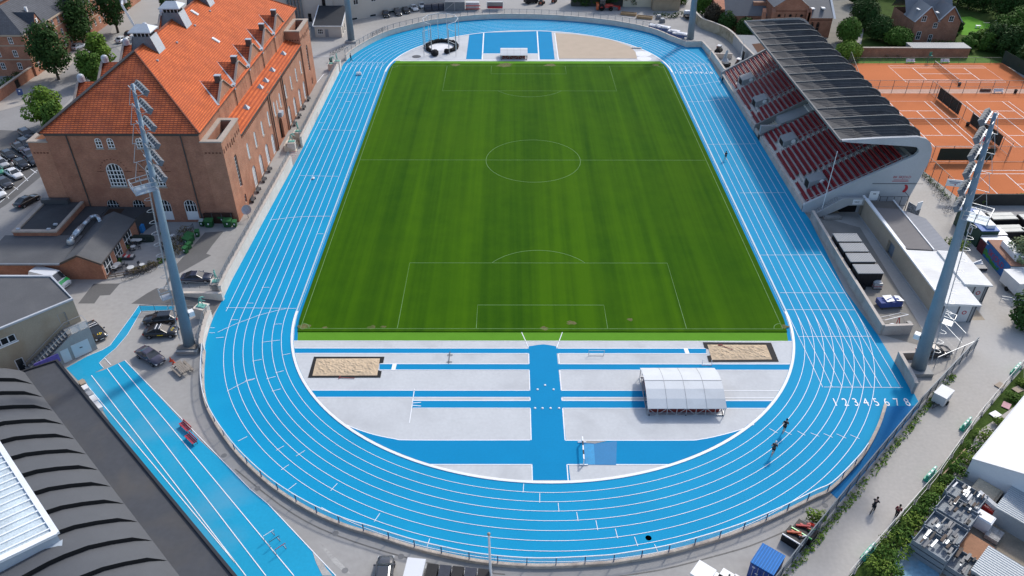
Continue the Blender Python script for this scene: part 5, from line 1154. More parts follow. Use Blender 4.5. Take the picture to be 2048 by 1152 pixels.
bt = thing('boom_lift', 'white boom lift truck raised behind the hall roof', 'lift', at(282, 80))
MB().box((0, 0, .9), (4.5, 2.2, 1.2)).build('chassis', P_WHITE, bt); MB().bar((0, 0, 1.5), (-2, -1, 9.5), .55).bar((-2, -1, 9.5), (-2.4, 1, 10.2), .4).build('boom', FRAMEW, bt); MB().box((-2.4, 1.3, 10), (1.5, 1, 1.1)).build('basket', STEEL, bt)
for sx in (-1.5, 1.5):
 for sy in (-1, 1): MB().lathe((0, 0, 0), [(.3, -.15), (.45, -.14), (.45, .14), (.3, .15)], 14).xf(Matrix.Translation((sx, sy, .45)) @ Matrix.Rotation(pi/2, 4, 'X')).build('wheel', TYRE, bt)
carpx('black car parked behind the rear dormers', 254, 78, 266, 66, kind='hatch', pt=P_BLACK); carpx('white car parked behind the rear dormers', 240, 86, 252, 80, kind='hatch', pt=P_WHITE)
carpx('small white car far up the street by the facade', 152, 100, 166, 94, kind='hatch', pt=P_WHITE); carpx('white car under the tall plaza trees', 270, 66, 285, 52, kind='sedan', pt=P_SILV)
GP = 'cars parked beside the brick hall'
for lab, p, kd, pt in (('black estate car half hidden by the hall corner turret', (44, 288, 64, 300), 'suv', P_BLACK), ('dark grey saloon in the second row beside the hall', (30, 292, 51, 307), 'sedan', P_DGREY), ('black car nose against the hall wall', (51, 305, 70, 321), 'sedan', P_PURP), ('black car behind the silver car', (8, 308, 32, 324), 'hatch', P_BLACK),
 ('silver car at the left edge of the car park', (-8, 324, 17, 340), 'hatch', P_SILV), ('black hatchback between the white car and the hall', (33, 325, 58, 342), 'hatch', P_BLACK), ('white saloon in the car park', (14, 343, 46, 362), 'sedan', P_WHITE), ('dark grey hatchback behind the white saloon', (-4, 362, 27, 381), 'hatch', P_DGREY),
 ('white car cut by the left edge', (-18, 382, 10, 398), 'sedan', P_WHITE), ('green car at the left edge', (-14, 338, 6, 355), 'hatch', paint('teal_paint', (.05, .25, .16))), ('black car deep in the corner by the hall wall', (58, 318, 76, 333), 'sedan', P_BLACK), ('dark car at the far end of the car park', (46, 268, 66, 281), 'suv', P_DGREY)):
 carpx(lab, *p, kind=kd, pt=pt, group=GP)
carpx('glossy black saloon driving past the restaurant roof', 36, 418, 76, 396, kind='sedan', pt=P_BLACK, name='moving_car')
carpx('navy car with a dark soft roof by the statue', 367, 562, 424, 560, kind='sedan', pt=P_NAVY)
carpx('black estate car with roof rails behind the mast', 358, 641, 288, 646, kind='estate', pt=P_BLACK)
carpx('black taxi with two white roof stripes beside the mast', 287, 671, 362, 668, kind='sedan', pt=P_BLACK, extras=taxi_marks)
carpx('black taxi parked against the workshop stair', 174, 648, 212, 688, kind='sedan', pt=P_BLACK, extras=taxi_marks)
carpx('dark purple saloon parked alone near the picnic table', 277, 703, 330, 734, kind='sedan', pt=P_PURP)
carpx('white van with a bright green bonnet', 60, 560, 153, 580, kind='van', pt=P_WHITE, cat='van', name='van', bonnet=P_GREEN)
carpx('dark grey car at the bottom edge below the track fence', 766, 1188, 773, 1124, kind='hatch', pt=P_DGREY)
GRB = mat('green_bin_plastic', (.018, .095, .03), rough=.5, var=.15); GRL = mat('green_bin_lid', (.035, .15, .05), rough=.45, var=.15)
def bin_(x, y, rz, big, label, pale=False):
 w_, d, h = (1.35, 1.0, 1.25) if big else (.62, .72, 1.05)
 t = thing('wheelie_bin' if not big else 'refuse_container', label, 'bin', (x, y, 0), rz, 'green bins behind the hall')
 q = MB(); k = .86
 q.add([(-w_/2*k, -d/2*k, .12), (w_/2*k, -d/2*k, .12), (w_/2*k, d/2*k, .12), (-w_/2*k, d/2*k, .12), (-w_/2, -d/2, h), (w_/2, -d/2, h), (w_/2, d/2, h), (-w_/2, d/2, h)], [(3, 2, 1, 0), (0, 1, 5, 4), (1, 2, 6, 5), (2, 3, 7, 6), (3, 0, 4, 7)]); q.build('bin_body', GRB, t)
 MB().prism([(-w_/2-.04, -d/2-.05), (w_/2+.04, -d/2-.05), (w_/2+.04, d/2+.04), (-w_/2-.04, d/2+.04)], h, [h+.06, h+.06, h+.2, h+.2]).build('lid', GRL if not pale else mat('pale_lid', (.45, .5, .47)), t)
 for sx in (-1, 1):
  MB().tube((sx*w_*.3-.04, d*.36, .12), (sx*w_*.3+.04, d*.36, .12), .12, n=10).build('wheel', TYRE, t)
 MB().box((0, -d/2*.97-.0, h*.62), (.22, .02, .28)).build('sticker', WHITE, t)
kb_ = .1389
for u, v, rz, big, lab, pl_ in ((828, 375, 0, 0, 'small pale lidded bin left of the wall containers', 1), (935, 385, .05, 1, 'green refuse container under the bin shelter', 0), (1203, 382, .05, 1, 'green refuse container near the turret corner', 0), (1303, 385, 0, 0, 'small green bin at the turret corner', 0), (765, 525, .15, 0, 'tall green bin apart from the others on the paving', 0), (655, 590, -.5, 1, 'green refuse container uppermost along the terrace fence', 0), (630, 640, -.5, 1, 'green refuse container second along the terrace fence', 0), (640, 705, -.4, 0, 'small green bin third along the terrace fence', 0), (595, 765, -.4, 0, 'small green bin lowest along the terrace fence', 0), (1130, 320, 0, 1, 'green container behind the bin shelter rail', 0)):
 x, y = at(290+u*kb_, 400+v*kb_); bin_(x, y, rz, big, lab, pl_)
sh_ = thing('bin_shelter', 'dark brown bin shelter against the hall wall', 'shelter', (-54.3, -24.1, 0))
MB().bb(-56.0, -23.9, .02, -51.2, -23.5, 1.9).build('back_panel', mat('brown_boards', (.05, .025, .018), rough=.8, var=.3), sh_, abs_=True)
for x in (-56, -54.4, -52.8, -51.2): MB().box((x, -24.3, 1.1), (.09, .09, 2.2)).build('post', STEELD, sh_, abs_=True)
TBL = mat('white_table', (.68, .68, .66), rough=.5)
tk = .1909
for i, (u, v, big) in enumerate(((1420, 665, 1), (1465, 665, 1), (1240, 920, 1), (1212, 950, 1), (1380, 955, 1), (1405, 735, 0), (1500, 925, 0), (2150, 690, 0), (2190, 770, 1))):
 x, y = at(u*tk, 360+v*tk);
 if u > 2000: x, y = at(347, 478) if i == 7 else at(335, 497)
 t = thing('terrace_table', ['white round table beside the blue tarpaulin', 'second white round table beside the blue tarpaulin', 'white round table by the green parasol base', 'white round table nearest the gabled wall', 'white oval table at the terrace edge among bicycles', 'small white table by the barrels', 'small white table among the edge planters', 'white table behind the mast in the planting', 'white table right of the mast near the shrubs'][i], 'table', (x, y, 0), 0, 'white terrace tables')
 rr = .55 if big else .4; MB().lathe((0, 0, .72), [(.01, 0), (rr, 0), (rr, .04), (.01, .045)], 16).build('table_top', TBL, t); MB().tube((0, 0, .03), (0, 0, .72), .04).build('pedestal', STEELD, t); MB().lathe((0, 0, 0), [(.28, 0), (.05, .05)], 12).build('foot', STEELD, t)
 for a in (0.4, 2.5, 4.6):
  c = thing('terrace_chair', 'dark folding chair at a white terrace table', 'chair', (x+.85*cos(a), y+.85*sin(a), 0), a+pi, 'folding chairs on the terrace')
  MB().box((0, 0, .45), (.4, .42, .04)).build('seat', STEELD, c); MB().box((-.2, 0, .7), (.04, .42, .4)).build('backrest', STEELD, c)
  for sx in (-.17, .17):
   for sy in (-.18, .18): MB().box((sx, sy, .22), (.03, .03, .44)).build('leg', STEELD, c)
BRN = leaf_mat('dry_leaves', (.13, .105, .045));
for i, (u, v, r, m) in enumerate(((352, 505, 1.6, BRN), (340, 497, 1.5, BRN), (362, 485, 1.5, BRN), (372, 466, 1.4, BRN), (332, 470, .8, LEAF_Y), (252, 498, .8, LEAF_Y), (237, 525, .7, LEAF_M), (288, 540, 1.0, BRN), (270, 545, .9, BRN), (305, 533, 1.0, BRN), (322, 524, .9, LEAF_M))):
 x, y = at(u, v); shrub(['dry brown shrub nearest the mast in the terrace bed', 'dry brown shrub left of the mast bed', 'dry brown shrub in the middle of the terrace bed', 'dry brown shrub at the top of the terrace bed', 'yellow flowering pot plant in the terrace bed', 'yellow pot plant against the restaurant wall', 'green pot plant by the terrace door', 'dry plant in the middle of the edge planters', 'dry plant at the left end of the edge planters', 'dry plant near the right of the edge planters', 'green plant at the right end of the edge planters'][i], x, y, r, r*.95, m, 260, .22, group='terrace plants')
BK = mat('bicycle_frame', (.10, .10, .11), rough=.4)
def bike(x, y, rz, label, m=None, group=None):
 t = thing('bicycle', label, 'bicycle', (x, y, 0), rz, group); m = m or BK
 f = MB(); A, B_, C_, D_ = (-.15, 0, .32), (.0, 0, .30), (-.28, 0, .85), (.40, 0, .82)
 for a, b_ in ((B_, C_), (C_, D_), (B_, D_), (B_, (-.52, 0, .34)), (C_, (-.52, 0, .34)), (D_, (.53, 0, .34)), (D_, (.38, 0, 1.0))): f.tube(a, b_, .022, n=5)
 f.build('frame', m, t)
 for sx in (-.52, .53):
  w_ = MB()
  for i in range(16):
   a0, a1 = 2*pi*i/16, 2*pi*(i+1)/16; w_.tube((sx+.33*cos(a0), 0, .34+.33*sin(a0)), (sx+.33*cos(a1), 0, .34+.33*sin(a1)), .022, n=4, cap=False)
  w_.build('wheel', TYRE, t)
 MB().box((-.3, 0, .9), (.26, .13, .06)).build('saddle', TRIM, t); MB().tube((.36, -.27, 1.0), (.36, .27, 1.0), .02).build('handlebar', STEELD, t)
 return t
for i, (u, v, a) in enumerate(((256, 560, .5), (268, 556, .4), (279, 551, .7), (292, 547, .3), (303, 542, .6))):
 bike(*at(u, v), a, 'dark bicycle leaning in the row along the terrace edge', group='bicycles at the terrace edge')
rail_fence('terrace_fence', 'low grey steel fence beside the green bins', 'fence', pp([(388, 458), (372, 490), (356, 512), (345, 527), (342, 535)]), 1.1, step=1.6, rails=(1.0, .55), panel=mesh_alpha('fence_mesh', (.2, .2, .2), dens=.25))
rail_fence('picket_fence', 'dark low fence along the lower terrace edge', 'fence', pp([(215, 558), (250, 552), (290, 545), (320, 530), (328, 520)]), .7, step=1.2, post=.08, rails=(.95, .4), rail_r=.05, post_m=mat('weathered_wood', (.13, .10, .08), rough=.9, var=.3))
rug = thing('lounge_seat', 'low outdoor seat with red and white patterned cushions', 'seat', at(255, 517))
MB().box((0, 0, .25), (2.2, 1.0, .4)).build('seat_base', STEELD, rug)
for i in range(5): MB().box((-.85+i*.42, rnd(-.2, .2), .52), (.4, .7, .14), rnd(-.2, .2)).build('cushion', mat('red_cushion', (.45, .06, .06), rough=.9) if i % 2 else mat('white_cushion', (.6, .57, .53), rough=.9), rug)
tp = MB().box((0, 0, .7), (2.4, 1.6, 1.2)).ell((.1, 0, 1.3), 1.2, .8, .35, 10, 4, .12); solo('tarpaulin_stack', tp, mat('blue_tarp', (.03, .22, .55), rough=.6, var=.3, scale=2), 'stack covered by a bright blue tarpaulin at the terrace corner', 'tarpaulin', (*at(276, 462), 0))
solo('planter_box', MB().bb(-2.2, -.4, 0, 2.2, .4, 1.0).bb(-2.1, -.3, 1.0, 2.1, .3, 1.05), mat('dark_green_box', (.03, .045, .038), rough=.7), 'long dark planter box beside the tarpaulin', 'planter', (*at(281, 482), 0))
WCR = mat('cream_wall', (.68, .60, .52), rough=.9, var=.14, scale=.5, fine=3, stain=(.55, .46, .38), stain_amt=.6)
def pwall(name, label, P, h, th=.4, m=WCR, cap=True):
 o = P[len(P)//2]; t = thing(name, label, 'wall', (o[0], o[1], 0)); MB().wall(P, th, 0, h).build('wall_body', m, t, abs_=True)
 if cap: MB().wall(P, th+.14, h, h+.1).build('coping', mat('wall_coping', (.50, .45, .40), rough=.9, var=.15), t, abs_=True)
 return t
def shift(P, d):
 return [(x, y) for x, y, z in MB().strip(P, 2*abs(d), 0).v[(len(P) if d < 0 else 0):(2*len(P) if d < 0 else len(P))]]
WH = 2.1
wA = shift(pp([(447, 596), (464, 560), (530, 437), (586, 332)]), .2)
pwall('perimeter_wall', 'cream wall between the track and the hall from the statue to the steps', wA, WH)
wB = shift(smooth_pts(pp([(606, 294), (679, 144.5)]), 2), .2)
pwall('perimeter_wall', 'cream wall beside the track from the hall steps to the far opening', wB, WH)
wC = shift(PL[[i for i, p in enumerate(PL) if p[1] > at(690, 124)[1]][0]:], .2)
pwall('perimeter_wall', 'cream wall round the far bend of the track', wC, 1.35)
RLM = mat('railing_grey', (.16, .18, .20), rough=.5, metal=.3, var=.1)
wm = mesh_alpha('railing_mesh', (.14, .16, .18), dens=.32)
rail_fence('wall_railing', 'grey railing on the wall in front of the hall, statue to steps', 'railing', shift(wA, .12), 1.0, z0=WH+.1, step=2.0, post_m=RLM, rails=(1.0, .5), panel=wm)
rail_fence('wall_railing', 'grey railing on the wall in front of the hall beyond the steps', 'railing', shift(wB, .12), 1.0, z0=WH+.1, step=2.0, post_m=RLM, rails=(1.0, .5), panel=wm)
rail_fence('wall_railing', 'tall posted railing round the far bend', 'railing', wC, 1.3, z0=1.45, step=2.15, post=.08, post_m=RLM, rails=(.97,), panel=mesh_alpha('far_mesh', (.3, .32, .34), dens=.14))
NB = PB[4*2:]; j0 = [i for i, p in enumerate(PB) if p[1] < at(1658, 983)[1]+6][0]
kerbw = thing('track_kerb_wall', 'low pale kerb wall round the near bend of the track', 'wall', (0, -90, 0)); MB().wall(PB, .35, 0, .42).build('wall_body', mat('kerb_wall', (.50, .43, .36), rough=.9, var=.25, scale=1.2, stain=(.28, .22, .18), stain_amt=.8), kerbw, abs_=True)
rail_fence('track_railing', 'white and blue mesh railing round the near bend', 'railing', PB[j0:], 1.15, z0=.4, step=2.9, post=.09, post_m=mat('blue_post', (.05, .10, .20), rough=.5), rails={1.0: mat('white_rail', (.7, .73, .76), rough=.5)}, rail_r=.045, panel=mesh_alpha('white_mesh', (.55, .65, .75), dens=.30))
wD = shift(pp([(409, 704), (411, 685), (418, 655), (426, 637)]), .2)
pwall('perimeter_wall', 'cream wall end beside the opening near the floodlight mast', wD, 1.4); rail_fence('wall_railing', 'grey railing behind the wall end near the mast', 'railing', shift(wD, .2), 1.0, z0=1.5, step=1.4, post_m=RLM, rails=(1.0, .5))
solo('ramp_wall', MB().wall(pp([(362, 590), (448, 600)]), .5, 0, [.5, 1.35]), WCR, 'sloping cream wall beside the ramp down to the track', 'wall', abs_=True)
rail_fence('ramp_railing', 'grey railing along the top of the ramp wall', 'railing', pp([(362, 588), (440, 592)]), 1.1, z0=1.2, step=1.6, post_m=RLM, rails=(1.0, .5), panel=wm)
rail_fence('yard_railing', 'grey railing behind the two black cars', 'railing', pp([(284, 625), (345, 622), (390, 627)]), 1.3, step=1.9, post_m=RLM, rails=(1.0,), panel=wm)
sp = thing('stone_steps', 'cream stone steps from the hall down to the track between two statues', 'steps', (*at(600, 300), 0))
a_, b_, c_, d_ = at(591, 306), at(609, 287), at(605, 282), at(586, 300)
for i in range(6):
 x0 = at(598, 296)[0]-.2-i*.36; MB().bb(x0-.4, at(598, 304)[1], 0, x0, at(598, 281)[1], .25+i*.22).build('step', mat('step_stone', (.66, .58, .46), rough=.9, var=.1), sp, abs_=True)
BRZ = mat('green_bronze', (.16, .40, .34), rough=.6, var=.3, scale=3)
def statue(u, v, label, pz, pose, rz, s=1.15):
 x, y = at(u, v); t = thing('statue', label, 'statue', (x, y, 0), rz)
 q = MB().box((0, 0, pz/2), (1.5, 1.5, pz)).box((0, 0, pz+.06), (1.65, 1.65, .12)); q.build('plinth', WCR, t)
 J = {k: tuple(c*s for c in p) for k, p in (run_pose() if pose == 'run' else walk_pose()).items()}
 if pose == 'bow': J.update(chest=(.35*s, 0, 1.25*s), neck=(.5*s, 0, 1.35*s), head=(.6*s, 0, 1.38*s), crown=(.7*s, 0, 1.42*s), shL=(.35*s, .2*s, 1.3*s), shR=(.35*s, -.2*s, 1.3*s), elL=(.6*s, .25*s, 1.1*s), wrL=(.75*s, .12*s, 1.3*s), haL=(.8*s, .08*s, 1.38*s), elR=(.65*s, -.2*s, 1.05*s), wrR=(.85*s, -.05*s, .95*s), haR=(.92*s, -.02*s, .92*s), knR=(-.1*s, -.09*s, .5*s), anR=(-.35*s, -.09*s, .08*s), toR=(-.3*s, -.09*s, .03*s))
 if pose == 'run': J.update(anR=(-.40*s, -.09*s, .10*s), toR=(-.32*s, -.09*s, .05*s))
 V = list(J); I = {k: i for i, k in enumerate(V)}
 E = [('pel', 'waist'), ('waist', 'chest'), ('chest', 'neck'), ('neck', 'head'), ('head', 'crown'), ('chest', 'shL'), ('shL', 'elL'), ('elL', 'wrL'), ('wrL', 'haL'), ('chest', 'shR'), ('shR', 'elR'), ('elR', 'wrR'), ('wrR', 'haR'), ('pel', 'hiL'), ('hiL', 'knL'), ('knL', 'anL'), ('anL', 'toL'), ('pel', 'hiR'), ('hiR', 'knR'), ('knR', 'anR'), ('anR', 'toR')]
 rd = dict(pel=.15, waist=.14, chest=.17, neck=.07, head=.11, crown=.09, sh=.085, el=.06, wr=.045, ha=.05, hi=.11, kn=.075, an=.055, to=.05)
 o = skin_mesh('figure', [J[k] for k in V], [(I[a], I[b_]) for a, b_ in E], [rd[k] if k in rd else rd[k[:2]] for k in V], BRZ, t, root=I['pel']); o.location = (0, 0, pz+.22)
 MB().box((.1, 0, pz+.18), (1.3, .8, .14)).build('bronze_base', BRZ, t)
statue(438, 583, 'green bronze running figure on the plinth above the ramp', 1.75, 'walk', .2); statue(408, 633, 'green bronze bending figure on the plinth beside the mast', 1.75, 'bow', -.3)
statue(599, 281, 'green bronze standing figure on the upper plinth of the hall steps', 1.9, 'walk', 0); statue(585, 300, 'green bronze crouching figure on the lower plinth of the hall steps', 1.7, 'bow', .1)
statue(676, 140, 'green bronze figure on the tall plinth at the far opening', 2.1, 'walk', 0); statue(664, 139, 'dark bronze figure on the low plinth at the far opening', 1.4, 'bow', 0)
WOOD = mat('weathered_wood', (.13, .10, .08), rough=.9, var=.3)
def picnic(u, v, rz, label):
 t = thing('picnic_table', label, 'table', (*at(u, v), 0), rz, 'wooden picnic tables in the yard'); wd = mat('grey_timber', (.27, .235, .20), rough=.9, var=.3, scale=2)
 for i in range(4): MB().box((0, -.36+i*.24, .76), (2.6, .21, .05)).build('table_board', wd, t)
 for s in (-1, 1):
  MB().box((0, s*.85, .46), (2.6, .3, .05)).build('bench', wd, t)
  f = MB().bar((s*.95, -.9, .03), (s*.95, -.2, .75), .08).bar((s*.95, .9, .03), (s*.95, .2, .75), .08).bar((s*.95, -.95, .42), (s*.95, .95, .42), .08); f.build('trestle', wd, t)
picnic(366, 742, head(352, 728, 382, 757), 'wooden picnic table with two orange cones beside it'); picnic(377, 702, 0, 'wooden picnic table against the foot of the mast')
for u, v in ((342, 722), (348, 727)):
 t = thing('traffic_cone', 'orange cone standing by the picnic table', 'cone', (*at(u, v), 0), 0, 'orange cones by the picnic table'); MB().lathe((0, 0, .04), [(.16, 0), (.03, .7)], 12).build('cone_body', mat('cone_orange', (.75, .10, .04), rough=.6), t); MB().box((0, 0, .02), (.42, .42, .04)).build('base', MATS['cone_orange'], t)
RDB = mat('red_bench', (.50, .035, .05), rough=.5, var=.1)
for u, v, lab in ((371.5, 858, 'upper of the two red benches on the warm-up lane'), (383, 883, 'lower of the two red benches on the warm-up lane')):
 t = thing('track_bench', lab, 'bench', (*at(u, v), 0), head(362, 846, 383, 866), 'red benches on the warm-up lane')
 for i in range(3): MB().box((0, -.2+i*.2, .45), (1.9, .17, .05)).build('seat_slat', RDB, t)
 MB().box((0, .34, .7), (1.9, .06, .3)).build('backrest', RDB, t)
 for s in (-.8, .8):
  for y in (-.22, .3): MB().box((s, y, .22), (.06, .06, .44)).build('leg', STEELD, t)
def hurdle(x, y, rz, label, bar_m=None, group=None, h=.9):
 t = thing('hurdle', label, 'hurdle', (x, y, 0), rz, group)
 MB().box((0, 0, h), (.04, 1.18, .07)).build('bar', bar_m or WHITE, t)
 for s in (-.56, .56):
  MB().box((0, s, h/2), (.035, .035, h)).build('upright', STEEL, t); MB().box((-.32, s, .03), (.7, .05, .05)).build('foot', STEEL, t)
for u, v, lab, m in ((540, 1077, 'white topped hurdle, first of the row on the warm-up lane', WHITE), (551, 1089, 'dark hurdle in the middle of the row on the warm-up lane', STEELD), (563, 1104, 'red topped hurdle, last of the row on the warm-up lane', P_RED)):
 hurdle(*at(u, v), head(183, 751, 492, 1152), lab, m, 'hurdles on the warm-up lane')
PKW = mat('faded_red_white', (.55, .30, .33), rough=.7, var=.2)
for u0, v0, u1, v1, n, g in ((570, 352, 592, 312, 12, 'stacked hurdles below the hall steps'), (613, 268, 632, 233, 12, 'stacked hurdles above the hall steps')):
 for i in range(n):
  k = i/(n-1); x, y = at(u0+(u1-u0)*k, v0+(v1-v0)*k); hurdle(x-.1, y, pi/2 if False else -pi/2, 'red and white hurdle in the row stored along the wall '+('below' if 'below' in g else 'above')+' the steps', P_RED if i < 4 else PKW, g, .95)
for i, (u, v, l, m) in enumerate(((165, 770, 1.0, PKW), (172, 780, .9, FRAMEW), (181, 792, .9, STEEL), (188, 803, 1.3, FRAMEW), (197, 816, 1.5, FRAMEW))):
 solo('storage_crate', MB().box((0, 0, .25), (l, .6, .5)).box((0, 0, .53), (l+.05, .65, .06)), m if i else mat('pallet_wood', (.38, .31, .24), rough=.9), ['wooden crate with bottles uppermost along the black hall wall', 'white box second along the black hall wall', 'grey box in the middle along the black hall wall', 'white box fourth along the black hall wall', 'long white box lowest along the black hall wall'][i], 'crate', (*at(u+1, v), 0), atan2(dE.y, dE.x), 'boxes along the black hall wall')
ds = thing('satellite_dish', 'grey dish on a stand beside the hall turret', 'dish', (*at(497, 436), 0))
MB().tube((0, 0, 0), (0, 0, 1.6), .06).build('stand', STEEL, ds); MB().lathe((0, 0, 0), [(.02, 0), (.5, .08), (.85, .25)], 18).xf(Matrix.Translation((.1, -.2, 1.7)) @ Matrix.Rotation(R(50), 4, 'X')).build('reflector', STEEL, ds)
for i, (u, v) in enumerate(((517, 402), (530, 383), (543, 362), (556, 342), (611, 250), (620, 234), (629, 217), (637, 200))):
 t = thing('garden_bench', 'dark bench against the hall wall between its tall windows', 'bench', (-49.9, at(u, v)[1], 0), 0, 'benches along the hall wall'); MB().box((0, 0, .45), (.5, 1.6, .06)).build('seat', STEELD, t); MB().box((-.25, 0, .75), (.06, 1.6, .4)).build('backrest', STEELD, t)
 for s in (-.7, .7): MB().box((0, s, .22), (.45, .06, .44)).build('leg', STEELD, t)
MASTM = mat('mast_blue_grey', (.20, .28, .35), rough=.5, metal=.15, var=.12, scale=.6)
LAMPM = mat('lamp_housing', (.16, .18, .21), rough=.4, metal=.5, var=.3); LAMPG = mat('lamp_glass', (.55, .60, .66), rough=.12, spec=.7)
def mast(name_label, base, top, zt, r0, r1, detail, face, base_m=None):
 bx, by = base; tx, ty = top; t = thing('floodlight_mast', name_label, 'floodlight', (bx, by, 0))
 d = Vector((tx-bx, ty-by, zt)); P = lambda z: Vector((0, 0, .6))+Vector((d.x, d.y, zt-.6))*((z-.6)/(zt-.6))
 rad = lambda z: r0+(r1-r0)*z/zt
 MB().tube(P(.6), P(zt), r0, r1, n=16).build('pole', MASTM, t, smooth=True)
 MB().box((0, 0, .3), (2.8, 2.8, .6)).build('base_block', CONCW, t)
 if not detail: return t
 zp = zt-12.2; fx, fy = face; F_ = Vector((fx, fy, 0)).normalized(); S_ = Vector((-F_.y, F_.x, 0))
 pf = MB(); c = P(zp)-F_*1.2
 pf.box(c, (2.6, 2.4, .1), atan2(F_.y, F_.x)); po = pf.build('platform', mat('platform_grating', (.30, .36, .42), rough=.5, metal=.2), t)
 rl = MB()
 for zz_ in (.55, 1.1):
  k = [c+F_*a+S_*b_+Vector((0, 0, zz_)) for a, b_ in ((1.3, -1.2), (-1.3, -1.2), (-1.3, 1.2), (1.3, 1.2))]
  for a, b_ in zip(k, k[1:]): rl.bar(a, b_, .07)
 for a, b_ in ((1.3, -1.2), (-1.3, -1.2), (-1.3, 1.2), (1.3, 1.2), (0, -1.2), (0, 1.2)):
  q = c+F_*a+S_*b_; rl.bar(q, q+Vector((0, 0, 1.1)), .07)
 rl.build('guard_rail', STEEL, po)
 for i in range(6):
  z = zp+1.3+i*2.05; a_ = MB(); c = P(z); a_.bar(c-S_*1.9+F_*.5, c+S_*1.9+F_*.5, .16); a_.bar(c-F_*.2, c+F_*.5, .14); a_.bar(c-S_*1.9+F_*.5, c+Vector((0, 0, -.8)), .07); a_.bar(c+S_*1.9+F_*.5, c+Vector((0, 0, -.8)), .07); a_.bar(c-S_*1.7-F_*.15, c+S_*1.7-F_*.15, .08)
  ao = a_.build('lamp_arm', STEEL, t)
  for s in (-1.6, -.8, 0, .8, 1.6):
   L_ = MB(); q = c+S_*s+F_*.85; L_.box((0, 0, 0), (.46, .66, .70)); L_.tube((-.3, 0, 0), (-.15, 0, 0), .22, n=8)
   mt = Matrix.Translation(q) @ Matrix.Rotation(atan2(F_.y, F_.x), 4, 'Z') @ Matrix.Rotation(R(38), 4, 'Y'); L_.xf(mt); L_.build('lamp', LAMPM, ao)
   g = MB().box((.22, 0, 0), (.02, .5, .54)); g.xf(mt); g.build('lamp_glass', LAMPG, ao)
 ld = MB()
 for s in (-.25, .25): ld.bar(P(2)-F_*(rad(2)+.35)+S_*s, P(zp)-F_*(rad(zp)+.35)+S_*s, .05)
 z = 2.2
 while z < zp: ld.bar(P(z)-F_*(rad(z)+.35)-S_*.25, P(z)-F_*(rad(z)+.35)+S_*.25, .04); z += .6
 ld.build('ladder', STEEL, t)
 hoops = MB(); z = 4
 while z < zp:
  c = P(z)-F_*(rad(z)+.35); pts = [c+F_*(-.75*sin(a))+S_*(.42*cos(a)) for a in (0, .8, 1.57, 2.3, 3.14)]
  for a, b_ in zip(pts, pts[1:]): hoops.bar(a, b_, .04)
  z += 1.5
 hoops.build('ladder_cage', STEEL, t)
 for z in (zp*.37,):
  q = MB(); c = P(z)-F_*(rad(z)+.9); q.box(c, (1.3, 1.2, .08), atan2(F_.y, F_.x))
  for a, b_ in ((-.6, -.6), (-.6, .6), (.6, -.6), (.6, .6)): q.bar(c+F_*a+S_*b_, c+F_*a+S_*b_+Vector((0, 0, 1.1)), .06)
  for a, b_ in (((-.6, -.6), (-.6, .6)), ((-.6, .6), (.6, .6)), ((-.6, -.6), (.6, -.6))): q.bar(c+F_*a[0]+S_*a[1]+Vector((0, 0, 1.1)), c+F_*b_[0]+S_*b_[1]+Vector((0, 0, 1.1)), .06)
  q.build('rest_landing', STEEL, t)
 br = MB()
 for i in range(5):
  z = zp+1.2+i*2.2; a = P(z)-F_*.3; br.bar(a, a-F_*(1.7-i*.3), .05); br.bar(a-F_*(1.7-i*.3), P(z+2.2)-F_*(1.4-i*.3), .05); br.bar(P(z), P(z+2.2)-F_*(1.4-i*.3), .04)
 br.build('bracing', STEEL, t)
 sp_ = MB(); c = P(5.2)+S_*0+F_*(rad(5)+.35); sp_.box(c, (.7, .8, .7), atan2(F_.y, F_.x)); so = sp_.build('loudspeaker', FRAMEW, t); MB().box(c+F_*.36, (.03, .66, .56), atan2(F_.y, F_.x)).build('speaker_front', TRIM, so)
 return t
mL = at(379, 690, .6); mast('tall blue grey floodlight mast leaning in front of the brick hall', mL, at(265, 168, 35.6), 35.6, .76, .18, True, (1, .75))
mR = at(1837, 734, .6); mast('tall blue grey floodlight mast on the stand side near the chute', mR, at(1991, 226, 35.3), 35.3, .92, .20, True, (-1, .75))
mast('blue grey mast foot at the far left bend cut by the top edge', at(703, 84), (-46.2, 68.5), 33, .95, .36, False, (1, -1)); mast('blue grey mast at the far right bend cut by the top edge', at(1380, 82), (42.6, 70.3), 33, .95, .36, False, (-1, -1))
CSTD = mat('stand_concrete', (.40, .40, .395), rough=.9, var=.12, scale=.4, stain=(.30, .30, .30), stain_amt=.6)
CSTEP = mat('step_concrete', (.60, .57, .53), rough=.92, var=.14, scale=.5, stain=(.33, .31, .29), stain_amt=.6)
CDARK = mat('dark_concrete', (.20, .20, .20), rough=.9, var=.15, scale=.5)
GPOD = mat('grey_paint', (.27, .285, .30), rough=.6, var=.1)
REDS = rib_mat('red_seats', (.30, .016, .030), pitch=.5, axis=1, amt=.5, rough=.5, var=.12, bump=.3)
ROOFC = rib_mat('roof_concrete', (.080, .080, .082), pitch=.42, axis=1, amt=.22, rough=.9, var=.25, scale=.5, bump=.3, stain=(.040, .040, .042), stain_amt=.8)
nt = ROOFC.node_tree   # board marks across the plates
st = thing('grandstand', 'concrete grandstand with red seats under a folded plate cantilever roof', 'grandstand', (55, 12, 0))
SY0, SY1 = -19.4, 45.0
SZ = lambda x: 1.2+.577*(x-46.5)
MB().bb(46.3, SY0, 0, 46.65, SY1, 1.05).build('front_wall', mat('stand_front', (.50, .46, .41), rough=.9, var=.2, scale=.6, stain=(.34, .30, .26), stain_amt=.7), st, abs_=True)
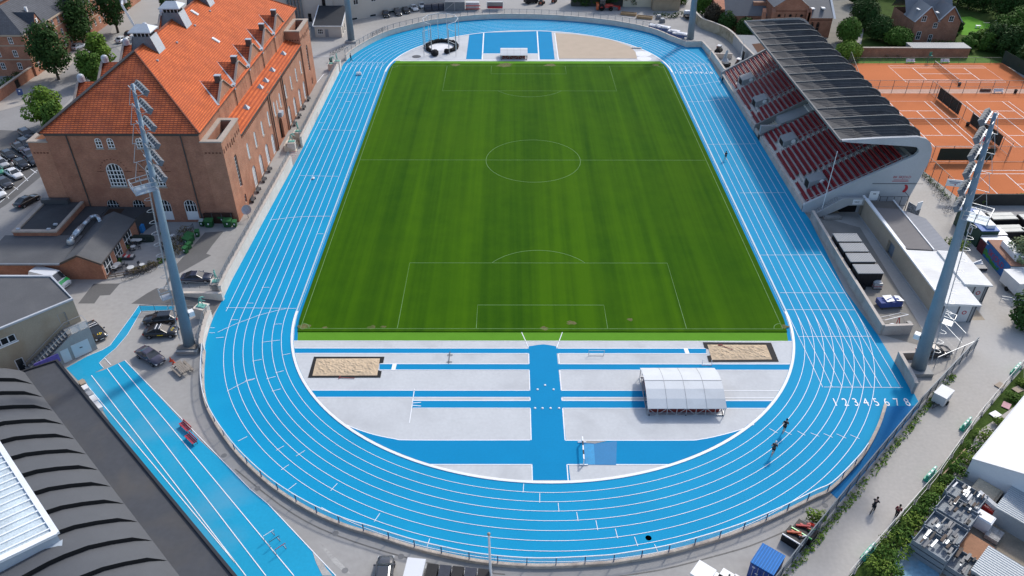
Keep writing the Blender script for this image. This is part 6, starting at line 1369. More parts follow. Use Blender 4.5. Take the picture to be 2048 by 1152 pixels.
cuts = {'vom1': (48.3, 50.9, -15.2, -12.6), 'vom2': (48.5, 50.8, 1.4, 4.4), 'vom3': (48.3, 50.6, 21.6, 24.6), 'vom4': (48.4, 50.8, 34.0, 37.2)}
lands = [(46.9, 48.6, -15.4, -9.6), (46.9, 48.6, .2, 4.6), (46.9, 48.6, 18.6, 24.6), (46.9, 48.6, 33.0, 37.4)]
NR = 18
tr = MB()
for i in range(NR):     # terraces as real steps
 x0 = 46.65+.87*i+(0 if i else -.002); z = SZ(46.9+.87*i)-.28; zb = z-.5 if i else 0
 for a, b_ in ((SY0+.35, 9.4), (13.6, SY1-.35)) if i < 10 else ((SY0+.35, SY1-.35),):
  tr.quad((x0, a, z), (x0+.88, a, z), (x0+.88, b_, z), (x0, b_, z)); tr.quad((x0, b_, z-.52), (x0, a, z-.52), (x0, a, z), (x0, b_, z))
tr.build('terrace', CSTEP, st, abs_=True)
aisles = [-11.3, .9, 21.0, 33.4]
for ya in aisles:
 a = MB()
 for i in range(2*NR-4):
  x = 48.2+.435*i; z = SZ(x)-.22; a.bb(x, ya-.55, z-.3, x+.32, ya+.55, z+.02)
 a.build('aisle_stair', mat('stair_stone', (.36, .35, .34), rough=.9, var=.2), st, abs_=True)
 r_ = MB()
 for s in (-.6, .6):
  r_.bar((51, ya+s, SZ(51)+.75), (61.8, ya+s, SZ(61.8)+.75), .05)
 for i in range(6): r_.bar((51+i*2.16, ya+.6, SZ(51+i*2.16)-.3), (51+i*2.16, ya+.6, SZ(51+i*2.16)+.75), .05)
 r_.build('handrail', STEEL, st, abs_=True)
rows = []
bl = [(SY0+.6, -11.95), (-10.7, .25), (1.55, 9.2), (13.9, 20.35), (21.65, 32.75), (34.05, SY1-.6)]
for i in range(NR-1):
 x = 47.12+.87*i
 for (a, b_) in bl:
  segs = [(a, b_)]
  cs = [(c[2], c[3]) for c in cuts.values() if c[0]-.45 < x < c[1]+.3]
  if i == 1: cs += [(l[2], l[3]) for l in lands]
  if 5 <= i < 11: cs += [(8.6, 14.2)]
  for c0_, c1_ in cs:
   ns = []
   for s0, s1 in segs:
    if c1_ <= s0 or c0_ >= s1: ns.append((s0, s1)); continue
    if c0_-s0 > .8: ns.append((s0, c0_))
    if s1-c1_ > .8: ns.append((c1_, s1))
   segs = ns
  for s0, s1 in segs: rows.append((x, s0, s1))
rows.sort(key=lambda r: hypot(r[0]-CX, (r[1]+r[2])/2-CY)+(40 if r[0] > 56 else 0))
def seatrow(mb, x, s0, s1):
 z = SZ(x+.0)-.28
 mb.bb(x-.12, s0, z+.30, x+.18, s1, z+.38); mb.add([(x+.18, s0, z+.34), (x+.18, s1, z+.34), (x+.24, s1, z+.66), (x+.24, s0, z+.66), (x+.22, s0, z+.32), (x+.22, s1, z+.32), (x+.28, s1, z+.64), (x+.28, s0, z+.64)], [(3, 2, 1, 0), (4, 5, 6, 7), (2, 3, 7, 6), (0, 4, 7, 3), (1, 2, 6, 5)])
 mb.bb(x-.02, s0, z, x+.05, s1, z+.30)
for r_ in rows[:99]:
 mb = MB(); seatrow(mb, *r_); mb.build('seat_row', REDS, st, abs_=True)
if rows[99:]:
 mb = MB()
 for r_ in rows[99:]: seatrow(mb, *r_)
 o = mb.build('seat_row', REDS, st, abs_=True); o['kind'] = 'stuff'
for nme, (x0, x1, y0, y1) in cuts.items():
 v = MB(); zt = SZ(x1)+.55
 v.prism([(x0, y0), (x1, y0), (x1, y1), (x0, y1)], .5, [zt-.9, zt, zt, zt-.9]); vo = v.build('entrance_pod', GPOD, st, abs_=True)
 MB().add([(x0-.01, y0+.4, SZ(x0)-.4), (x0-.01, y1-.4, SZ(x0)-.4), (x0-.01, y1-.4, zt-1.1), (x0-.01, y0+.4, zt-1.1)], [(3, 2, 1, 0)]).build('opening', DARK, vo, abs_=True)
 dd = MB().disc((0, 0, 0), .45, 14).xf(Matrix.Translation((x1-.55, y0-.02, zt-.75)) @ Matrix.Rotation(pi/2, 4, 'X')); dd.build('sign_disc', FRAMEW, vo, abs_=True)
 for k in range(4): MB().bb(x0+.2+k*.55, y0-.5, SZ(x0+.2+k*.55)-.25, x0+.5+k*.55, y0-.1, SZ(x0+.2+k*.55)-.05).build('side_step', CSTEP, vo, abs_=True)
for x0, x1, y0, y1 in lands:
 l = MB().bb(x0, y0, .6, x1, y1, 1.42); lo = l.build('landing', mat('pale_landing', (.60, .585, .55), rough=.9, var=.1), st, abs_=True)
 for k in range(3): MB().box((x0+.45+k*.35, y0+.5+k*.6+(y1-y0)*.35, 1.5), (.4, .12, .1)).build('gate_bar', STEELD, lo, abs_=True)
rb = MB().prism([(50.2, 9.6), (56.4, 9.6), (56.4, 13.4), (50.2, 13.4)], 2.5, [SZ(50.2)+.3, SZ(56.4)-.6, SZ(56.4)-.6, SZ(50.2)+.3]); rb.build('central_box', GPOD, st, abs_=True)
cw_ = MB().prism([(46.3, 13.35), (56.6, 13.35), (56.6, 13.75), (46.3, 13.75)], 0, [1.6, SZ(56.6)+.6, SZ(56.6)+.6, 1.6]).prism([(46.3, 9.2), (56.6, 9.2), (56.6, 9.55), (46.3, 9.55)], 0, [1.2, SZ(56.6)-.1, SZ(56.6)-.1, 1.2]); cw_.build('side_wall', CDARK, st, abs_=True)
cs = MB()
for i in range(11): cs.bb(46.3+.37*i, 10.4, 0, 46.67+.37*i, 13.3, .2+.24*i)
cs.build('central_steps', mat('cream_steps', (.55, .50, .40), rough=.9, var=.15), st, abs_=True); MB().bb(46.3, 9.6, 0, 50.2, 10.38, 3.0).build('step_wall', CSTD, st, abs_=True)
bn = MB().add([(56.6, 9.0, 7.2), (57.0, 11.0, 7.2), (57.6, 11.0, 9.4), (57.2, 9.0, 9.4)], [(0, 1, 2, 3)]); bo = bn.build('hanging_banner', FRAMEW, st, abs_=True)
MB().disc((0, 0, 0), .45, 14).xf(Matrix.Translation((56.85, 9.9, 8.3)) @ Matrix.Rotation(-pi/2+.25, 4, 'Y')).build('banner_emblem', mat('sign_blue', (.05, .09, .22)), bo, abs_=True)
MB().bb(62.3, SY0+.4, 9.5, 62.5, SY1-.4, 10.6).build('back_wall', CDARK, st, abs_=True)
def endwall(y, th, m):
 outer = [(46.3, 0), (63.5, 0), (63.9, 2.2), (64.5, 5.2), (65.25, 8.9), (65.35, 10.6), (65.15, 11.9), (64.6, 13.0), (63.6, 13.75), (62.2, 14.1), (56, 13.85), (49.9, 13.45), (49.84, 13.25), (51.4, 13.05), (56, 12.75), (61.4, 12.4), (62.5, 12.25), (63.0, 11.8), (63.05, 11.3), (62.7, 10.75), (55.7, 6.85), (46.5, 1.5), (46.3, 1.25)]
 mb = MB(); n = len(outer); P = [Vector((p[0], p[1], 0)) for p in outer]
 tris = tessellate_polygon([P]); f1 = [];
 for t in tris:
  a, b_, c = (P[i] for i in t); f1.append(t if (b_-a).cross(c-a).z >= 0 else t[::-1])
 mb.add([(p[0], y, p[1]) for p in outer]+[(p[0], y+th, p[1]) for p in outer], f1+[tuple(n+i for i in t[::-1]) for t in f1]+[((i+1) % n, i, n+i, n+(i+1) % n) for i in range(n)])
 return mb.build('end_wall', m, st, abs_=True)
ew = endwall(SY0-.3, .55, mat('pale_concrete', (.46, .475, .49), rough=.88, var=.09, scale=.25, stain=(.36, .37, .38), stain_amt=.6)); endwall(SY1-.25, .5, CSTD)
t = text_mb('BK SKJOLD', .62); t.xf(Matrix.Translation((61.7, SY0-.32, 6.75)) @ Matrix.Rotation(pi/2, 4, 'X')); RL_ = mat('red_lettering', (.42, .02, .035), rough=.6); t.build('lettering', RL_, ew, abs_=True)
MB().bb(60.2, SY0-.32, 5.95, 63.0, SY0-.302, 6.05).bb(60.4, SY0-.32, 6.2, 62.9, SY0-.302, 6.28).build('red_rule', RL_, ew, abs_=True)
cr_ = MB(); A_o = [(.55*cos(a), .75*sin(a)) for a in [(-1.9+3.8*i/14) for i in range(15)]]; A_i = [(.3*cos(a)-.28, .52*sin(a)+.12) for a in [(-1.5+3.0*i/14) for i in range(15)]]
cr_.add([(62.75+p[0], SY0-.32, 4.6+p[1]) for p in A_o]+[(62.75+p[0], SY0-.32, 4.6+p[1]) for p in A_i], [(i, i+1, 16+i, 15+i) for i in range(14)]); cr_.build('red_emblem', RL_, ew, abs_=True)
MB().bar((57, SY0-.36, 5.55), (65.6, SY0-.36, 5.55), .07).build('lamp_rail', STEELD, ew, abs_=True)
dc = MB()
for i in range(7): dc.bar((46.6+2.35*i, SY0-.1, SZ(46.6+2.35*i)+.4), (46.6+2.35*i, SY0-.1, SZ(46.6+2.35*i)+.95), .05)
dc.bar((46.6, SY0-.1, SZ(46.6)+.95), (61.5, SY0-.1, SZ(61.5)+.95), .05); dc.build('handrail', STEEL, ew, abs_=True)
NB_ = 15; bw = (SY1-SY0)/NB_
ridge = [(49.84, 13.4), (53, 13.62), (56, 13.85), (60, 14.05), (62.2, 14.12), (63.6, 13.77), (64.6, 13.05), (65.15, 11.95), (65.35, 10.6), (65.25, 8.9), (64.5, 5.2), (63.9, 2.2)]
vall = [(49.84, 13.38), (53, 12.85), (56, 12.3), (60, 11.6), (61.3, 11.3), (62.0, 11.0), (62.4, 10.6), (62.6, 10.0), (62.65, 9.4), (62.7, 8.0), (62.75, 5.0), (62.8, 2.2)]
for i in range(NB_):
 y0 = SY0+bw*i; yv = y0+bw*.36; y1 = y0+bw; k = len(ridge); mb = MB()
 ry = lambda p, y: (p[0], y, p[1])
 mb.add([ry(p, y0) for p in ridge]+[ry(p, yv) for p in vall]+[ry(p, y1) for p in ridge], [(j, j+1, k+j+1, k+j)[::-1] for j in range(k-1)]+[(k+j, k+j+1, 2*k+j+1, 2*k+j)[::-1] for j in range(k-1)])
 ro = mb.build('roof_plate', ROOFC, st, abs_=True)
 e = MB()
 for a, b_ in zip(ridge, ridge[1:]): e.bar((a[0], y1, a[1]+.05), (b_[0], y1, b_[1]+.05), .2, .12)
 e.build('ridge_edge', mat('ridge_concrete', (.20, .20, .195), rough=.9, var=.15), ro, abs_=True)
 if i < 3 or i == 6: MB().lathe((63.0, y0+.9, 12.6), [(.3, 0), (.3, .5), (.01, .62)], 10).build('roof_vent', STEEL, ro, abs_=True)
MB().bb(49.62, SY0-.3, 13.12, 49.9, SY1+.2, 13.5).build('roof_fascia', mat('fascia_concrete', (.20, .20, .20), rough=.9, var=.15), st, abs_=True)
es = MB(); ye0, ye1 = SY0-2.1, SY0-.31
for i in range(12): es.bb(48.3+.3*i, ye0, .25+.24*i-.3, 48.62+.3*i, ye1, .45+.24*i)
es.bb(51.9, ye0, 2.75, 55.9, ye1, 3.05); es.build('end_stair', CSTD, st, abs_=True)
par = MB(); pr = [(48.0, .9), (51.9, 3.75), (55.9, 3.75), (55.9, 2.4), (53.0, 2.4), (49.4, .35), (48.0, 0)]; n = len(pr)
par.add([(p[0], ye0-.18, p[1]) for p in pr]+[(p[0], ye0, p[1]) for p in pr], [tuple(range(n))[::-1], tuple(range(n, 2*n))]+[((i+1) % n, n+(i+1) % n, n+i, i)[::-1] for i in range(n)]); eo = par.build('stair_parapet', CSTD, st, abs_=True)
MB().bb(53.6, ye0-.21, 2.6, 55.2, ye0-.185, 3.55).build('white_sign', FRAMEW, eo, abs_=True)
t = text_mb('WC', .5); t.xf(Matrix.Translation((54.3, ye0-.22, 3.07)) @ Matrix.Rotation(pi/2, 4, 'X')); t.build('sign_lettering', TRIM, eo, abs_=True)
MB().add([(49.6, SY0-.31, .02), (55.5, SY0-.31, .02), (55.5, SY0-.31, 2.7), (52.6, SY0-.31, 2.7), (49.9, SY0-.31, 1.0)], [(0, 1, 2, 3, 4)]).build('stair_shade', DARK, st, abs_=True)  # dark panel painting in the shade below the stair landing
gs = thing('fence_cage', 'steel mesh cage against the pale end wall of the stand', 'fence', (60, SY0-2, 0))
f = MB()
for x in (58.2, 59.4, 60.6, 61.8, 63.0): f.bar((x, SY0-2.0, 0), (x, SY0-2.0, 4.0), .08)
for z in (2.3, 3.95): f.bar((58.2, SY0-2.0, z), (63.0, SY0-2.0, z), .07)
for x in (58.2, 63.0): f.bar((x, SY0-.4, 3.95), (x, SY0-2.0, 3.95), .07)
f.build('frame', STEELD, gs, abs_=True); MB().add([(58.2, SY0-2, .1), (63, SY0-2, .1), (63, SY0-2, 3.95), (58.2, SY0-2, 3.95)], [(0, 1, 2, 3)]).build('mesh_panel', mesh_alpha('cage_mesh', (.2, .22, .25), dens=.25), gs, abs_=True)
sb_ = thing('notice_board', 'white notice board on posts beside the stand corner', 'board', (57.2, SY0-1.6, 0)); MB().box((0, 0, 3.9), (1.5, .12, 1.7)).build('board', FRAMEW, sb_); MB().box((-.7, 0, 2), (.08, .08, 4)).box((.7, 0, 2), (.08, .08, 4)).build('post', STEELD, sb_); MB().box((0, -.07, 4.3), (.5, .02, .14)).build('emblem', TRIM, sb_)
cb_ = thing('graffiti_panel', 'black and white painted panel beside the stand corner', 'panel', (64.2, SY0-2.5, 0)); MB().box((0, 0, 1.3), (.12, 2.6, 2.6), .35).build('panel', mat('scribbled_panel', (.40, .40, .40), rough=.7, var=.95, scale=2.5, fine=5), cb_); MB().box((0, -1.3, 3.2), (1.2, .1, 1.5), .5).build('white_board', FRAMEW, cb_)
fp = thing('flag_pole', 'white bare flagpole leaning against the view of the red seats', 'flagpole', (49.2, SY0-1.2, 0)); MB().tube((0, 0, 1.0), (0, 0, 11.8), .075, .05, n=8).build('pole', FRAMEW, fp); MB().ell((0, 0, 11.85), .09, .09, .09, 8, 6).build('finial', FRAMEW, fp)
GW = mat('grey_pink_wall', (.40, .36, .33), rough=.92, var=.2, scale=.7, stain=(.27, .24, .21), stain_amt=.8)
w1 = pp([(1622, 445), (1691, 585), (1755, 672)]); w1 = [(p[0]+.25, p[1]) for p in w1]
pwall('boundary_wall', 'stained concrete wall beside the straight from the stand to the gate', [(46.95, -22.3), (46.75, -38), (46.75, -53.7)], 1.7, .3, GW); pwall('boundary_wall', 'short concrete wall end turning away from the track at the gate', [(46.9, -53.6), (50.9, -53.4)], 1.6, .3, GW)
pwall('boundary_wall', 'concrete wall in front of the floodlight mast foot', [(46.7, -59.2), (46.5, -64.6), (46.3, -65.4)], 1.7, .3, GW); pwall('boundary_wall', 'low pink wall returning behind the mast foot', [(46.85, -59.2), (50.4, -59.0)], 1.5, .3, mat('pink_wall', (.50, .38, .30), rough=.9, var=.15))
pwall('boundary_wall', 'concrete wall at the far corner of the track by the lifts', [(41.7, 67.2), (46.15, 67.3), (46.9, 60.0)], 1.5, .35, WCR); pwall('boundary_wall', 'concrete wall between the lift yard and the far straight', [(46.95, 59.4), (47.15, 52.5), (47.3, 46.0)], 1.6, .35, WCR)
pwall('boundary_wall', 'low cream wall crossing the lift yard', [(47.2, 58.6), (52.0, 58.2)], 1.2, .4, WCR)
lb = thing('store_building', 'long low store with beige wall and grey ribbed roofs', 'building', (59, -30, 0))
lw = MB(); LX, LY0, LY1 = 55.6, -50.3, -20.6
fl2 = face2d((LX, LY1), (0, -1)); hs2 = [(13.2, .1, 2.4, 2.5), (.6, .1, 1.0, 2.2), (26.9, .1, .01, .02)]; hs2 = hs2[:2]
wall_open(lw, fl2, [(0, 0), (LY1-LY0, 0), (LY1-LY0, 3.3), (LY1-LY0-2, 3.55), (0, 3.7)], [arch_pts(s, a, w_, b_, kind='rect') for s, a, w_, b_ in hs2], .6)
lw.bb(LX+.02, LY0, 0, 63.0, -37.2, .01)
lw.build('wall', mat('beige_wall', (.40, .34, .265), rough=.92, var=.14, scale=.4, stain=(.30, .25, .19), stain_amt=.8), lb, abs_=True)
for s, a, w_, b_ in hs2: add_window(lb, fl2, s, a, w_, b_, .5, kind='rect', cols=2, rows=1, frame=GPOD, glass=mat('blue_grey_door', (.20, .25, .31), rough=.5), name='door', pane='door_leaf')
MB().bb(LX-.1, LY0+2, 3.56, LX+.25, LY1, 3.8).build('wall_capping', FRAMEW, lb, abs_=True)
MB().bb(LX-.06, LY0, 0, LX-.004, LY1, .35).build('plinth', mat('plinth_grey', (.40, .40, .40)), lb, abs_=True)
RIBG = rib_mat('grey_ribbed_roof', (.17, .16, .16), pitch=.4, axis=1, amt=.10, bump=.15, rough=.8); RIBW = rib_mat('white_ribbed_roof', (.72, .72, .71), pitch=.45, axis=1, amt=.03, bump=.08, rough=.7, stain=(.55, .54, .52), stain_amt=.6); RIBB = rib_mat('blue_grey_ribbed_roof', (.21, .225, .26), pitch=.45, axis=1, amt=.14, bump=.2, rough=.7)
MB().prism([(55.86, -37.1), (60.4, -37.1), (60.4, -24.6), (55.86, -24.6)], 2.9, [3.65, 3.35, 3.35, 3.65]).build('grey_roof', RIBG, lb, abs_=True)
MB().prism([(55.86, -24.6), (60.4, -24.6), (60.4, -21.6), (55.86, -21.6)], 2.6, 3.2).build('flat_roof', mat('brown_felt', (.14, .125, .11), rough=.9, var=.2), lb, abs_=True)
MB().prism([(60.42, -37.3), (64.0, -37.3), (64.0, -26.5), (61.6, -24.5), (60.42, -24.5)], 2.2, [3.1, 2.7, 2.7, 2.9, 3.1]).build('lower_roof', RIBB, lb, abs_=True)
MB().prism([(60.45, -37.2), (63.7, -37.2), (63.7, -26.8), (61.6, -24.8), (60.45, -24.8)], 0, 2.2).build('lean_to_wall', CDARK, lb, abs_=True)
for x in (55.95, 60.42): MB().bar((x, -37.1, 3.72 if x < 57 else 3.42), (x, -21.6, 3.72 if x < 57 else 3.42), .16).build('flashing', FRAMEW, lb, abs_=True)
SHW = mat('white_steel', (.58, .59, .60), rough=.5, var=.07); GREYST = mat('grey_steel', (.30, .32, .34), rough=.5, var=.1)
RDL = mat('red_emblem_paint', (.40, .03, .05), rough=.5)
for lab, x0, x1, y0, y1, nm in (('white roofed steel shed, front one of the pair by the mast', 55.9, 60.75, -50.7, -37.3, 'a'), ('white roofed steel shed, rear one of the pair by the mast', 60.8, 64.7, -46.0, -37.4, 'b')):
 s_ = thing('steel_shed', lab, 'shed', ((x0+x1)/2, y0, 0), 0, 'white steel sheds'); w_ = x1-x0
 MB().bb(-w_/2, 0, 0, w_/2, y1-y0, 3.0).build('wall', GREYST, s_); q = MB().prism([(-w_/2, -.35), (w_/2+.25, -.35), (w_/2+.25, y1-y0), (-w_/2, y1-y0)], 3.002, [3.5, 3.2, 3.2, 3.5]); q.build('roof', RIBW, s_)
 for k in range(2):
  d = MB().box((-w_*.22+k*w_*.42-.1, -.03, 1.45), (w_*.38, .05, 2.7)).build('door', SHW, s_)
  if k == 1: MB().lathe((0, 0, 0), [(.20, 0), (.34, 0)], 14).xf(Matrix.Translation((-w_*.22+k*w_*.42-.1, -.062, 1.7)) @ Matrix.Rotation(pi/2, 4, 'X')).build('round_emblem', RDL, d)
 for k in (-.47, -.01, .36, .46): MB().box((w_*k, -.04, 1.5), (.1, .09, 3.0)).build('frame_post', STEELD, s_)
LIDG = rib_mat('perforated_lid', (.42, .43, .44), pitch=.25, axis=0, amt=.45, rough=.6)
BC = mat('black_container', (.012, .012, .014), rough=.6, var=.3)
for i, (y, lab) in enumerate(((-32.1, 'farthest of the four black containers along the wall'), (-35.0, 'second of the four black containers from the stand'), (-37.9, 'third of the four black containers from the stand'), (-41.0, 'nearest of the four black containers along the wall'))):
 c = thing('black_container', lab, 'container', (49.15, y, 0), 0, 'black containers beside the wall'); MB().box((0, 0, 1.2), (3.7, 2.35, 2.4)).build('box', BC, c); MB().box((0, 0, 2.46), (3.82, 2.45, .12)).build('lid', LIDG, c)
 for s in (-1.2, 0, 1.2): MB().box((s, -1.19, 1.2), (.08, .04, 2.2)).build('rib', TRIM, c)
def px_thing(name, lab, cat, u, v, rz=0, group=None, z=0): return thing(name, lab, cat, (*at(u, v), z), rz, group)
def blob(name, lab, cat, u, v, parts, rz=0, group=None):
 """parts: (part name, material, MB in local coordinates)"""
 t = px_thing(name, lab, cat, u, v, rz, group)
 for n_, m, mb in parts: mb.build(n_, m, t)
 return t
blob('pallet_load', 'wrapped pallet load with a red band beside the black containers', 'pallet', 1752, 575, [('pallet', WOOD, MB().box((0, 0, .08), (1.3, 1.1, .14))), ('wrapped_load', mat('wrap_film', (.42, .42, .42), rough=.35, var=.4, scale=3), MB().box((0, 0, .6), (1.2, 1.0, .9)).ell((0, 0, 1.05), .6, .5, .3, 10, 4, .15)), ('red_band', RDL, MB().box((0, 0, .5), (1.23, 1.03, .1)))])
blob('cart', 'small black cart beside the wrapped pallet load', 'cart', 1722, 577, [('cart_body', BC, MB().box((0, 0, .4), (1.0, .7, .35)).box((-.3, 0, .75), (.1, .7, .5))), ('wheel', TYRE, MB().tube((.3, -.4, .2), (.3, .4, .2), .2, n=12)), ('wheel', TYRE, MB().tube((-.3, -.4, .2), (-.3, .4, .2), .2, n=12))])
BLT = mat('royal_blue_cover', (.04, .07, .24), rough=.7, var=.3, scale=2)
blob('covered_hurdle_cart', 'trolley under blue and white covers in the stand yard', 'trolley', 1778, 612, [('frame', STEELD, MB().box((0, 0, .3), (3.4, 1.5, .1)).box((-1.4, 0, .15), (.3, 1.4, .3)).box((1.4, 0, .15), (.3, 1.4, .3))), ('blue_cover', BLT, MB().box((-.2, 0, .75), (3.3, 1.5, .8)).ell((0, 0, 1.1), 1.5, .7, .35, 10, 4, .2)), ('white_panel', FRAMEW, MB().add([(-1.0, -.7, 1.3), (.1, -.75, 1.45), (.2, .7, 1.5), (-1.1, .7, 1.45)], [(0, 1, 2, 3)]).add([(.5, -.6, 1.35), (1.6, -.7, 1.3), (1.5, .7, 1.25), (.6, .6, 1.45)], [(0, 1, 2, 3)]))], .1)
blob('pallet_stack', 'stack of grey boards on pallets in front of the stand stair', 'pallet', 1662, 436, [('board_stack', mat('grey_boards', (.34, .32, .29), rough=.9, var=.25, scale=3), MB().box((0, 0, .2), (3.0, 1.5, .4)).box((.1, .05, .46), (2.8, 1.4, .1)))], .05)
blob('plywood_sheet', 'pale plywood sheets lying behind the board stack', 'board', 1662, 426, [('sheet', mat('plywood', (.48, .37, .26), rough=.8, var=.15), MB().box((0, 0, .3), (2.2, 1.3, .1)).box((.1, .3, .15), (2.0, 1.0, .2)))], .2)
blob('toppled_goal', 'white tubular goal frame lying behind the wall corner', 'frame', 1785, 640, [('frame_tube', FRAMEW, MB().bar((-2, -.5, .8), (2, -.5, .9), .08).bar((-2, -.5, .8), (-2, 1, .05), .06).bar((2, -.5, .9), (2.2, 1, .05), .06).bar((-2, 1, .05), (2.2, 1, .05), .05).bar((0, -.5, .85), (.1, 1, .05), .05))], .3)
blob('equipment_rack', 'red and white equipment rack inside the wall corner', 'rack', 1790, 655, [('red_frame', P_RED, MB().bar((0, 0, 0), (.4, .6, 1.2), .1).bar((.6, 0, 0), (.5, .6, 1.3), .1).bar((0, 0, .5), (.9, 0, .5), .1)), ('white_tank', FRAMEW, MB().ell((-.5, 0, .4), .5, .35, .3, 10, 6)), ('black_tray', BC, MB().box((-.9, .1, .2), (.9, .7, .3)))])
blob('dark_bin', 'small dark bin behind the short wall end', 'bin', 1815, 655, [('bin_body', BC, MB().lathe((0, 0, 0), [(.28, 0), (.36, .85), (.3, .95)], 12)), ('lid', STEELD, MB().disc((0, 0, .96), .34, 12))])
carpx('dark sports coupe parked behind the right floodlight mast', 1832, 713, 1900, 706, kind='sedan', pt=P_BLACK)
DF = mat('dark_blue_fence', (.075, .10, .13), rough=.5, metal=.2, var=.15)
FP = pp([(1948, 697), (1900, 748), (1841, 811), (1760, 908), (1681, 1004), (1600, 1104), (1530, 1195)])
rail_fence('path_fence', 'long dark steel fence between the track and the pale path', 'fence', FP, 2.0, step=2.4, post=.1, post_m=DF, rails=(1.0, .5), rail_r=.05, panel=mesh_alpha('dense_fence_mesh', (.10, .13, .17), dens=.72))
rail_fence('gate_panel', 'tall thin mesh gate swung open in front of the sheds', 'gate', pp([(1880, 665), (1916, 704)]), 3.2, step=3.9, post=.08, post_m=STEEL, rails=(1.0, .5), panel=mesh_alpha('thin_mesh', (.4, .42, .45), dens=.12))
rail_fence('gate_panel', 'low mesh gate panel lying between the mast and the fence', 'gate', pp([(1868, 735), (1948, 700)]), 1.8, step=2.6, post=.08, post_m=STEEL, rails=(1.0,), panel=MATS['thin_mesh'])
FQ = pp([(2060, 715), (2015, 768), (1950, 845), (1870, 960), (1760, 1085), (1690, 1165)])
pf_ = rail_fence('path_fence', 'galvanised mesh fence on concrete feet on the far side of the path', 'fence', FQ, 1.9, step=3.2, post=.06, post_m=mat('fence_galv', (.30, .31, .32), rough=.5, metal=.3), rails=(1.0, .08), rail_r=.022, panel=mesh_alpha('galv_mesh', (.45, .46, .48), dens=.22))
ffo = WORLD[pf_.name][0]; fq_ = resample(FQ, 3.2)[:26]
repeat_part(MB().box((0, 0, .09), (.75, .3, .18)).build('block_foot', CDARK, pf_), pf_, [((p[0]-ffo.x, p[1]-ffo.y, 0), .9) for p in fq_])
for i, (u, v, lab) in enumerate(((2030, 742, 'uppermost green road barrier on the path fence'), (1930, 853, 'second green road barrier from the top on the path fence'), (1859, 953, 'third green road barrier from the top on the path fence'), (1735, 1108, 'lowest green road barrier on the path fence'))):
 b_ = px_thing('road_barrier', lab, 'barrier', u, v, head(1760, 1085, 1870, 960), 'green road barriers')
 MB().prism([(-1.1, -.28), (1.1, -.28), (1.1, .28), (-1.1, .28)], 0, .35).bb(-1.05, -.12, .35, 1.05, .12, .95).build('barrier_body', mat('mint_green', (.03, .36, .24), rough=.5, var=.15), b_)
 for s in (-.7, 0, .7): MB().box((s, -.14, .68), (.36, .03, .28)).box((s, 0, .965), (.36, .16, .03)).build('white_mark', FRAMEW, b_)
wt = blob('white_trailer', 'small white box trailer beside the dark fence', 'trailer', 1880, 803, [('box', SHW, MB().box((0, 0, 1.0), (2.2, 1.5, 1.3)).box((0, 0, 1.68), (2.3, 1.6, .06))), ('wheel', TYRE, MB().tube((0, -.9, .3), (0, -.7, .3), .3, n=12)), ('wheel', TYRE, MB().tube((0, .7, .3), (0, .9, .3), .3, n=12)), ('drawbar', STEELD, MB().bar((-1.1, .3, .4), (-2.4, 0, .4), .1).bar((-1.1, -.3, .4), (-2.4, 0, .4), .1))], head(1868, 815, 1892, 790))
GV = 'shrubs along the path fence'
for i, (u, v, r, m) in enumerate(((1960, 880, 1.5, LEAF_Y), (1944, 905, 1.6, LEAF_M), (1925, 925, 1.4, LEAF_Y), (1905, 945, 1.5, LEAF_M), (1890, 968, 1.3, LEAF_M), (1872, 990, 1.4, LEAF_Y), (1850, 1010, 1.5, LEAF_M), (1832, 1032, 1.6, LEAF_M), (1812, 1055, 1.6, LEAF_Y), (1795, 1078, 1.5, LEAF_M), (1780, 1100, 1.7, LEAF_Y), (1764, 1120, 1.7, LEAF_M), (1745, 1140, 1.6, LEAF_Y), (1770, 1150, 1.3, LEAF_M), (1990, 850, 1.0, LEAF_Y), (2020, 800, 1.1, LEAF_M), (2038, 770, 1.0, LEAF_Y))):
 x, y = at(u, v); shrub('leafy green shrub growing behind the path fence', x+.4, y, r, r*1.0, m, 330, .3, group=GV)
wds = MB()
for i in range(150):
 k = i/149; p = Vector(FP[1]).lerp(Vector(FP[-1]), k);
 if rnd(0, 1) < .8: leaves(wds, [(p.x+rnd(.1, .5), p.y-rnd(.05, .45), .15, rnd(.3, .55), .4, .2)], 16, .26)
tag(wds.build('weeds', LEAF_L), 'green weeds growing along the foot of the dark fence', 'weeds', kind='stuff')
tn = thing('marquee_tent', 'big white marquee with a sloped roof at the right edge', 'tent', (*at(2010, 900), 0)); TX = mat('tent_fabric', (.80, .81, .83), rough=.6, var=.03)
a, b_ = Vector(at3(1947, 915, 3.0)), Vector(at3(2040, 802, 3.0)); d = (b_-a).normalized(); n_ = Vector((d.y, -d.x, 0)); L_ = 22.0; W_ = 12.0
a = a-d*.3; Q = lambda s, t, z: Vector((a.x+d.x*s+n_.x*t, a.y+d.y*s+n_.y*t, z))
MB().add([Q(0, 0, 3), Q(L_, 0, 3), Q(L_, W_/2, 5.0), Q(0, W_/2, 5.0), Q(L_, W_, 3), Q(0, W_, 3)], [(3, 2, 1, 0), (5, 4, 2, 3)]).build('roof', TX, tn, abs_=True)
MB().add([Q(0, .05, 0), Q(L_, .05, 0), Q(L_, .05, 3), Q(0, .05, 3), Q(.05, 0, 0), Q(.05, W_, 0), Q(.05, W_, 3), Q(.05, W_/2, 4.97), Q(.05, 0, 3)], [(0, 1, 2, 3), (8, 7, 6, 5, 4)]).build('side_wall', mat('tent_side', (.66, .69, .73), rough=.6, var=.06), tn, abs_=True)
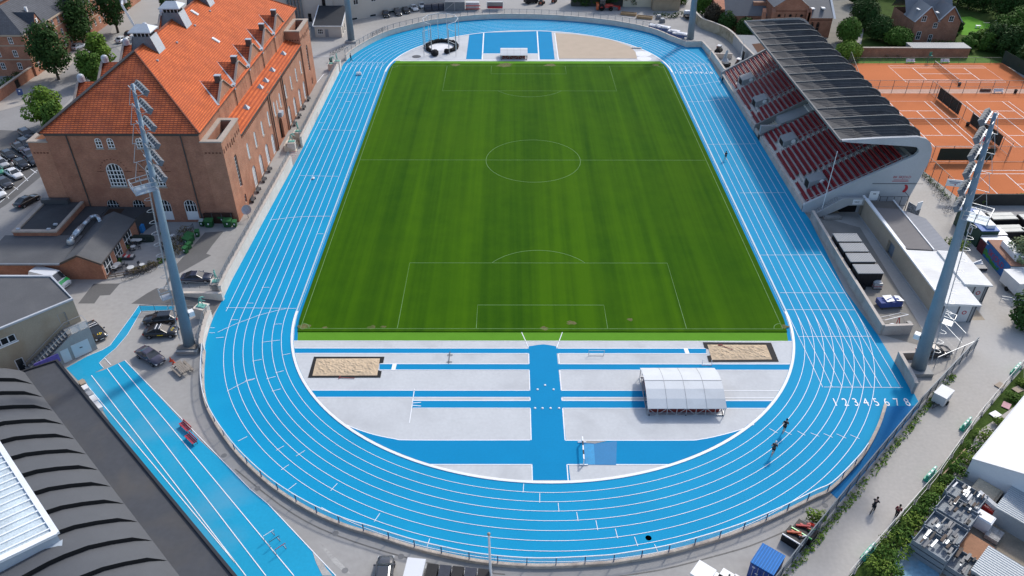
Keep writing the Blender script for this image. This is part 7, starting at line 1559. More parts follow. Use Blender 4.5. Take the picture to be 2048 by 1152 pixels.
MB().bar(Q(0, 0, 3.02), Q(L_, 0, 3.02), .1).bar(Q(0, 0, 3.02), Q(0, W_/2, 5.02), .1).bar(Q(0, W_, 3.02), Q(0, W_/2, 5.02), .1).build('frame', SHW, tn, abs_=True)
rzY = head(1822, 1075, 1885, 1000)
STL = mat('blue_grey_steel', (.21, .245, .28), rough=.6, metal=.05, var=.2)
def cage(u, v, w_, d_, h, label, z=0, fill=8, m=STL, group=None):
 t = px_thing('stillage', label, 'stillage', u, v, rzY, group, z)
 for k in range(max(1, int(h/.7))):
  z0 = k*.7; MB().box((0, 0, z0+.07), (w_, d_, .1)).box((0, -d_/2, z0+.38), (w_, .06, .5)).box((0, d_/2, z0+.38), (w_, .06, .5)).box((-w_/2, 0, z0+.38), (.06, d_, .5)).box((w_/2, 0, z0+.38), (.06, d_, .5)).build('tray', m, t)
 for sx in (-1, 1):
  for sy in (-1, 1): MB().box((sx*w_/2, sy*d_/2, h/2), (.11, .11, h+.15)).build('corner_post', STL, t)
 for i in range(fill):
  c = random.choice((SHW, STEEL, STEEL, WOOD, STEELD, STEELD, BC, CDARK)); MB().box((rnd(-.42, .42)*w_, rnd(-.42, .42)*d_, h-.12+rnd(0, .25)), (rnd(.3, w_*.55), rnd(.1, .3), rnd(.1, .3)), rnd(-.05, .05)).build('stored_part', c, t)
 return t
GC = 'stillages of scaffold parts in the yard'
for i, (u, v, h) in enumerate(((1858, 1112, 2.2), (1880, 1079, 2.2), (1902, 1046, 2.2), (1920, 1012, 2.1))):
 cage(u, v, 2.5, 3.4, h, ['blue grey stillage of scaffold parts at the near end of the left row', 'blue grey stillage second from the near end of the left row', 'blue grey stillage third from the near end of the left row', 'blue grey stillage with black trays at the far end of the left row'][i], fill=16, group=GC)
cage(1925, 1148, 2.8, 3.0, 1.5, 'grey stillage with white tubes nearest the bottom edge', fill=14, group=GC)
blob('brown_floor_stack', 'stack of rusty brown floor panels beside the stillages', 'panel stack', 1925, 1095, [('panel', mat('rust_brown_panel', (.30, .14, .07), rough=.7, var=.2, scale=1.2), MB().box((0, 0, .45), (3.0, 4.6, .9)).box((-.1, .9, .92), (1.4, .14, .04)).box((-.1, .2, .92), (1.6, .14, .04)))], rzY)
blob('block_stack', 'stack of grey hollow blocks on a pallet', 'block stack', 1985, 1075, [('block_layer', mat('hollow_blocks', (.33, .32, .31), rough=.9, var=.7, scale=4, fine=9), MB().box((0, 0, .4), (1.7, 1.3, .5))), ('block_layer', mat('dark_blocks', (.14, .14, .14), rough=.9, var=.3), MB().box((0, 0, .1), (1.75, 1.35, .14)))], rzY)
blob('board_stack', 'pale timber boards stacked beside the tent', 'board stack', 1968, 992, [('board', mat('pale_timber', (.60, .49, .35), rough=.85, var=.25, scale=3), MB().box((0, 0, .9), (2.4, 2.6, .3)).box((-.2, .1, 1.1), (2.0, 2.3, .12))), ('bearer', BC, MB().box((0, 0, .4), (2.5, 2.7, .7)))], rzY)
blob('board_stack', 'small brown timber stack between the stillages and pale boards', 'board stack', 1935, 1012, [('board', mat('brown_timber', (.40, .28, .18), rough=.85, var=.2, scale=3), MB().box((0, 0, 1.1), (1.6, 2.0, .35)))], rzY)
blob('white_tank', 'white box with dark spots beside the red lift', 'tank', 1957, 1052, [('tank', FRAMEW, MB().box((0, 0, .9), (1.3, 2.0, 1.5)).box((0, 0, 1.7), (1.1, 1.8, .12))), ('cap', TRIM, MB().disc((-.2, .3, 1.78), .12, 10))], rzY)
blob('red_lift', 'red and grey work machine in the storage yard', 'machine', 1985, 1035, [('chassis', P_RED, MB().box((0, 0, .6), (1.5, 3.4, .7)).bar((-.6, -1.4, 1.2), (-.6, 1.4, 1.3), .14).bar((.6, -1.4, 1.2), (.6, 1.4, 1.3), .14)), ('boom', SHW, MB().bar((-.1, -.4, 1.4), (.2, 2.2, 1.9), .5)), ('motor', STEELD, MB().ell((0, -.3, 1.3), .5, .6, .45, 10, 6, .1))], rzY)
blob('waste_crate', 'brown crate with blue and white bags beside the tent', 'crate', 2018, 985, [('crate', WOOD, MB().box((0, 0, .8), (1.5, 1.6, 1.6))), ('bag', BLT, MB().ell((.1, 0, 1.65), .5, .4, .25, 8, 5, .1)), ('bag', FRAMEW, MB().ell((-.3, .3, 1.65), .4, .3, .22, 8, 5, .1))], rzY)
blob('waste_crate', 'brown crate with pink wrapped bundle at the right edge', 'crate', 2045, 1015, [('crate', WOOD, MB().box((0, 0, .5), (1.6, 1.2, 1.0))), ('bundle', PKW, MB().ell((0, 0, 1.15), .6, .4, .3, 8, 5, .15))], rzY)
RIBS = rib_mat('zinc_ribbed', (.50, .54, .57), pitch=.3, axis=0, amt=.3, rough=.45, metal=.3)
for (u, v, w_, l_, h, lab) in ((2065, 1060, 4.5, 7, 2.2, 'grey ribbed metal shed at the right edge of the yard'), (1985, 1165, 4.0, 3.6, 1.9, 'grey ribbed metal shed at the bottom edge of the yard')):
 s_ = px_thing('metal_shed', lab, 'shed', u, v, rzY); MB().box((0, 0, h/2), (w_, l_, h)).build('wall', GREYST, s_); MB().box((0, 0, h+.08), (w_+.2, l_+.2, .14)).build('roof', RIBS, s_)
for i, (u, v) in enumerate(((2000, 582+190), (2035, 780), (2012, 812), (1990, 830))):
 blob('wooden_pallet', ['wooden pallet beside the fence behind the tent corner', 'grey pallet at the right edge above the tent', 'pink wrapped pallet at the tent corner', 'white tray on the grass by the tent'][i], 'pallet', u, v, [('deck', mat('pallet_wood', (.38, .31, .24), rough=.9) if i < 2 else (PKW if i == 2 else FRAMEW), MB().box((0, 0, .12), (1.2, .9, .06)).box((0, -.4, .06), (1.2, .1, .1)).box((0, .4, .06), (1.2, .1, .1)))], rnd(0, 1))
for i, (u, v, L2, lab) in enumerate(((1880, 1000, 5.0, 'long pale boards leaning behind the shrubs'), (1905, 930, 6.0, 'brown pole lying in the shrubs by the tent'))):
 blob('timber_pole', lab, 'timber', u, v, [('timber', FRAMEW if i == 0 else mat('brown_timber', (.40, .28, .18)), MB().box((0, 0, .5), (L2, .4 if i == 0 else .12, .12)))], rzY)
DGC = mat('dark_green_steel', (.012, .05, .035), rough=.55, var=.2)
rzC = head(1902, 432, 1945, 480)
gc = thing('site_cabin', 'dark green site cabin with white windows and blue roof tarp', 'cabin', (*at(1945, 470), 0), head(1910, 455, 1940, 487))
MB().box((0, 0, 1.5), (7.5, 2.9, 3.0)).build('wall', DGC, gc); MB().box((0, 0, 3.05), (7.6, 3.0, .1)).build('roof', mat('blue_roof_sheet', (.08, .16, .40), rough=.6, var=.3), gc); MB().box((.6, .35, 3.4), (5.0, 1.3, .6)).build('roof_box', FRAMEW, gc)
for s in (-1.4, 1.0):
 w_ = MB().box((s, -1.47, 1.7), (.5 if s < 0 else 1.1, .06, 1.4)).build('window', FRAMEW, gc); MB().box((s, -1.51, 1.7), (.3 if s < 0 else .8, .02, 1.1)).build('pane', GLASS, w_)
for i, (u, v, lab, top_) in enumerate(((1995, 455, 'dark container with white roof panels, left of the upper pair', SHW), (2010, 480, 'dark container with white roof panels, left of the lower pair', SHW), (2058, 458, 'dark container with white roof at the right edge, upper', SHW), (2062, 485, 'dark container with white roof at the right edge, lower', SHW))):
 c = px_thing('storage_container', lab, 'container', u, v, .05, 'dark containers with white roofs'); MB().box((0, 0, 1.1), (4.4, 2.4, 2.2)).build('box', BC, c); MB().box((0, .55, 2.25), (4.2, 1.0, .08)).box((0, -.55, 2.25), (4.2, 1.0, .08)).build('roof_panel', mat('cream_panel', (.55, .55, .50), rough=.6, var=.1), c)
for i, (u, v, lab) in enumerate(((1972, 487, 'white roofed cabin with red edge behind the mast, upper'), (1985, 505, 'white roofed cabin with red edge behind the mast, lower'))):
 c = px_thing('white_cabin', lab, 'cabin', u, v, .05, 'white roofed cabins'); MB().box((0, 0, 1.1), (4.2, 2.2, 2.2)).build('box', mat('maroon_wall', (.10, .02, .03)), c); MB().box((0, 0, 2.25), (4.3, 2.3, .12)).build('roof', FRAMEW, c)
gf = thing('mural_container', 'shipping container painted with a colourful mural and red lettering', 'container', (*at(2002, 535), 0), head(1972, 512, 2003, 548))
MB().box((0, 0, 1.35), (7.4, 2.6, 2.7)).build('box', mat('dark_steel_box', (.03, .04, .05)), gf); MB().box((0, 0, 2.74), (7.4, 2.6, .08)).build('roof', mat('rust_roof', (.30, .15, .10), rough=.8, var=.25), gf)
mur = MB().add([(-3.7, -1.31, .02), (3.7, -1.31, .02), (3.7, -1.31, 2.7), (-3.7, -1.31, 2.7)], [(0, 1, 2, 3)]); mo = mur.build('mural', mat('mural_blue', (.03, .13, .34), rough=.6, var=.3), gf)
gm2 = MB()
for i in range(26):
 x = rnd(-3.6, 3.6); z = abs(x)*.35*rnd(.3, 1.0)+.25; r_ = rnd(.2, .45); z = min(max(z, r_*.8+.04), 2.6-r_*.8); gm2.add([(x+r_*cos(a*pi/4), -1.313-i*.0006, z+r_*.8*sin(a*pi/4)) for a in range(8)], [tuple(range(8))])
gm2.build('mural_leaves', mat('mural_green', (.05, .24, .05), rough=.6, var=.4, scale=2), mo)
t = text_mb('SKJOLD', 1.35); t.xf(Matrix.Translation((0, -1.335, 1.5)) @ Matrix.Rotation(pi/2, 4, 'X')); t.build('mural_lettering', mat('mural_red', (.40, .03, .05), rough=.6), mo)
MB().box((.2, .5, 3.2), (4.6, 1.2, .9)).build('roof_bundle', FRAMEW, gf); MB().add([(3.71, -1.25, .1), (3.71, 1.25, .1), (3.71, 1.25, 2.6), (3.71, -1.25, 2.6)], [(0, 1, 2, 3)]).build('white_door', FRAMEW, gf)
blob('white_trailer', 'white tipped box trailer with a red emblem beside the big tree', 'trailer', 2030, 580, [('box', SHW, MB().box((0, 0, 1.5), (3.0, 3.8, 1.9)).box((0, 0, 2.5), (3.1, 3.9, .08))), ('emblem', RDL, MB().lathe((0, 0, 0), [(.15, 0), (.32, 0)], 12).xf(Matrix.Translation((-.2, -1.92, 1.6)) @ Matrix.Rotation(pi/2, 4, 'X'))), ('wheel', TYRE, MB().tube((-1.6, 0, .35), (-1.4, 0, .35), .35, n=12)), ('wheel', TYRE, MB().tube((1.4, 0, .35), (1.6, 0, .35), .35, n=12)), ('drawbar', STEELD, MB().bar((-.5, -1.9, .5), (0, -3.4, .5), .1).bar((.5, -1.9, .5), (0, -3.4, .5), .1))], .1)
blob('pipe_stack', 'pile of white pipes beside the mast and the mural container', 'pipe pile', 1952, 535, [('pipe', FRAMEW, MB().tube((-1, 0, .3), (1, .2, .5), .2).tube((-1, .5, .3), (1, .4, .6), .2).tube((-.6, .2, .6), (.8, .6, .9), .18)), ('crate', STEELD, MB().box((0, -.5, .3), (2.2, 1.2, .5)))])
rail_fence('barrier_rail', 'low steel barrier rail lying near the white trailer', 'barrier', pp([(2000, 602), (2022, 606), (2026, 616)]), .9, step=1.5, rails=(1.0, .5), post_m=STEEL)
for i, (u, v) in enumerate(((2030, 634), (2037, 640), (2042, 633))): solo('paving_slab', MB().box((0, 0, .04), (.9, .6, .08)), FRAMEW, 'white slab lying on the yard near the right edge', 'slab', (*at(u, v), .01), .4, 'white slabs on the yard')
def hedge(label, P, h, w_, m, n, s=.3, name='hedge', cat='hedge'):
 o = P[len(P)//2]; t = thing(name, label, cat, (o[0], o[1], 0)); C_ = []
 for p in resample(P, w_*.6): C_.append((p[0]-o[0]+rnd(-.2, .2), p[1]-o[1]+rnd(-.2, .2), h*rnd(.4, .6), w_*.6, w_*.6, h*rnd(.38, .52)))
 leaves(MB(), C_, n, s).build('foliage', m, t); return t
hedge('green climbing hedge between the clay courts and the containers', pp([(1918, 405), (1960, 406), (2010, 404), (2060, 402)]), 1.6, 1.5, LEAF_Y, 1500)
bkf = MB().bb(75.3, -17.4, 0, 90, -17.1, 2.2); solo('board_fence', bkf, mat('dark_boards', (.05, .045, .04), rough=.9, var=.3), 'dark board fence under the climbing hedge', 'fence', (82, -17.2, 0), abs_=True)
hedge('low weedy hedge with bicycles along the clay court edge', pp([(1840, 345), (1870, 372), (1900, 402)]), .8, .8, LEAF_M, 420, .25)
shrub('flowering white green shrub behind the store roof', *at(1912, 497), 2.0, 1.6, LEAF_Y, 500, .3)
tree('white flowering bush tree beside the mural container', 'tree', *at(2046, 545), 5.5, 3.2, 1.0, leaf_mat('blossom_leaves', (.20, .24, .12), .9), 1800, .36)
tree('dark tree at the right edge beside the white trailer', 'tree', *at(2052, 655), 5.0, 3.0, .8, LEAF_D, 1500, .4)
for i, (u, v, a) in enumerate(((1852, 358, .3), (1861, 366, .5), (1868, 376, .2), (1873, 388, .6), (1882, 397, .4), (1890, 404, .3), (1893, 420, 1.0), (1897, 428, .8))):
 bike(*at(u, v), a-.9, 'dark bicycle parked in the row along the clay court fence', group='bicycles along the clay court fence')
sgn = thing('court_sign', 'white sign on two posts by the clay court fence', 'sign', (*at(1897, 398), 0), -.25)
MB().box((0, 0, 3.2), (2.6, .1, 1.3)).build('panel', FRAMEW, sgn)
for s in (-1.2, 1.2): MB().box((s, .06, 1.9), (.08, .08, 3.8)).build('post', STEEL, sgn)
MB().box((0, -.056, 3.4), (1.8, .012, .12)).box((-.1, -.056, 3.15), (1.3, .012, .1)).build('text_lines', mat('sign_text', (.08, .1, .2)), sgn); MB().box((.2, -.056, 2.9), (.25, .012, .2)).build('emblem', RDL, sgn)
ff = thing('flag_pole', 'tall white flagpole with a red and white flag hanging at its top', 'flagpole', (*at(1913, 405), 0)); zt = 14.2
P0 = Vector((0, 0, 0)); tp = Vector(at3(1970, 268, zt))-Vector((*at(1913, 405), 0)); MB().tube(P0, tp, .09, .05, n=8).build('pole', FRAMEW, ff)
fg = MB(); a = tp*.97;
for k in range(6):
 f0, f1 = 1-k*.028, 1-(k+1)*.028; w0, w1 = .35+.25*sin(k*1.3), .35+.25*sin((k+1)*1.3)
 p, q = tp*f0*.985, tp*f1*.985; fg.slot(0 if k < 3 else 1).add([p, p+Vector((w0, .25*cos(k), 0)), q+Vector((w1, .25*cos(k+1), 0)), q], [(0, 1, 2, 3)])
fg.build('flag', [mat('flag_red', (.55, .04, .08), rough=.8), FRAMEW], ff)
ct = MB(); zc_ = .03
def court(cx, cy, rz, hl=11.9, hw=5.5):
 c, s = cos(rz), sin(rz); T = lambda x, y: (cx+x*c-y*s, cy+x*s+y*c)
 for p in ([(-hl, -hw), (hl, -hw), (hl, hw), (-hl, hw), (-hl, -hw)], [(-hl, -4.1), (hl, -4.1)], [(-hl, 4.1), (hl, 4.1)], [(-6.4, -4.1), (-6.4, 4.1)], [(6.4, -4.1), (6.4, 4.1)], [(-6.4, 0), (6.4, 0)]): ct.strip([T(*q) for q in p], .12, zc_)
 return T
court(101.8, 47.6, 0); court(85.0, 18.3, pi/2); court(102.6, 18.3, pi/2); court(95.5, -9.4, 0); court(120, 18.3, pi/2)
struct('court_lines', ct, WHITE)
NET = mesh_alpha('tennis_net', (.05, .05, .05), dens=.45)
def net(label, a, b_):
 t = thing('tennis_net', label, 'net', ((a[0]+b_[0])/2, (a[1]+b_[1])/2, 0)); MB().add([(*a, .05), (*b_, .05), (*b_, .95), (*a, .95)], [(0, 1, 2, 3)]).build('netting', NET, t, abs_=True); MB().bar((*a, .98), (*b_, .98), .06, .1).build('tape', FRAMEW, t, abs_=True)
 for p in (a, b_): MB().tube((*p, 0), (*p, 1.1), .06).build('post', STEELD, t, abs_=True)
net('tennis net across the upper clay court', (101.8, 41.2), (101.8, 54.0)); net('tennis net across the left middle clay court', (78.6, 18.3), (91.2, 18.3)); net('tennis net across the right middle clay court', (96.2, 18.3), (108.8, 18.3))
WM = mesh_alpha('court_mesh', (.22, .23, .24), dens=.10)
CF = mat('court_fence_post', (.13, .14, .14), rough=.5)
rail_fence('court_fence', 'tall wire fence between the upper and middle clay courts', 'fence', [(77, 35.2), (120, 35.2)], 3.0, step=3.3, post=.08, post_m=CF, rails=(1.0, .5), panel=WM)
rail_fence('court_fence', 'tall wire fence between the left and right middle clay courts', 'fence', [(92.3, 35), (93.4, 2)], 3.0, step=3.0, post=.08, post_m=CF, rails=(1.0, .1), panel=WM)
rail_fence('court_fence', 'tall wire fence between the middle and lower clay courts', 'fence', [(73.5, -.4), (120, -.4)], 3.4, step=3.6, post=.08, post_m=CF, rails=(1.0, .03), panel=WM)
rail_fence('court_fence', 'tall wire fence along the stand side of the upper clay court', 'fence', [(80.6, 54.8), (75.8, 34)], 3.0, step=2.0, post=.08, post_m=CF, rails=(1.0,), panel=WM)
rail_fence('court_fence', 'wire fence along the stand side of the lower clay court', 'fence', [(74.2, -2), (74.8, -15)], 3.0, step=2.4, post=.08, post_m=CF, rails=(1.0,), panel=WM)
rail_fence('court_fence', 'low wire fence along the grass verge of the upper court', 'fence', [(80.6, 55.2), (119, 55.4)], 1.4, step=4.0, post=.07, post_m=CF, rails=(1.0,), panel=WM)
SCRM = mat('dark_green_screen', (.022, .036, .028), rough=.9, var=.2)
for lab, a, b_, z0, z1 in (('dark green windscreen on the dividing court fence, upper one', (92.5, 31.5), (92.85, 22.0), .3, 2.8), ('dark green windscreen on the dividing court fence, lower one', (93.1, 17.5), (93.6, 6.0), .3, 2.6), ('dark green windscreen on the lower court fence', (78.0, -.6), (88.8, -.6), .5, 3.0)):
 q = MB().wall([a, b_], .05, z0, z1); solo('windscreen', q, SCRM, lab, 'windscreen', ((a[0]+b_[0])/2, (a[1]+b_[1])/2, z0), abs_=True)
q = MB().wall([(119.2, 55.2), (120.6, 41), (121.5, 33)], .05, .2, 3.2); gs2 = solo('windscreen', q, mat('green_screen', (.03, .055, .045), rough=.9, var=.2), 'green windscreen with two pale shield emblems at the right edge', 'windscreen', (120, 44, .2), abs_=True)
for y in (50.0, 45.5):
 e = MB().add([(-.55, 0, .7), (.55, 0, .7), (.55, 0, 0), (0, 0, -.75), (-.55, 0, 0)], [(4, 3, 2, 1, 0)]); e.xf(Matrix.Translation((119.65-120+(55.2-y)*.098-.06, y-44, 1.6)) @ Matrix.Rotation(-pi/2+.1, 4, 'Z')); e.build('shield_emblem', mat('pale_emblem', (.3, .32, .32)), gs2)
def wbench(u, v, rz, label, group=None):
 t = px_thing('white_bench', label, 'bench', u, v, rz, group); MB().box((0, 0, .45), (2.2, .5, .07)).build('seat', FRAMEW, t); MB().box((0, .26, .75), (2.2, .06, .5)).build('backrest', FRAMEW, t)
 for s in (-.9, .9): MB().box((s, 0, .22), (.08, .45, .44)).build('leg', FRAMEW, t)
wbench(1820, 126, 0, 'white bench on the verge left of the umpire chair', 'white benches by the courts'); wbench(1889, 126, 0, 'white bench on the verge right of the umpire chair', 'white benches by the courts'); wbench(1996, 186, 0, 'white bench at the fence below the upper court', 'white benches by the courts')
uc = px_thing('umpire_chair', 'green umpire chair at the end of the upper net', 'chair', 1857, 126); UG = mat('umpire_green', (.05, .22, .16), rough=.6)
MB().box((0, 0, 1.9), (.7, .7, .08)).build('seat', UG, uc); MB().box((0, .33, 2.3), (.7, .08, .8)).build('backrest', UG, uc)
for sx in (-.4, .4):
 for sy in (-.4, .4): MB().bar((sx*1.4, sy*1.4, 0), (sx*.8, sy*.8, 1.9), .08).build('leg', UG, uc)
for u, v in ((1775, 115), (1797, 115)):
 t = px_thing('picnic_table', 'brown picnic table on the grass by the brick wall', 'table', u, v, .6, 'picnic tables by the brick wall'); MB().box((0, 0, .76), (2.0, .8, .07)).build('table_board', mat('brown_table', (.26, .15, .09), rough=.8), t)
 for s in (-.75, .75): MB().box((0, s, .45), (2.0, .3, .06)).build('bench', MATS['brown_table'], t)
 for s in (-.7, .7): MB().bar((s, -.7, 0), (s, .7, .74), .08).bar((s, .7, 0), (s, -.7, .74), .08).build('trestle', MATS['brown_table'], t)
for i, (u, v, lab) in enumerate(((1918, 172, 'dark bin beside the upper net post'), (2030, 186, 'black bin at the fence near the right edge'), (1934, 252, 'dark bin beside the dividing fence'))): blob('court_bin', lab, 'bin', u, v, [('bin_body', BC, MB().lathe((0, 0, 0), [(.3, 0), (.36, .8)], 12)), ('rim', STEELD, MB().lathe((0, 0, .8), [(.38, 0), (.3, .04)], 12))])
blob('sport_roller', 'court drag mat and roller at the middle fence', 'roller', 1970, 183, [('drag_mat', mat('brown_mat', (.12, .06, .04)), MB().box((0, 0, .35), (2.4, .4, .6))), ('roller_handle', STEELD, MB().bar((-1, 0, .6), (-1.2, -.3, 1.1), .06))])
bw_ = thing('brick_wall', 'long red brick garden wall behind the upper court', 'wall', (95, 59.2, 0)); MB().bb(79.5, 59.0, 0, 112.6, 59.5, 2.5).build('wall_body', BRICK, bw_, abs_=True); MB().bb(79.4, 58.9, 2.5, 97.8, 59.6, 2.66).build('coping', STONE, bw_, abs_=True)
MB().bb(97.9, 59.55, 0, 112.4, 63.0, 2.45).bb(97.8, 58.85, 2.47, 112.7, 63.2, 2.62).build('shed_roof', mat('grey_lead_roof', (.24, .25, .26), rough=.6, var=.1), bw_, abs_=True)
rh = thing('brick_house', 'red brick house with two pointed gables and grey slate roof', 'house', (108, 75, 0))
hx0, hx1, hy = 102.6, 114.6, 70.9; hm = (hx0+hx1)/2+.3
h_ = MB(); fH = face2d((hx0, hy), (1, 0)); he = 5.6; gp = 9.4
op = [(1.9, .9, 1.3, 3.1), (2.1, 5.6, 1.3, 7.2), (9.3, 5.6, 1.3, 7.2), (5.6, 3.9, 1.2, 5.4), (5.2, .1, 1.1, 2.3)]
wall_open(h_, fH, [(0, 0), (hx1-hx0, 0), (hx1-hx0, he), (hx1-hx0-3, gp), (6.2, he+.3), (3.0, gp), (0, he)], [arch_pts(s, a, w_, b_, kind='seg', n=4) for s, a, w_, b_ in op], .15)
for a, b_ in (((hx1, hy), (hx1, hy+14)), ((hx0, hy+14), (hx0, hy)), ((hx1, hy+14), (hx0, hy+14))): h_.add([(a[0], a[1], 0), (b_[0], b_[1], 0), (b_[0], b_[1], he), (a[0], a[1], he)], [(0, 1, 2, 3)])
h_.build('wall', BRICK, rh, abs_=True)
for i, (s, a, w_, b_) in enumerate(op): add_window(rh, fH, s, a, w_, b_, .1, kind='seg', cols=2, rows=2, edge=.12, glass=DARK if i == 4 else GLASS, name='door' if i == 4 else 'window')
SLG = mat('pale_slate', (.17, .185, .205), rough=.5, var=.12, scale=.6)
r_ = MB()
for x0, xp, x1 in ((hx0-.3, hx0+3.0, hx0+6.2), (hx0+6.2, hx1-3.0, hx1+.3)):
 r_.add([(x0, hy-.25, he-.1), (xp, hy-.25, gp+.12), (x1, hy-.25, he-.0), (x0, hy+7, he-.1), (xp, hy+7, gp+.12), (x1, hy+7, he)], [(0, 1, 4, 3)[::-1], (1, 2, 5, 4)[::-1]])
r_.add([(hx0-.4, hy+5, he), (hx1+.4, hy+5, he), (hx1+.4, hy+10, 11.0), (hx0-.4, hy+10, 11.0), (hx0-.4, hy+15, he), (hx1+.4, hy+15, he)], [(0, 1, 2, 3), (3, 2, 5, 4)]); ro = r_.build('roof', SLG, rh, abs_=True)
vb = MB()
for xp in (hx0+3.0, hx1-3.0):
 for x1 in (xp-3.3, xp+3.3): vb.bar((xp, hy-.3, gp+.2), (x1, hy-.3, he), .3, .14)
vb.build('verge_board', LEAD, ro, abs_=True); MB().box((hx1-4.4, hy+6.5, 11.0), (.9, .9, 2.6)).build('chimney', BRICK, ro, abs_=True); MB().box((hx0+1.5, hy+3.4, 7.9), (.5, 1.6, .2)).box((hx1-5.4, hy+3, 7.2), (.6, 1.2, .2)).build('skylight', FRAMEW, ro, abs_=True)
ch = thing('brick_church', 'red brick church with grey slate roofs and a small blue green spire', 'church', (73, 84, 0))
c_ = MB(); fK = face2d((54.5, 86), (1, 0)); c_.bb(62.4, 82, 0, 73, 95, 7.5); c_.bb(54, 84, 0, 62.4, 95, 5)
KX0, KX1, KY = 66.4, 74.6, 74.5
fK = face2d((KX0-.5, KY), (1, 0)); ko = [(1.6, 5.6, .9, 6.5), (4.6, 5.6, .9, 6.5), (7.6, 5.6, .9, 6.5), (3.1, 5.5, .35, 6.6), (6.1, 5.5, .35, 6.6), (4.6, .3, 2.0, 3.4)]
wall_open(c_, fK, [(0, 0), (9.2, 0), (9.2, 8.4), (4.6, 11.5), (0, 8.4)], [arch_pts(s, a, w_, b_) for s, a, w_, b_ in ko], .3); c_.bb(KX0-.5, KY+.31, 0, KX1+.5, 92, 8.3)
fN = face2d((75.1, 75.2), (1, 0)); no = [(2.0, 1.6, 1.0, 4.2), (3.6, 1.6, 1.0, 4.2)]
wall_open(c_, fN, [(0, 0), (7.2, 0), (7.2, 5.4), (0, 5.4)], [arch_pts(s, a, w_, b_) for s, a, w_, b_ in no], .25); c_.bb(75.1, 75.46, 0, 82.3, 88, 5.4)
BRC = brick_mat('church_brick', (.40, .17, .10), (.30, .12, .075), (.34, .22, .16), var=.2, stain=(.20, .09, .06), samt=.5)
c_.build('wall', BRC, ch, abs_=True)
for s, a, w_, b_ in ko: add_window(ch, fK, s, a, w_, b_, .25, cols=1, rows=1, frame=BRC, glass=DARK)
for s, a, w_, b_ in no: add_window(ch, fN, s, a, w_, b_, .2, cols=1, rows=2, frame=BRC, glass=DARK)
SLC = mat('church_slate', (.12, .125, .135), rough=.55, var=.15, scale=.5)
k_ = MB(); k_.add([(KX0-.8, KY-.2, 8.3), (70.5, KY-.2, 11.7), (KX1+.8, KY-.2, 8.3), (KX0-.8, 92, 8.3), (70.5, 92, 11.7), (KX1+.8, 92, 8.3)], [(0, 3, 4, 1), (1, 4, 5, 2)])
k_.add([(75.0, 74.9, 5.3), (82.7, 74.9, 5.3), (82.7, 82, 9.6), (75.0, 82, 9.6), (75.0, 89, 5.3), (82.7, 89, 5.3)], [(0, 1, 2, 3), (3, 2, 5, 4)]); k_.add([(54.5, 79.5, 4.5), (66, 79.5, 4.5), (66, 88, 11.5), (54.5, 88, 11.5)], [(0, 1, 2, 3)])
ko_ = k_.build('roof', SLC, ch, abs_=True)
MB().add([(82.4, 74.7, 5.2), (83.0, 74.7, 5.2), (83.0, 82, 9.8), (82.4, 82, 9.8)], [(0, 1, 2, 3)]).build('verge_board', LEAD, ko_, abs_=True); MB().box((77.2, 77.5, 7.1), (.9, 1.3, .3)).box((80.0, 77.6, 7.2), (.9, 1.3, .3)).build('skylight', FRAMEW, ko_, abs_=True)
c2_ = MB().bb(54.5, 79.7, 0, 66, 80.2, 4.5); c2_.build('aisle_wall', BRC, ch, abs_=True)
for x in (KX0-.7, KX1+.7, 63.2, 75.0): MB().bb(x-.45, KY-.9, 0, x+.45, KY-.003, 7.2).prism([(x-.45, KY-.9), (x+.45, KY-.9), (x+.45, KY-.003), (x-.45, KY-.003)], 7.2, [7.2, 7.2, 8.0, 8.0]).build('buttress', BRC, ch, abs_=True)
bd = MB()
for z in (4.9, 7.2): bd.bb(KX0-.5, KY-.06, z, KX1+.5, KY-.003, z+.2)
bd.bb(75.1, 75.14, 4.6, 82.3, 75.197, 4.8).build('string_course', mat('dark_brick', (.15, .06, .04)), ch, abs_=True)
MB().lathe((70.5, KY-2.2, 2.6), [(2.4, 0), (1.8, .4), (.9, 1.6), (.02, 3.4)], 8).build('spire', mat('copper_green', (.20, .33, .36), rough=.5, var=.2), ch, abs_=True); MB().lathe((70.5, KY-2.2, 0), [(2.2, 0), (2.2, 2.6)], 8).build('porch', BRC, ch, abs_=True)
LC = 'clipped trees around the church'
for lab, u, v, h, r, m, shp in (('copper brown clipped tree behind the curved wall', 1424, 52, 6.2, 2.6, LEAF_P, 'dome'), ('green clipped tree second along the curved wall', 1452, 62, 5.6, 2.5, LEAF_D, 'dome'), ('dark clipped tree next to the end of the stand roof', 1488, 72, 5.0, 2.6, LEAF_D, 'dome'), ('green tree behind the far mast', 1404, 30, 7.5, 2.8, LEAF_M, 'round')):
 tree(lab, 'tree', *at(u, v), h, r, h*.18, m, 2600, .42, shp, .15, LC, 'clipped_tree')
for lab, u, v, h, r, m, shp in (('egg shaped clipped tree in front of the church wall', 1692, 86, 6.8, 3.1, LEAF_M, 'dome'), ('light green bushy tree at the stand roof edge', 1694, 118, 4.6, 3.2, LEAF_L, 'round'), ('dark clipped tree nearest the red house path', 1754, 80, 6.6, 3.3, LEAF_D, 'dome'), ('round bright green clipped tree beside the red house', 1792, 90, 4.8, 3.6, LEAF_M, 'round'), ('dark narrow clipped tree behind the nearest clipped ones', 1738, 62, 7.0, 2.6, LEAF_D, 'cone'), ('big dark dome tree behind the clipped row', 1724, 52, 8.0, 4.0, LEAF_D, 'dome'), ('dark tree at the top edge by the house roof', 1716, 10, 7.5, 3.6, LEAF_D, 'dome')):
 tree(lab, 'tree', *at(u, v), h, r, h*.22, m, 3000, .45, shp, .15, LC, 'clipped_tree')
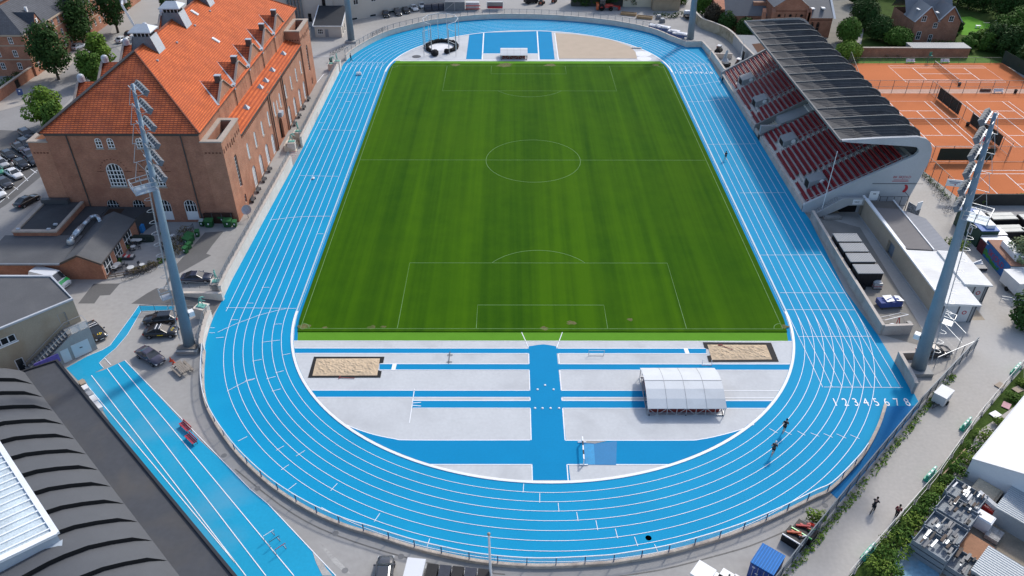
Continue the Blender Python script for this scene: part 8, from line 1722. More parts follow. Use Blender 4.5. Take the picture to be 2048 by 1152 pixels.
lw_ = px_thing('garden_lamp', 'white garden lamp between the clipped trees', 'lamp', 1766, 80); MB().tube((0, 0, 0), (0, 0, 2.6), .05).build('pole', STEELD, lw_); MB().ell((0, 0, 2.8), .3, .3, .4, 10, 6).build('globe', FRAMEW, lw_)
GT = 'dense trees at the upper right'
import itertools
for i, (u, v, h, r, m) in enumerate(((1935, 18, 9, 4.2, LEAF_D), (1965, 22, 10, 4.5, LEAF_D), (2000, 40, 9, 4.2, LEAF_D), (2035, 48, 10, 4.6, LEAF_D), (1985, 100, 6, 3.4, LEAF_D), (2010, 110, 6.5, 3.8, LEAF_D), (2035, 108, 8, 4.2, LEAF_M), (2052, 140, 7, 4.0, LEAF_D), (1915, 8, 9, 4.2, LEAF_D), (1890, 0, 10, 4.5, LEAF_D), (1960, -8, 11, 5, LEAF_D), (2010, 2, 11, 5, LEAF_D), (2050, 10, 11, 5, LEAF_D), (1970, 100, 4, 2.6, LEAF_M), (1960, 84, 3, 2.2, LEAF_L), (1945, 90, 3, 2.2, LEAF_M), (1930, 100, 3, 2.0, LEAF_M), (2000, 84, 6.5, 3.4, LEAF_M), (2024, 80, 8, 4.2, LEAF_M), (1900, 78, 2.4, 1.7, LEAF_D), (1912, 62, 2.4, 1.6, LEAF_D))):
 tree('dense green tree or bush of the garden wood beyond the upper court', 'tree', *at(u, v), h, r, h*.15, m, 1500, .5, group=GT)
for i, (u, v, h) in enumerate(((1830, -6, 10), (1790, -14, 10), (1760, -20, 11), (1690, -20, 11), (1660, -24, 11))): tree('dark tall tree beyond the church and house roofs', 'tree', *at(u, v), h, 4.6, 2, LEAF_D, 900, .6, group='tall trees beyond the roofs')
for u, v in ((1967, 63), (1990, 58)):
 t = px_thing('garden_pole', 'grey clothes line pole on the garden lawn', 'pole', u, v, 0, 'poles on the garden lawn'); MB().tube((0, 0, 0), (0, 0, 2.4), .05).build('pole', STEEL, t); MB().bar((-.9, 0, 2.4), (.9, 0, 2.4), .06).build('crossbar', STEEL, t)
solo('garden_table', MB().box((0, 0, .7), (1.3, .8, .06)).box((-.5, 0, .35), (.08, .6, .7)).box((.5, 0, .35), (.08, .6, .7)), FRAMEW, 'small white table on the bright lawn', 'table', (*at(1955, 56), 0))
hedge('low flower hedge along the front of the red house', pp([(1862, 86), (1900, 88), (1935, 96)]), 1.1, 1.2, LEAF_M, 420, .3)
SWM = mat('stained_wall', (.40, .35, .26), rough=.95, var=.25, scale=.6, stain=(.13, .115, .06), stain_amt=.9)
cwp = smooth_pts([at(1388, 42), at(1402, 56), at(1425, 65), at(1450, 76), at(1466, 89)], 5)
pwall('curved_wall', 'stained curved retaining wall below the clipped trees', cwp, 2.7, .4, SWM)
pwall('boundary_wall', 'pale wall with a dark doorway beside the end of the stand', [at(1466, 89), at(1483, 110), at(1508, 135)], 2.7, .35, CSTD)
solo('doorway', MB().box((0, 0, 1.15), (1.2, .1, 2.3)), DARK, 'dark doorway in the pale wall at the end of the stand', 'doorway', (*at(1485, 121), 0), head(1483, 110, 1500, 128))
solo('raised_terrace', MB().prism([at(1469, 88), at(1560, 90), at(1600, 110), at(1545, 130), at(1505, 133)], 0, 2.45), mat('terrace_paving', (.25, .26, .27), rough=.9, var=.12), 'grey paved terrace behind the pale wall at the stand end', 'terrace', None, abs_=True)
solo('rust_flower_bed', MB().poly([at(1504, 88, 2.5), at(1522, 86, 2.5), at(1536, 104, 2.5), at(1524, 100, 2.5), at(1516, 106, 2.5)], 2.49), mat('rust_leaves', (.10, .045, .025), rough=.95, var=.5, scale=2), 'rust brown arrow shaped patch on the paved terrace', 'patch', None, abs_=True)
for i, (u, v, rz, lab) in enumerate(((1437, 103, 1.0, 'small white tracked lift parked upper in the yard'), (1476, 130, 1.2, 'small white tracked lift parked beside the doorway'))):
 t = px_thing('mini_lift', lab, 'machine', u, v, rz, 'small white lifts'); MB().box((0, 0, .5), (2.0, 1.1, .5)).build('chassis', BC, t); MB().box((-.1, 0, 1.15), (1.2, .95, .9)).build('cab', CARGLASS, t); MB().box((-.1, 0, 1.64), (1.35, 1.05, .1)).box((.8, 0, .9), (.7, 1.0, .4)).build('bodywork', P_WHITE, t)
 for s in (-.6, .6): MB().box((0, s, .25), (2.1, .3, .5)).build('track', TYRE, t)
 MB().tube((-.9, .3, 1.0), (-1.1, .3, 2.2), .04).build('pole', P_RED, t)
bl_ = px_thing('boom_lift', 'grey folded boom lift standing in front of the stand end', 'machine', 1449, 132, .5); MB().box((0, 0, .6), (2.4, 1.6, .5)).build('base', BC, bl_); MB().lathe((0, 0, .85), [(1.0, 0), (.9, .5), (.4, 1.2)], 12).bar((0, 0, 1.5), (.5, .3, 3.8), .4).build('turret', STEEL, bl_); MB().bar((.5, .3, 3.8), (-.6, .2, 1.6), .3).build('boom', STEEL, bl_)
for s in (-.8, .8): MB().tube((-.9, s, .35), (.9, s, .35), .34, n=10).build('wheel', TYRE, bl_)
fp2 = px_thing('flag_pole', 'thin white flagpole at the far end of the stand', 'flagpole', 1476, 143); MB().tube((0, 0, 0), (.2, .2, 7.5), .06).build('pole', FRAMEW, fp2); MB().ell((.2, .2, 7.55), .12, .12, .12, 8, 6).build('finial', FRAMEW, fp2)
for lab, a, kd, pt in (('black car at the top of the churchyard drive', (1438, 12, 1460, 18), 'suv', P_BLACK), ('dark car at the very top of the churchyard drive', (1424, 0, 1444, 2), 'sedan', P_BLACK), ('white car behind the clipped trees', (1458, 40, 1472, 44), 'sedan', P_WHITE), ('black car between the white cars in the churchyard', (1455, 33, 1472, 37), 'hatch', P_BLACK), ('white car second behind the clipped trees', (1448, 27, 1463, 31), 'hatch', P_SILV)): carpx(lab, *a, kind=kd, pt=pt, group='cars on the churchyard drive')
ALU = mat('aluminium_sheet', (.60, .625, .645), rough=.5, var=.07, scale=.5, stain=(.47, .49, .50), stain_amt=.6)
CUSH = mat('red_mat', (.22, .035, .03), rough=.8, var=.25, scale=1.5)
def mat_cover(label, x0, x1, prof, n_leg, name='mat_cover'):
 """rolling cover over a landing mat: curved sheet roof on a braced frame. prof: (y, z) from the far eave to the near eave"""
 t = thing(name, label, 'shelter', ((x0+x1)/2, (prof[0][0]+prof[-1][0])/2, 0)); k = len(prof)
 r_ = MB(); r_.add([(x0, y, z) for y, z in prof]+[(x1, y, z) for y, z in prof]+[(x0, y, z-.06) for y, z in prof]+[(x1, y, z-.06) for y, z in prof], [(j, k+j, k+j+1, j+1)[::-1] for j in range(k-1)]+[(2*k+j, 2*k+j+1, 3*k+j+1, 3*k+j)[::-1] for j in range(k-1)]+[(j, j+1, 2*k+j+1, 2*k+j)[::-1] for j in range(k-1)]+[(k+j, 3*k+j, 3*k+j+1, k+j+1)[::-1] for j in range(k-1)])
 ro = r_.build('roof', ALU, t, abs_=True)
 sm = MB()
 for i in range(1, 4):
  x = x0+(x1-x0)*i/4
  for a, b_ in zip(prof, prof[1:]): sm.bar((x, a[0], a[1]+.012), (x, b_[0], b_[1]+.012), .05, .02)
 j = max(range(k), key=lambda i: prof[i][1]); sm.bar((x0, prof[j][0], prof[j][1]+.015), (x1, prof[j][0], prof[j][1]+.015), .06, .03)
 sm.build('seam', mat('seam_grey', (.35, .36, .37), rough=.5), ro, abs_=True)
 ya, yb = prof[0][0]-.15, prof[-1][0]+.15
 for side, z in ((ya, prof[0][1]-.08), (yb, prof[-1][1]-.08)):
  f = MB(); f.bar((x0+.1, side, .12), (x1-.1, side, .12), .12); f.bar((x0+.1, side, z), (x1-.1, side, z), .08)
  for i in range(n_leg+1):
   x = x0+.1+(x1-x0-.2)*i/n_leg; f.bar((x, side, .1), (x, side, z), .08)
   if i < n_leg:
    xx = x0+.1+(x1-x0-.2)*(i+1)/n_leg; f.bar((x, side, z if i % 2 == 0 else .15), (xx, side, .15 if i % 2 == 0 else z), .06)
  f.build('side_frame', STEEL, t, abs_=True)
 for x in (x0+.1, x1-.1):
  f = MB(); f.bar((x, ya, .12), (x, yb, .12), .1)
  for a, b_ in zip(prof, prof[1:]): f.bar((x, a[0], a[1]-.1), (x, b_[0], b_[1]-.1), .07)
  for q in range(1, 6):
   y = ya+(yb-ya)*q/6; z = max(a[1] for a in prof)-.25; f.bar((x, y, .1), (x, y, z*.95 if 1 < q < 5 else z*.85), .05)
  f.build('end_frame', STEEL, t, abs_=True)
 for x in (x0+.3, (x0+x1)/2, x1-.3): MB().tube((x-.06, yb, .1), (x+.06, yb, .1), .1, n=10).build('wheel', TYRE, t, abs_=True)
 o = solo('landing_mat', MB().bb(x0+.45, yb+.55, .05, x1-.6, ya-.5, .95), CUSH, 'red landing mat under the '+('large' if x1-x0 > 8 else 'small')+' rolling aluminium cover', 'mat', abs_=True)
 return t
mat_cover('large aluminium rolling mat cover with curved roof in the near infield', 12.2, 21.75, [(-62.3, 1.55), (-63.4, 2.0), (-64.6, 2.38), (-65.7, 2.5), (-67.0, 2.3), (-68.3, 1.88), (-69.45, 1.32)], 8)
mat_cover('small white rolling mat cover in the far infield', -7.0, -.1, [(61.0, 1.75), (59.4, 1.8), (58.2, 1.55), (56.9, 1.2)], 6)
def beam(label, u0, v0, u1, v1, cat='barrier'):
 a, b_ = at3(u0, v0, .04), at3(u1, v1, .04); o = (a+b_)/2; t = thing('steeple_barrier', label, cat, o)
 A, B_ = a-o, b_-o; M_ = [A.lerp(B_, k) for k in (0, .2, .4, .6, .8, 1)]
 for i in range(5): MB().bar(M_[i]+Vector((0, 0, .95)), M_[i+1]+Vector((0, 0, .95)), .14, .16).build('beam', mat('black_beam', (.05, .05, .05)) if i % 2 else WHITE, t)
 for p in (A, B_): MB().bar(p, p+Vector((0, 0, .9)), .12).bar(p+Vector((-.5, 0, .06)), p+Vector((.5, 0, .06)), .1).build('leg', WHITE, t)
beam('black and white steeplechase barrier standing at the water jump', 1164, 885, 1167, 930)
hd = thing('broken_hurdle', 'white hurdle lying on the concrete behind the large mat cover', 'hurdle', (*at(1413, 731), .04)); MB().bar((-.6, 0, .05), (-.5, .3, .7), .06).bar((.7, 0, .05), (.65, .3, .7), .06).bar((-.6, 0, .05), (.7, 0, .05), .06).build('frame', FRAMEW, hd)
ht = thing('high_jump_stand', 'thin grey high jump stand lying on the concrete left of the runway', 'stand', (*at(899, 716), .04)); MB().bar((0, -1.2, .1), (0, 1.2, .1), .07).bar((-.3, .5, .08), (.4, .5, .08), .06).bar((-.3, -.9, .08), (.4, -.9, .08), .06).build('frame', STEELD, ht)
hf = thing('folded_hurdle', 'light steel frame on the concrete right of the runway', 'frame', (*at(1192, 712), .04)); MB().bar((-1, 0, .05), (1, 0, .05), .05).bar((-1, 0, .05), (-1, .1, .8), .05).bar((1, 0, .05), (1.1, .1, .8), .05).bar((-1, .1, .8), (1.1, .1, .8), .04).build('frame_tube', STEEL, hf)
rk = thing('sand_rake', 'red rake lying beside the left sand pit', 'rake', (*at(694, 756), .06)); MB().bar((-1.0, 0, .05), (1.0, -.15, .05), .06).bar((-1.0, -.25, .05), (-.9, .3, .05), .08).build('handle', mat('dull_red', (.25, .05, .05)), rk)
r2 = thing('sand_rake', 'rake lying in the right sand pit', 'rake', (*at(1452, 697), .1)); MB().bar((-.6, .5, .08), (.8, -.5, .05), .06).bar((-1.0, .45, .1), (-.4, .6, .1), .1).build('handle', mat('dull_red', (.25, .05, .05)), r2)
bc = MB()
for u, v in ((1090, 771), (1075, 779.5), (1107, 779.5), (1070, 817), (1085, 817), (1101, 817), (1118, 817)):
 solo('field_marker', MB().lathe((0, 0, 0), [(.16, 0), (.12, .06), (.02, .09)], 10), FRAMEW, 'small white marker disc on the blue runway', 'marker', (*at(u, v), .06), 0, 'white markers on the blue runway')
for u, v, r_ in ((880, 97, 1.5), (1285, 107, 2.4), (1287, 116, 2.3)): pass
tcs = MB()
for u, v, r_ in ((1285, 108, 2.3), (1288, 117.5, 1.9), (881, 95, 3.0)): x, y = at(u, v); tcs.disc((x, y, ZB+.02), r_, 28, r_*.9)
struct('throwing_circles', tcs, mat('white_circle', (.74, .74, .75), rough=.7, var=.12, scale=1.5))
x, y = at(833, 113.5); struct('dark_circle', MB().disc((x, y, ZB+.02), 1.15, 24), mat('dark_circle', (.10, .105, .115), rough=.8))
bd_ = thing('white_board', 'white plank lying at the edge of the grit field', 'board', (*at(1273, 97), .05)); MB().box((0, 0, .15), (2.6, .35, .2), -.1).box((0, .1, .06), (2.4, .2, .1), -.1).build('plank', mat('pale_plank', (.6, .57, .52)), bd_)
wb_ = thing('white_bench', 'small white bench box standing in a lane of the far left straight', 'box', (*at(718, 150), .05)); MB().box((0, 0, .3), (1.2, .5, .5)).box((0, .2, .62), (1.0, .1, .14)).build('box', FRAMEW, wb_)
wb2 = thing('white_bag', 'small white object lying in a lane of the left straight', 'bag', (*at(627, 358), .05)); MB().ell((0, 0, .15), .28, .4, .18, 8, 5, .1).build('bag', FRAMEW, wb2)
hc = thing('hammer_cage', 'tall hammer cage of white poles with black netting piled at its foot', 'cage', (*at(883, 97), .03))
cx_, cy_ = at(883, 97); Z7 = 7.4
ang = [R(a) for a in (-62, -30, 5, 40, 75, 105, 140, 175, 210, 242)]
pts_ = [Vector((4.6*cos(a), 5.2*sin(a)+.8, 0)) for a in ang]
WP = mat('cage_pole', (.62, .64, .66), rough=.4, var=.1)
for p in pts_: MB().tube(p, p+Vector((0, 0, Z7)), .07, n=6).build('pole', WP, hc)
for q in (Vector((-4.0, -6.2, 0)), Vector((4.2, -6.4, 0)), Vector((-2.2, -4.8, 0)), Vector((2.4, -4.9, 0))): MB().tube(q, q+Vector((0, 0, 6.4)), .06, n=6).build('gate_pole', STEEL, hc)
tr_ = MB()
for a, b_ in zip(pts_, pts_[1:]): tr_.bar(a+Vector((0, 0, Z7)), b_+Vector((0, 0, Z7)), .1)
for a, b_ in ((pts_[0], Vector((4.2, -6.4, 0))), (pts_[-1], Vector((-4.0, -6.2, 0)))): tr_.bar(a+Vector((0, 0, 3.2)), b_+Vector((0, 0, 3.2)), .09); tr_.bar(a+Vector((0, 0, 6.3)), b_+Vector((0, 0, 6.3)), .07)
tr_.build('top_rail', WP, hc)
nt_ = MB(); Q_ = [p*.86 for p in pts_]; Q_ = [Q_[0]*.75+Vector((0, -1.2, 0))]+Q_[1:-1]+[Q_[-1]*.8+Vector((0, -1.6, 0))]
P2 = smooth_pts([(q.x, q.y) for q in Q_], 4)
for a, b_ in zip(P2, P2[1:]): nt_.ell(((a[0]+b_[0])/2, (a[1]+b_[1])/2, .35), .62, .62, rnd(.4, .65), 8, 5, .14)
nt_.ell((P2[-1][0]+.2, P2[-1][1]-1.2, .6), 1.0, 1.3, .9, 9, 6, .15); nt_.ell((P2[0][0]+.3, P2[0][1]-.2, .5), .8, .7, .7, 9, 6, .15)
nt_.build('netting_pile', mat('black_net', (.014, .014, .015), rough=.95, var=.4, scale=3), hc)
PLAS = mat('pale_plaster', (.52, .48, .43), rough=.9, var=.08, scale=.3, stain=(.42, .39, .35), stain_amt=.6)
wh = thing('gatehouse', 'small pale gatehouse with a dark sloped roof behind the far left mast', 'building', (-53.5, 78, 0))
q = MB(); fS = face2d((-57.4, 74.6), (1, 0)); oo = [(1.5, .9, 1.5, 2.3), (3.2, .1, .95, 2.2)]
wall_open(q, fS, [(0, 0), (7.2, 0), (7.2, 3.2), (0, 3.2)], [arch_pts(*o_, kind='rect') for o_ in oo], .15)
fE = face2d((-50.2, 74.6), (0, 1)); oe = [(2.4, .4, .9, 2.4), (5.0, .4, .9, 2.4)]
wall_open(q, fE, [(0, 0), (9.5, 0), (9.5, 5.6), (0, 3.2)], [arch_pts(*o_, kind='arch') for o_ in oe], .15)
q.add([(-57.4, 74.6, 0), (-57.4, 84.1, 0), (-57.4, 84.1, 5.6), (-57.4, 74.6, 3.2)], [(3, 2, 1, 0)]); q.build('wall', PLAS, wh, abs_=True)
add_window(wh, fS, *oo[0], .1, kind='rect', cols=3, rows=2); add_window(wh, fS, *oo[1], .1, kind='rect', cols=1, rows=1, frame=GPOD, glass=GPOD, name='door', pane='door_leaf')
for o_ in oe: add_window(wh, fE, *o_, .1, cols=1, rows=2)
MB().add([(-57.7, 74.3, 3.16), (-49.9, 74.3, 3.16), (-49.9, 84.3, 5.75), (-57.7, 84.3, 5.75)], [(0, 1, 2, 3)]).build('roof', mat('charcoal_felt', (.035, .038, .043), rough=.85, var=.15), wh, abs_=True)
vb = MB().bar((-57.7, 74.3, 3.2), (-57.7, 84.3, 5.8), .2, .3).bar((-57.7, 74.25, 3.12), (-49.9, 74.25, 3.12), .12, .2).bar((-49.85, 74.3, 3.2), (-49.85, 84.3, 5.8), .15, .2); vb.build('verge', FRAMEW, wh, abs_=True)
an = thing('gatehouse_annex', 'low annex with a felt roof at the corner of the hall turret', 'building', (-60.5, 71, 0)); MB().bb(-62.8, 67.5, 0, -58.4, 74.4, 2.6).build('wall', PLAS, an, abs_=True); MB().bb(-63, 67.3, 2.602, -58.2, 74.5, 2.8).build('flat_roof', BITUM2, an, abs_=True); w_ = MB().bb(-62.2, 67.44, .9, -60.9, 67.497, 2.1).build('window', FRAMEW, an, abs_=True); MB().bb(-62.1, 67.42, 1.0, -61.0, 67.44, 2.0).build('pane', GLASS, w_, abs_=True)
gb = thing('grey_building', 'long pale building with small dark windows along the far left yard', 'building', (-40, 97, 0))
g0, g1 = Vector(at3(690, 44, 0)), Vector(at3(868, 10, 0)); dg_ = (g1-g0).normalized()
q = MB(); fG2 = face2d((g0.x, g0.y), (dg_.x, dg_.y)); LG = (g1-g0).length+10
og = [(4+i*5.6, 4.2, 1.5, 5.6) for i in range(int(LG/5.6)-1)]+[(3+i*6.0, .0, 2.0, .7) for i in range(int(LG/6)-1)]
wall_open(q, fG2, [(-2, 0), (LG, 0), (LG, 9), (-2, 9)], [arch_pts(*o_, kind='rect') for o_ in og], .2); q.build('wall', PLAS, gb, abs_=True)
for o_ in og: add_window(gb, fG2, *o_, .1, kind='rect', cols=2 if o_[1] > 1 else 1, rows=1, edge=.08)
MB().add([fG2(-2, 6.2, .1), fG2(LG, 6.2, .1), fG2(LG, 6.5, .1), fG2(-2, 6.5, .1)], [(0, 1, 2, 3)]).build('string_course', FRAMEW, gb, abs_=True)
q = MB(); a, b_, c, d = fG2(-2, 9, .3), fG2(LG, 9, .3), fG2(LG, 11, -9), fG2(-2, 11, -9); q.add([a, b_, c, d], [(0, 1, 2, 3)]); q.build('roof', BITUM2, gb, abs_=True)
tb = thing('tall_plaster_building', 'tall pale rendered building with a dark glazed front behind the gatehouse', 'building', (-60, 88, 0)); q = MB()
fT = face2d((-70, 85), (1, 0)); ot = [(14.6, 4.2, 3.0, 11), (9.2, 1, 1.0, 3.4), (11.0, 1, 1.0, 3.0)]; wall_open(q, fT, [(0, 0), (19.5, 0), (19.5, 12), (0, 12)], [arch_pts(*o_, kind='rect') for o_ in ot], .4); q.add([(-50.5, 85, 0), (-50.5, 93, 0), (-50.5, 93, 12), (-50.5, 85, 12)], [(0, 1, 2, 3)]); q.build('wall', PLAS, tb, abs_=True)
for o_ in ot: add_window(tb, fT, *o_, .3, kind='rect', cols=3 if o_[2] > 2 else 1, rows=6 if o_[2] > 2 else 2, frame=STEELD, glass=DARK)
for i in range(5): MB().bb(-66.5+i*.9, 84.3, 0, -66.2+i*.9, 84.98, 11).build('buttress', mat('grey_cladding', (.20, .22, .23), rough=.5), tb, abs_=True)
MB().bb(-55.8, 84.6, 0, -53.9, 84.95, 12).build('pier', PLAS, tb, abs_=True)
fc = thing('cream_building', 'cream rendered house with ivy at the far right of the top edge', 'building', (36, 112, 0)); MB().bb(29.5, 104, 0, 38, 118, 9).build('wall', mat('cream_render', (.58, .53, .41), rough=.9, var=.1), fc, abs_=True); MB().bb(38.02, 100, 0, 46, 118, 5).bb(38.02, 99.4, 3.2, 46, 99.98, 3.4).build('garden_wing', mat('brown_render', (.38, .31, .22), rough=.9, var=.2, stain=(.2, .16, .1), stain_amt=.7), fc, abs_=True)
iv = MB(); leaves(iv, [(31+rnd(-1.5, 5), 103.7, rnd(1, 8), .9, .35, .9) for _ in range(9)]+[(26, 103, 3+k, 3.5, .6, 1.4) for k in range(5)], 1700, .45); iv.build('ivy', LEAF_D, fc, abs_=True)
ts = thing('technical_shed', 'dark ivy covered shed wall at the top edge', 'shed', (24, 106, 0)); MB().bb(14, 104.5, 0, 29.3, 108, 6).build('wall', mat('dark_shed', (.05, .055, .05), rough=.9, var=.3), ts, abs_=True); leaves(MB(), [(x_, 104.2, rnd(1, 5.5), 1.3, .4, 1.2) for x_ in [15+i*.9 for i in range(16)]], 1600, .45).build('ivy', LEAF_D, ts, abs_=True)
hedge('dark low hedge at the foot of the cream house', pp([(1312, 34), (1345, 36), (1360, 32)]), 1.6, 1.6, LEAF_D, 420, .4)
tree('dark bush tree left of the far right mast', 'tree', *at(1362, 8), 5, 2.6, 1, LEAF_M, 900, .45);
GN = 'cars along the pale building'
for lab, a, kd, pt in (('black car first from the left along the pale building', (772, 28, 757, 39), 'hatch', P_BLACK), ('grey car second from the left along the pale building', (795, 24, 781, 35), 'estate', P_DGREY), ('black car third from the left along the pale building', (810, 20, 798, 31), 'sedan', P_BLACK), ('white car fourth from the left along the pale building', (825, 15, 815, 26), 'sedan', P_WHITE), ('white car last in the row along the pale building', (839, 10, 831, 22), 'hatch', P_WHITE)):
 u0, v0, u1, v1 = a; carpx(lab, v0 and u0-2, v0, u1+18, v1-2, kind=kd, pt=pt, group=GN)
NAVY = mat('navy_cover', (.03, .036, .055), rough=.6, var=.3, scale=2)
tb_ = px_thing('covered_shelter', 'dark barrel shaped covers parked in a row in the far yard', 'shelter', 876, 20, .25);
for i in range(4):
 q = MB(); n = 8;
 for k in range(n):
  a0, a1 = pi*k/n, pi*(k+1)/n; q.add([(-4+i*2.1, 1.3*cos(a0), 2.0*sin(a0)), (-4+i*2.1+1.9, 1.3*cos(a0), 2.0*sin(a0)), (-4+i*2.1+1.9, 1.3*cos(a1), 2.0*sin(a1)), (-4+i*2.1, 1.3*cos(a1), 2.0*sin(a1))], [(0, 1, 2, 3)])
 q.add([(-4+i*2.1, 1.3*cos(pi*k/n), 2.0*sin(pi*k/n)) for k in range(n+1)], [tuple(range(n+1))]); q.build('cover', NAVY, tb_)
cgx = thing('yard_cage', 'grey steel mesh stage boxes with red rails in the far yard', 'cage', (*at(945, 20), 0)); MB().box((-5.2, 0, 1.3), (5.8, 2.4, 2.6)).build('mesh_box', mat('mesh_grey', (.15, .17, .19), rough=.6, var=.3), cgx)
f = MB()
for x in (-8.2, -5.2, -2.2): f.bar((x, -1.25, 0), (x, -1.25, 2.7), .12)
f.bar((-8.2, -1.25, 2.7), (-2.2, -1.25, 2.7), .12).bar((-8.2, -1.25, .2), (-5.2, -1.25, 2.6), .1); f.build('frame', STEEL, cgx)
for z in (.6, 1.5): MB().bar((-2.0, -1, z), (2.4, -1.2, z+.1), .22).build('red_rail', P_RED, cgx)
MB().box((0, .6, 1.2), (4.0, 1.6, 2.0)).build('white_stack', mat('pale_stack', (.5, .52, .53), rough=.6, var=.3, scale=3), cgx)
du = thing('team_dugout', 'white framed team shelter standing in the far yard', 'shelter', (*at(990, 19), 0)); f = MB()
for x in (-2.4, 2.4):
 for y in (-.8, .8): f.bar((x, y, 0), (x, y, 2.4), .12)
f.bar((-2.4, -.8, 2.4), (2.4, -.8, 2.4), .14).bar((-2.4, -.8, .1), (2.4, -.8, .1), .14); f.build('frame', FRAMEW, du); MB().box((0, .5, .5), (4.4, .6, .5)).build('seat_row', RDB, du); MB().add([(-2.4, -.8, 2.4), (2.4, -.8, 2.4), (2.4, .85, 2.2), (-2.4, .85, 2.2), (2.4, .85, .2), (-2.4, .85, .2)], [(0, 1, 2, 3), (3, 2, 4, 5)]).build('cover_sheet', mat('smoke_sheet', (.30, .32, .33), rough=.3), du)
ORNG = paint('orange_paint', (.50, .10, .03))
def tractor(label, u, v, rz, s, m):
 t = px_thing('tractor', label, 'tractor', u, v, rz); MB().box((.9*s, 0, 1.0*s), (2.0*s, .8*s, .8*s)).box((-.6*s, 0, .9*s), (1.2*s, 1.0*s, .6*s)).build('body', m, t); MB().box((-.6*s, 0, 1.9*s), (1.3*s, 1.2*s, 1.3*s)).build('cab', CARGLASS, t); MB().box((-.6*s, 0, 2.6*s), (1.45*s, 1.35*s, .12*s)).build('roof', P_WHITE if s > 1 else m, t)
 for sx, r_ in ((-.8, .75), (1.4, .5)):
  for sy in (-.75, .75): MB().lathe((0, 0, 0), [(r_*s*.5, -.2*s), (r_*s, -.18*s), (r_*s, .18*s), (r_*s*.5, .2*s)], 16).xf(Matrix.Translation((sx*s, sy*s, r_*s)) @ Matrix.Rotation(pi/2, 4, 'X')).build('wheel', TYRE, t)
 return t
t = tractor('red tractor with an orange front loader in the far yard', 1209, 20, 0, 1.25, P_RED); MB().box((-2.2, 0, 1.2), (.8, 1.8, 1.8)).build('rear_tool', ORNG, t); MB().bar((2, .5, 1.4), (4, .5, 1.0), .2).bar((2, -.5, 1.4), (4, -.5, 1.0), .2).box((4.3, 0, .7), (.7, 1.8, .8)).build('loader', P_RED, t)
tractor('small orange ride-on mower first in the far yard', 1083, 9, 1.2, .75, ORNG); tractor('small orange ride-on mower second in the far yard', 1108, 5, 1.2, .65, ORNG)
blob('dark_trailer', 'dark trailer with wheels beside the red tractor', 'trailer', 1173, 9, [('bed', BC, MB().box((0, 0, 1.0), (3.4, 1.8, .7)).bar((-1.7, 0, .8), (-3.4, 0, .6), .15)), ('wheel', TYRE, MB().tube((-.2, -1.1, .45), (-.2, -.85, .45), .45, n=12)), ('wheel', TYRE, MB().tube((-.2, .85, .45), (-.2, 1.1, .45), .45, n=12))])
blob('parked_motor_cart', 'dark cart with wheels at the top edge left of the mowers', 'cart', 1062, 6, [('cart_body', BC, MB().box((0, 0, .9), (4.2, 2.0, 1.0)).box((-.4, 0, 1.7), (1.6, 1.7, .8))), ('wheel', TYRE, MB().tube((-1.3, -1.15, .5), (-1.3, -.9, .5), .5, n=12)), ('wheel', TYRE, MB().tube((1.3, -1.15, .5), (1.3, -.9, .5), .5, n=12))], .4)
for i, (u, v) in enumerate(((1257, 30), (1289, 37))): blob('wooden_planter', ['left one of two long wooden planters in the far yard', 'right one of two long wooden planters in the far yard'][i], 'planter', u, v, [('planter_box', mat('planter_wood', (.34, .23, .13), rough=.85, var=.25, scale=2), MB().box((0, -.75, .35), (4.4, .12, .7)).box((0, .75, .35), (4.4, .12, .7)).box((-2.2, 0, .35), (.12, 1.6, .7)).box((2.2, 0, .35), (.12, 1.6, .7))), ('soil', mat('planter_soil', (.20, .15, .09), rough=1, var=.3, scale=3), MB().box((0, 0, .3), (4.3, 1.4, .5)))], -.32, 'long wooden planters')
for u, v, lab in ((1317, 38, 'grey crate pile right of the planters'), (1324, 45, 'small grey crate in front of the crate pile')): blob('crate_pile', lab, 'crate', u, v, [('crate', CDARK, MB().box((0, 0, .4), (1.4, 1.1, .8))), ('crate', STEEL, MB().box((.1, .1, 1.0), (1.0, .9, .4)))], .2)
blob('white_pickup', 'small white and dark pickup beside the far right mast', 'truck', 1374, 36, [('cab', P_WHITE, MB().box((0, .8, 1.0), (1.7, 1.6, 1.2)).box((0, .7, 1.7), (1.5, 1.2, .5))), ('bed', BC, MB().box((0, -1.1, .8), (1.8, 2.4, .6))), ('wheel', TYRE, MB().tube((-.95, .9, .35), (-.75, .9, .35), .35, n=12)), ('wheel', TYRE, MB().tube((.75, -1.2, .35), (.95, -1.2, .35), .35, n=12))])
WSH = mat('white_cover_sheet', (.70, .71, .74), rough=.6, var=.2, scale=1.5)
for i, (u, v, w_) in enumerate(((1312, 58, 4.0), (1328, 61, 3.2), (1347, 69, 3.0), (1361, 74, 4.2))): blob('covered_mat', ['white and blue covered mats behind the far wall, first from the left', 'white and blue covered mats behind the far wall, second from the left', 'white covered mats behind the far wall, third from the left', 'white covered mats behind the far wall, nearest the mast'][i], 'mat', u, v, [('blue_side', BLT, MB().box((0, 0, .4), (w_, 1.8, .8))), ('white_cover', WSH, MB().box((0, .05, .95), (w_+.1, 1.7, .3)).ell((0, 0, 1.1), w_*.45, .8, .22, 10, 4, .1))], -.45, 'covered mats behind the far wall')
for u, v, lab in ((680, 116, 'dark bicycles locked to the far wall railing, left'), (760, 78, 'dark bicycles locked to the far wall railing, right')):
 for i in range(5): x, y = at(u-8+i*6, v-3-i*3.2); bike(x-1.2, y+.8, .9, 'dark bicycle leaning on the outside of the far railing', group='bicycles at the far railing')
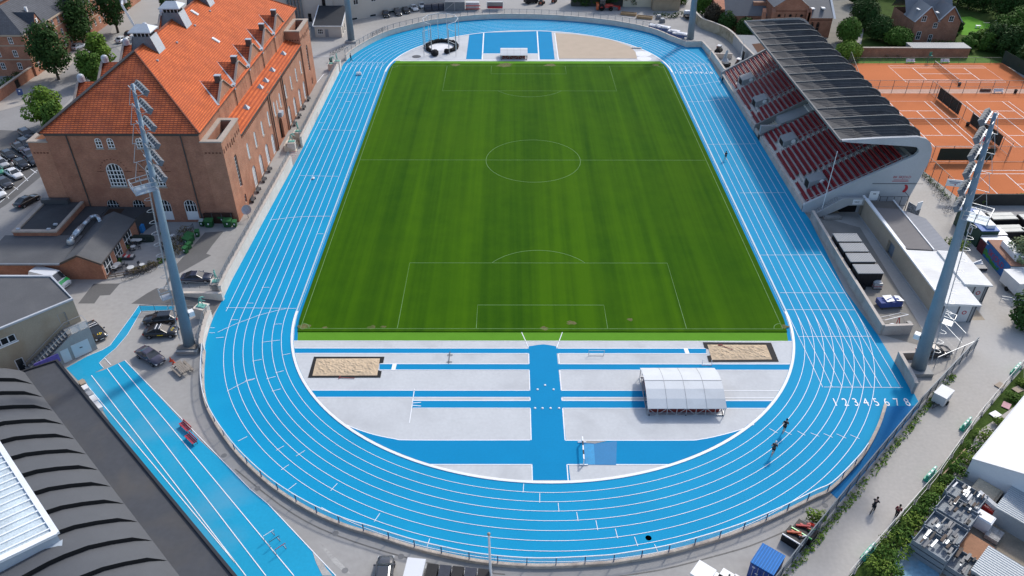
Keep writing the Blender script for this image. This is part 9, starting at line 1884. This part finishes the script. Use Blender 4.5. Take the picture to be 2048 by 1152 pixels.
for u, v in ((662, 128), (668, 139)): blob('waste_bin', 'dark waste bin beside the far left opening', 'bin', u, v-4, [('bin_body', BC, MB().lathe((0, 0, 0), [(.35, 0), (.42, 1.0)], 12)), ('lid', STEELD, MB().disc((0, 0, 1.02), .44, 12))], 0, 'dark bins at the far left opening')
ycar = MB()
for a, b_ in (((625, 113), (668, 112)), ((634, 165), (648, 148))): ycar.strip([at(*a), at(*b_)], .15, .02)
struct('yard_lines', ycar, WHITE)
bc_ = thing('blue_container', 'bright blue ribbed storage container behind the track railing at the bottom edge', 'container', (20.7, -91.2, 0), atan2(-1.44, 1.77))
BLC = rib_mat('blue_container_roof', (.035, .22, .62), pitch=.27, axis=0, amt=.35, rough=.5); BLD = mat('blue_container_side', (.012, .05, .20), rough=.5, var=.1)
MB().box((0, 0, 1.15), (2.35, 2.75, 2.3)).build('wall', BLD, bc_); MB().box((0, 0, 2.34), (2.4, 2.8, .1)).build('roof', BLC, bc_)
for s in (-.55, .55): MB().box((s, -1.40, 1.15), (1.0, .05, 2.1)).build('door', mat('blue_door', (.015, .045, .21), rough=.45), bc_)
for s in (-.75, -.3, .3, .75): MB().tube((s, -1.46, .1), (s, -1.46, 2.2), .025).build('lock_bar', STEEL, bc_)
for i, (sx, z) in enumerate(((-.75, 1.9), (-.35, 1.2), (.5, 1.5), (.8, 1.0))): MB().box((sx, -1.435, z), (.3, .015, .1)).build('white_mark', FRAMEW, bc_)
WC_ = mat('white_plastic', (.78, .79, .80), rough=.4, var=.03)
for i, (u, v, s, lab) in enumerate(((1398, 1158, 1.35, 'large white cabin roof at the bottom edge'), (1430, 1163, .95, 'white portable toilet second from the left at the bottom edge'), (1446, 1156, .95, 'white portable toilet third from the left at the bottom edge'), (1470, 1168, .95, 'white portable toilet nearest the blue container'))):
 t = px_thing('portable_toilet' if i else 'white_cabin', lab, 'toilet' if i else 'cabin', u, v+22, head(1528, 1088, 1572, 1113), 'white cabins at the bottom edge'); MB().box((0, 0, 1.05*s), (1.25*s, 1.3*s, 2.1*s)).build('wall', WC_, t); MB().box((0, 0, 2.14*s), (1.35*s, 1.4*s, .12*s)).build('roof', WC_, t)
 if i: MB().tube((.2, .2, 2.15*s), (.2, .2, 2.4*s), .1).build('vent_pipe', TRIM, t); MB().box((0, -.66*s, 1.0*s), (.8*s, .03, 1.8*s)).build('door', SHW, t)
for i, (u, v) in enumerate(((1588, 1083), (1606, 1070))): blob('black_planter', ['black crate with orange barrier boards beside the blue container', 'black crate with green and red items beside the shrub'][i], 'crate', u, v, [('crate', BC, MB().box((0, 0, .45), (2.2, 1.7, .9))), ('content', ORNG if i == 0 else P_RED, MB().bar((-.9, -.2, .95), (.3, .5, 1.2), .2).bar((-.7, .3, .95), (.5, .2, 1.15), .15)), ('content', FRAMEW if i == 0 else P_GREEN, MB().bar((-1.1, -.8, 1.0), (1.1, -.7, 1.0), .12).bar((.3, .1, 1.0), (.8, .6, 1.1), .1))], head(1681, 1004, 1600, 1104)+pi/2, 'black crates beside the blue container')
shrub('bright green shrub growing against the dark fence near the track railing', *at(1626, 1043), 1.2, 1.7, LEAF_Y, 380, .28)
blob('red_bundle', 'red bundle lying between the shrub and the black crates', 'bundle', 1618, 1062, [('bundle', P_RED, MB().ell((0, 0, .5), .7, .6, .5, 8, 5, .2)), ('strap', FRAMEW, MB().bar((-.7, 0, .7), (.7, 0, .9), .08))])
lp_ = thing('lamp_post', 'white flagpole with a ball finial in front of the near track bend', 'pole', (*at(982, 1166), 0)); MB().tube((0, 0, 0), (-.1, .15, 7.3), .14, .10, n=8).build('pole', FRAMEW, lp_); MB().ell((-.1, .15, 7.4), .17, .17, .17, 8, 6).build('finial', mat('bronze_ball', (.35, .28, .22), rough=.4), lp_)
tk_ = thing('flatbed_truck', 'white truck loaded with dark equipment at the bottom edge', 'truck', (*at(905, 1172), 0), head(1000, 1165, 850, 1150)); MB().box((3.6, 0, 1.3), (1.8, 2.1, 2.2)).build('cab', P_WHITE, tk_); MB().box((-.6, 0, 1.0), (6.4, 2.2, .2)).build('bed', STEEL, tk_)
for i in range(5): MB().box((-3+i*1.25, 0, 1.5), (1.1, 1.9, .8)).build('load', BC if i % 2 == 0 else NAVY, tk_)
for sx in (3.5, -2.2):
 for sy in (-1, 1): MB().tube((sx, sy*1.0, .45), (sx, sy*1.15, .45), .45, n=12).build('wheel', TYRE, tk_)
for u, v in ((515, 977), (671, 1067), (802, 1113), (448, 911), (690, 1141), (1297, 1076), (1650, 1011)): struct('manhole', MB().disc((*at(u, v), .012), .33, 14), CDARK)
gt_ = MB();
for P_ in ([(470, 938), (560, 1010), (640, 1057), (740, 1094), (840, 1122), (930, 1140), (1010, 1149)], [(1200, 1158), (1320, 1140), (1420, 1115), (1500, 1092), (1570, 1063)]): gt_.strip(smooth_pts(pp(P_), 3), .16, .008)
struct('gutter_line', gt_, mat('gutter_grey', (.17, .165, .155), rough=.9, var=.3, scale=1))
kb2 = MB(); kb2.add(*(lambda P: ([(p[0], p[1], .01) for p in P]+[(p[0], p[1], .01) for p in shift(P, -3.2)], [(i, i+1, len(P)+i+1, len(P)+i)[::-1] for i in range(len(P)-1)]))(PB[j0:]))
struct('outer_walkway', kb2, mat('walkway_asphalt', (.215, .205, .195), rough=.92, var=.12, scale=.4, fine=3))
BLK = mat('black_cloth', (.012, .012, .016), rough=.85, var=.2); NVY = mat('navy_cloth', (.015, .018, .045), rough=.85); GRYC = mat('dark_grey_cloth', (.045, .05, .052), rough=.85); REDC = mat('burgundy_jacket', (.17, .015, .025), rough=.8, var=.2); HAIRD = mat('dark_hair', (.018, .013, .010), rough=.7); CAPW = mat('white_cap', (.7, .7, .7), rough=.7)
def P_at(label, u, v, hd, pose, top, legs, hair, s=1.1, **k):
 x, y = at(u, v); t = person(label, x, y, hd, pose, top, legs, hair, z=.05, **k); t.scale = (s, s, s); return t
P_at('runner in black shirt and shorts on the near bend', 1566, 866, head(1541, 912, 1580, 850), run_pose(1), BLK, BLK, HAIRD, 1.2)
P_at('runner in grey shirt and white cap on the near bend', 1544, 911, head(1520, 945, 1566, 880), run_pose(1), GRYC, BLK, CAPW, 1.2)
P_at('runner in navy shirt on the right straight', 1450, 321, head(1448, 322, 1420, 250), run_pose(1), NVY, BLK, HAIRD, 1.05)
P_at('person in dark tracksuit walking on the far left bend', 702, 122, .4, walk_pose(), NVY, NVY, HAIRD, 1.05, sleeve=1.2, leg=1.2)
P_at('person in dark clothes standing at the far corner of the stand', 1444, 166, 2.2, walk_pose(), NVY, NVY, HAIRD, .95, sleeve=1.2, leg=1.2)
P_at('pedestrian in a burgundy jacket walking on the pale path', 1790, 1036, head(1760, 1080, 1800, 1020), walk_pose(), REDC, BLK, HAIRD, 1.15, sleeve=1.2, leg=1.2)
hc_ = head(1735, 1035, 1765, 990); xb, yb_ = at(1745, 1021)
J = dict(pel=(-.25, 0, 1.02), waist=(-.18, 0, 1.18), chest=(.0, 0, 1.40), neck=(.08, 0, 1.56), head=(.13, 0, 1.66), crown=(.14, 0, 1.78))
J.update(shL=(.02, .19, 1.48), elL=(.18, .27, 1.24), wrL=(.34, .25, 1.10), haL=(.38, .24, 1.04), shR=(.02, -.19, 1.48), elR=(.18, -.27, 1.24), wrR=(.34, -.25, 1.10), haR=(.38, -.24, 1.04), hiL=(-.25, .1, .98), knL=(.14, .12, .82), anL=(.02, .12, .44), toL=(.14, .12, .38), hiR=(-.25, -.1, .98), knR=(.10, -.12, .62), anR=(-.04, -.12, .22), toR=(.10, -.12, .17))
t = person('cyclist in black clothes riding on the pale path', xb, yb_, hc_, J, BLK, BLK, HAIRD, sleeve=1.2, leg=1.2); t.scale = (1.12,)*3
t = bike(xb, yb_, hc_, 'black bicycle ridden by the cyclist on the pale path'); t.scale = (1.12,)*3
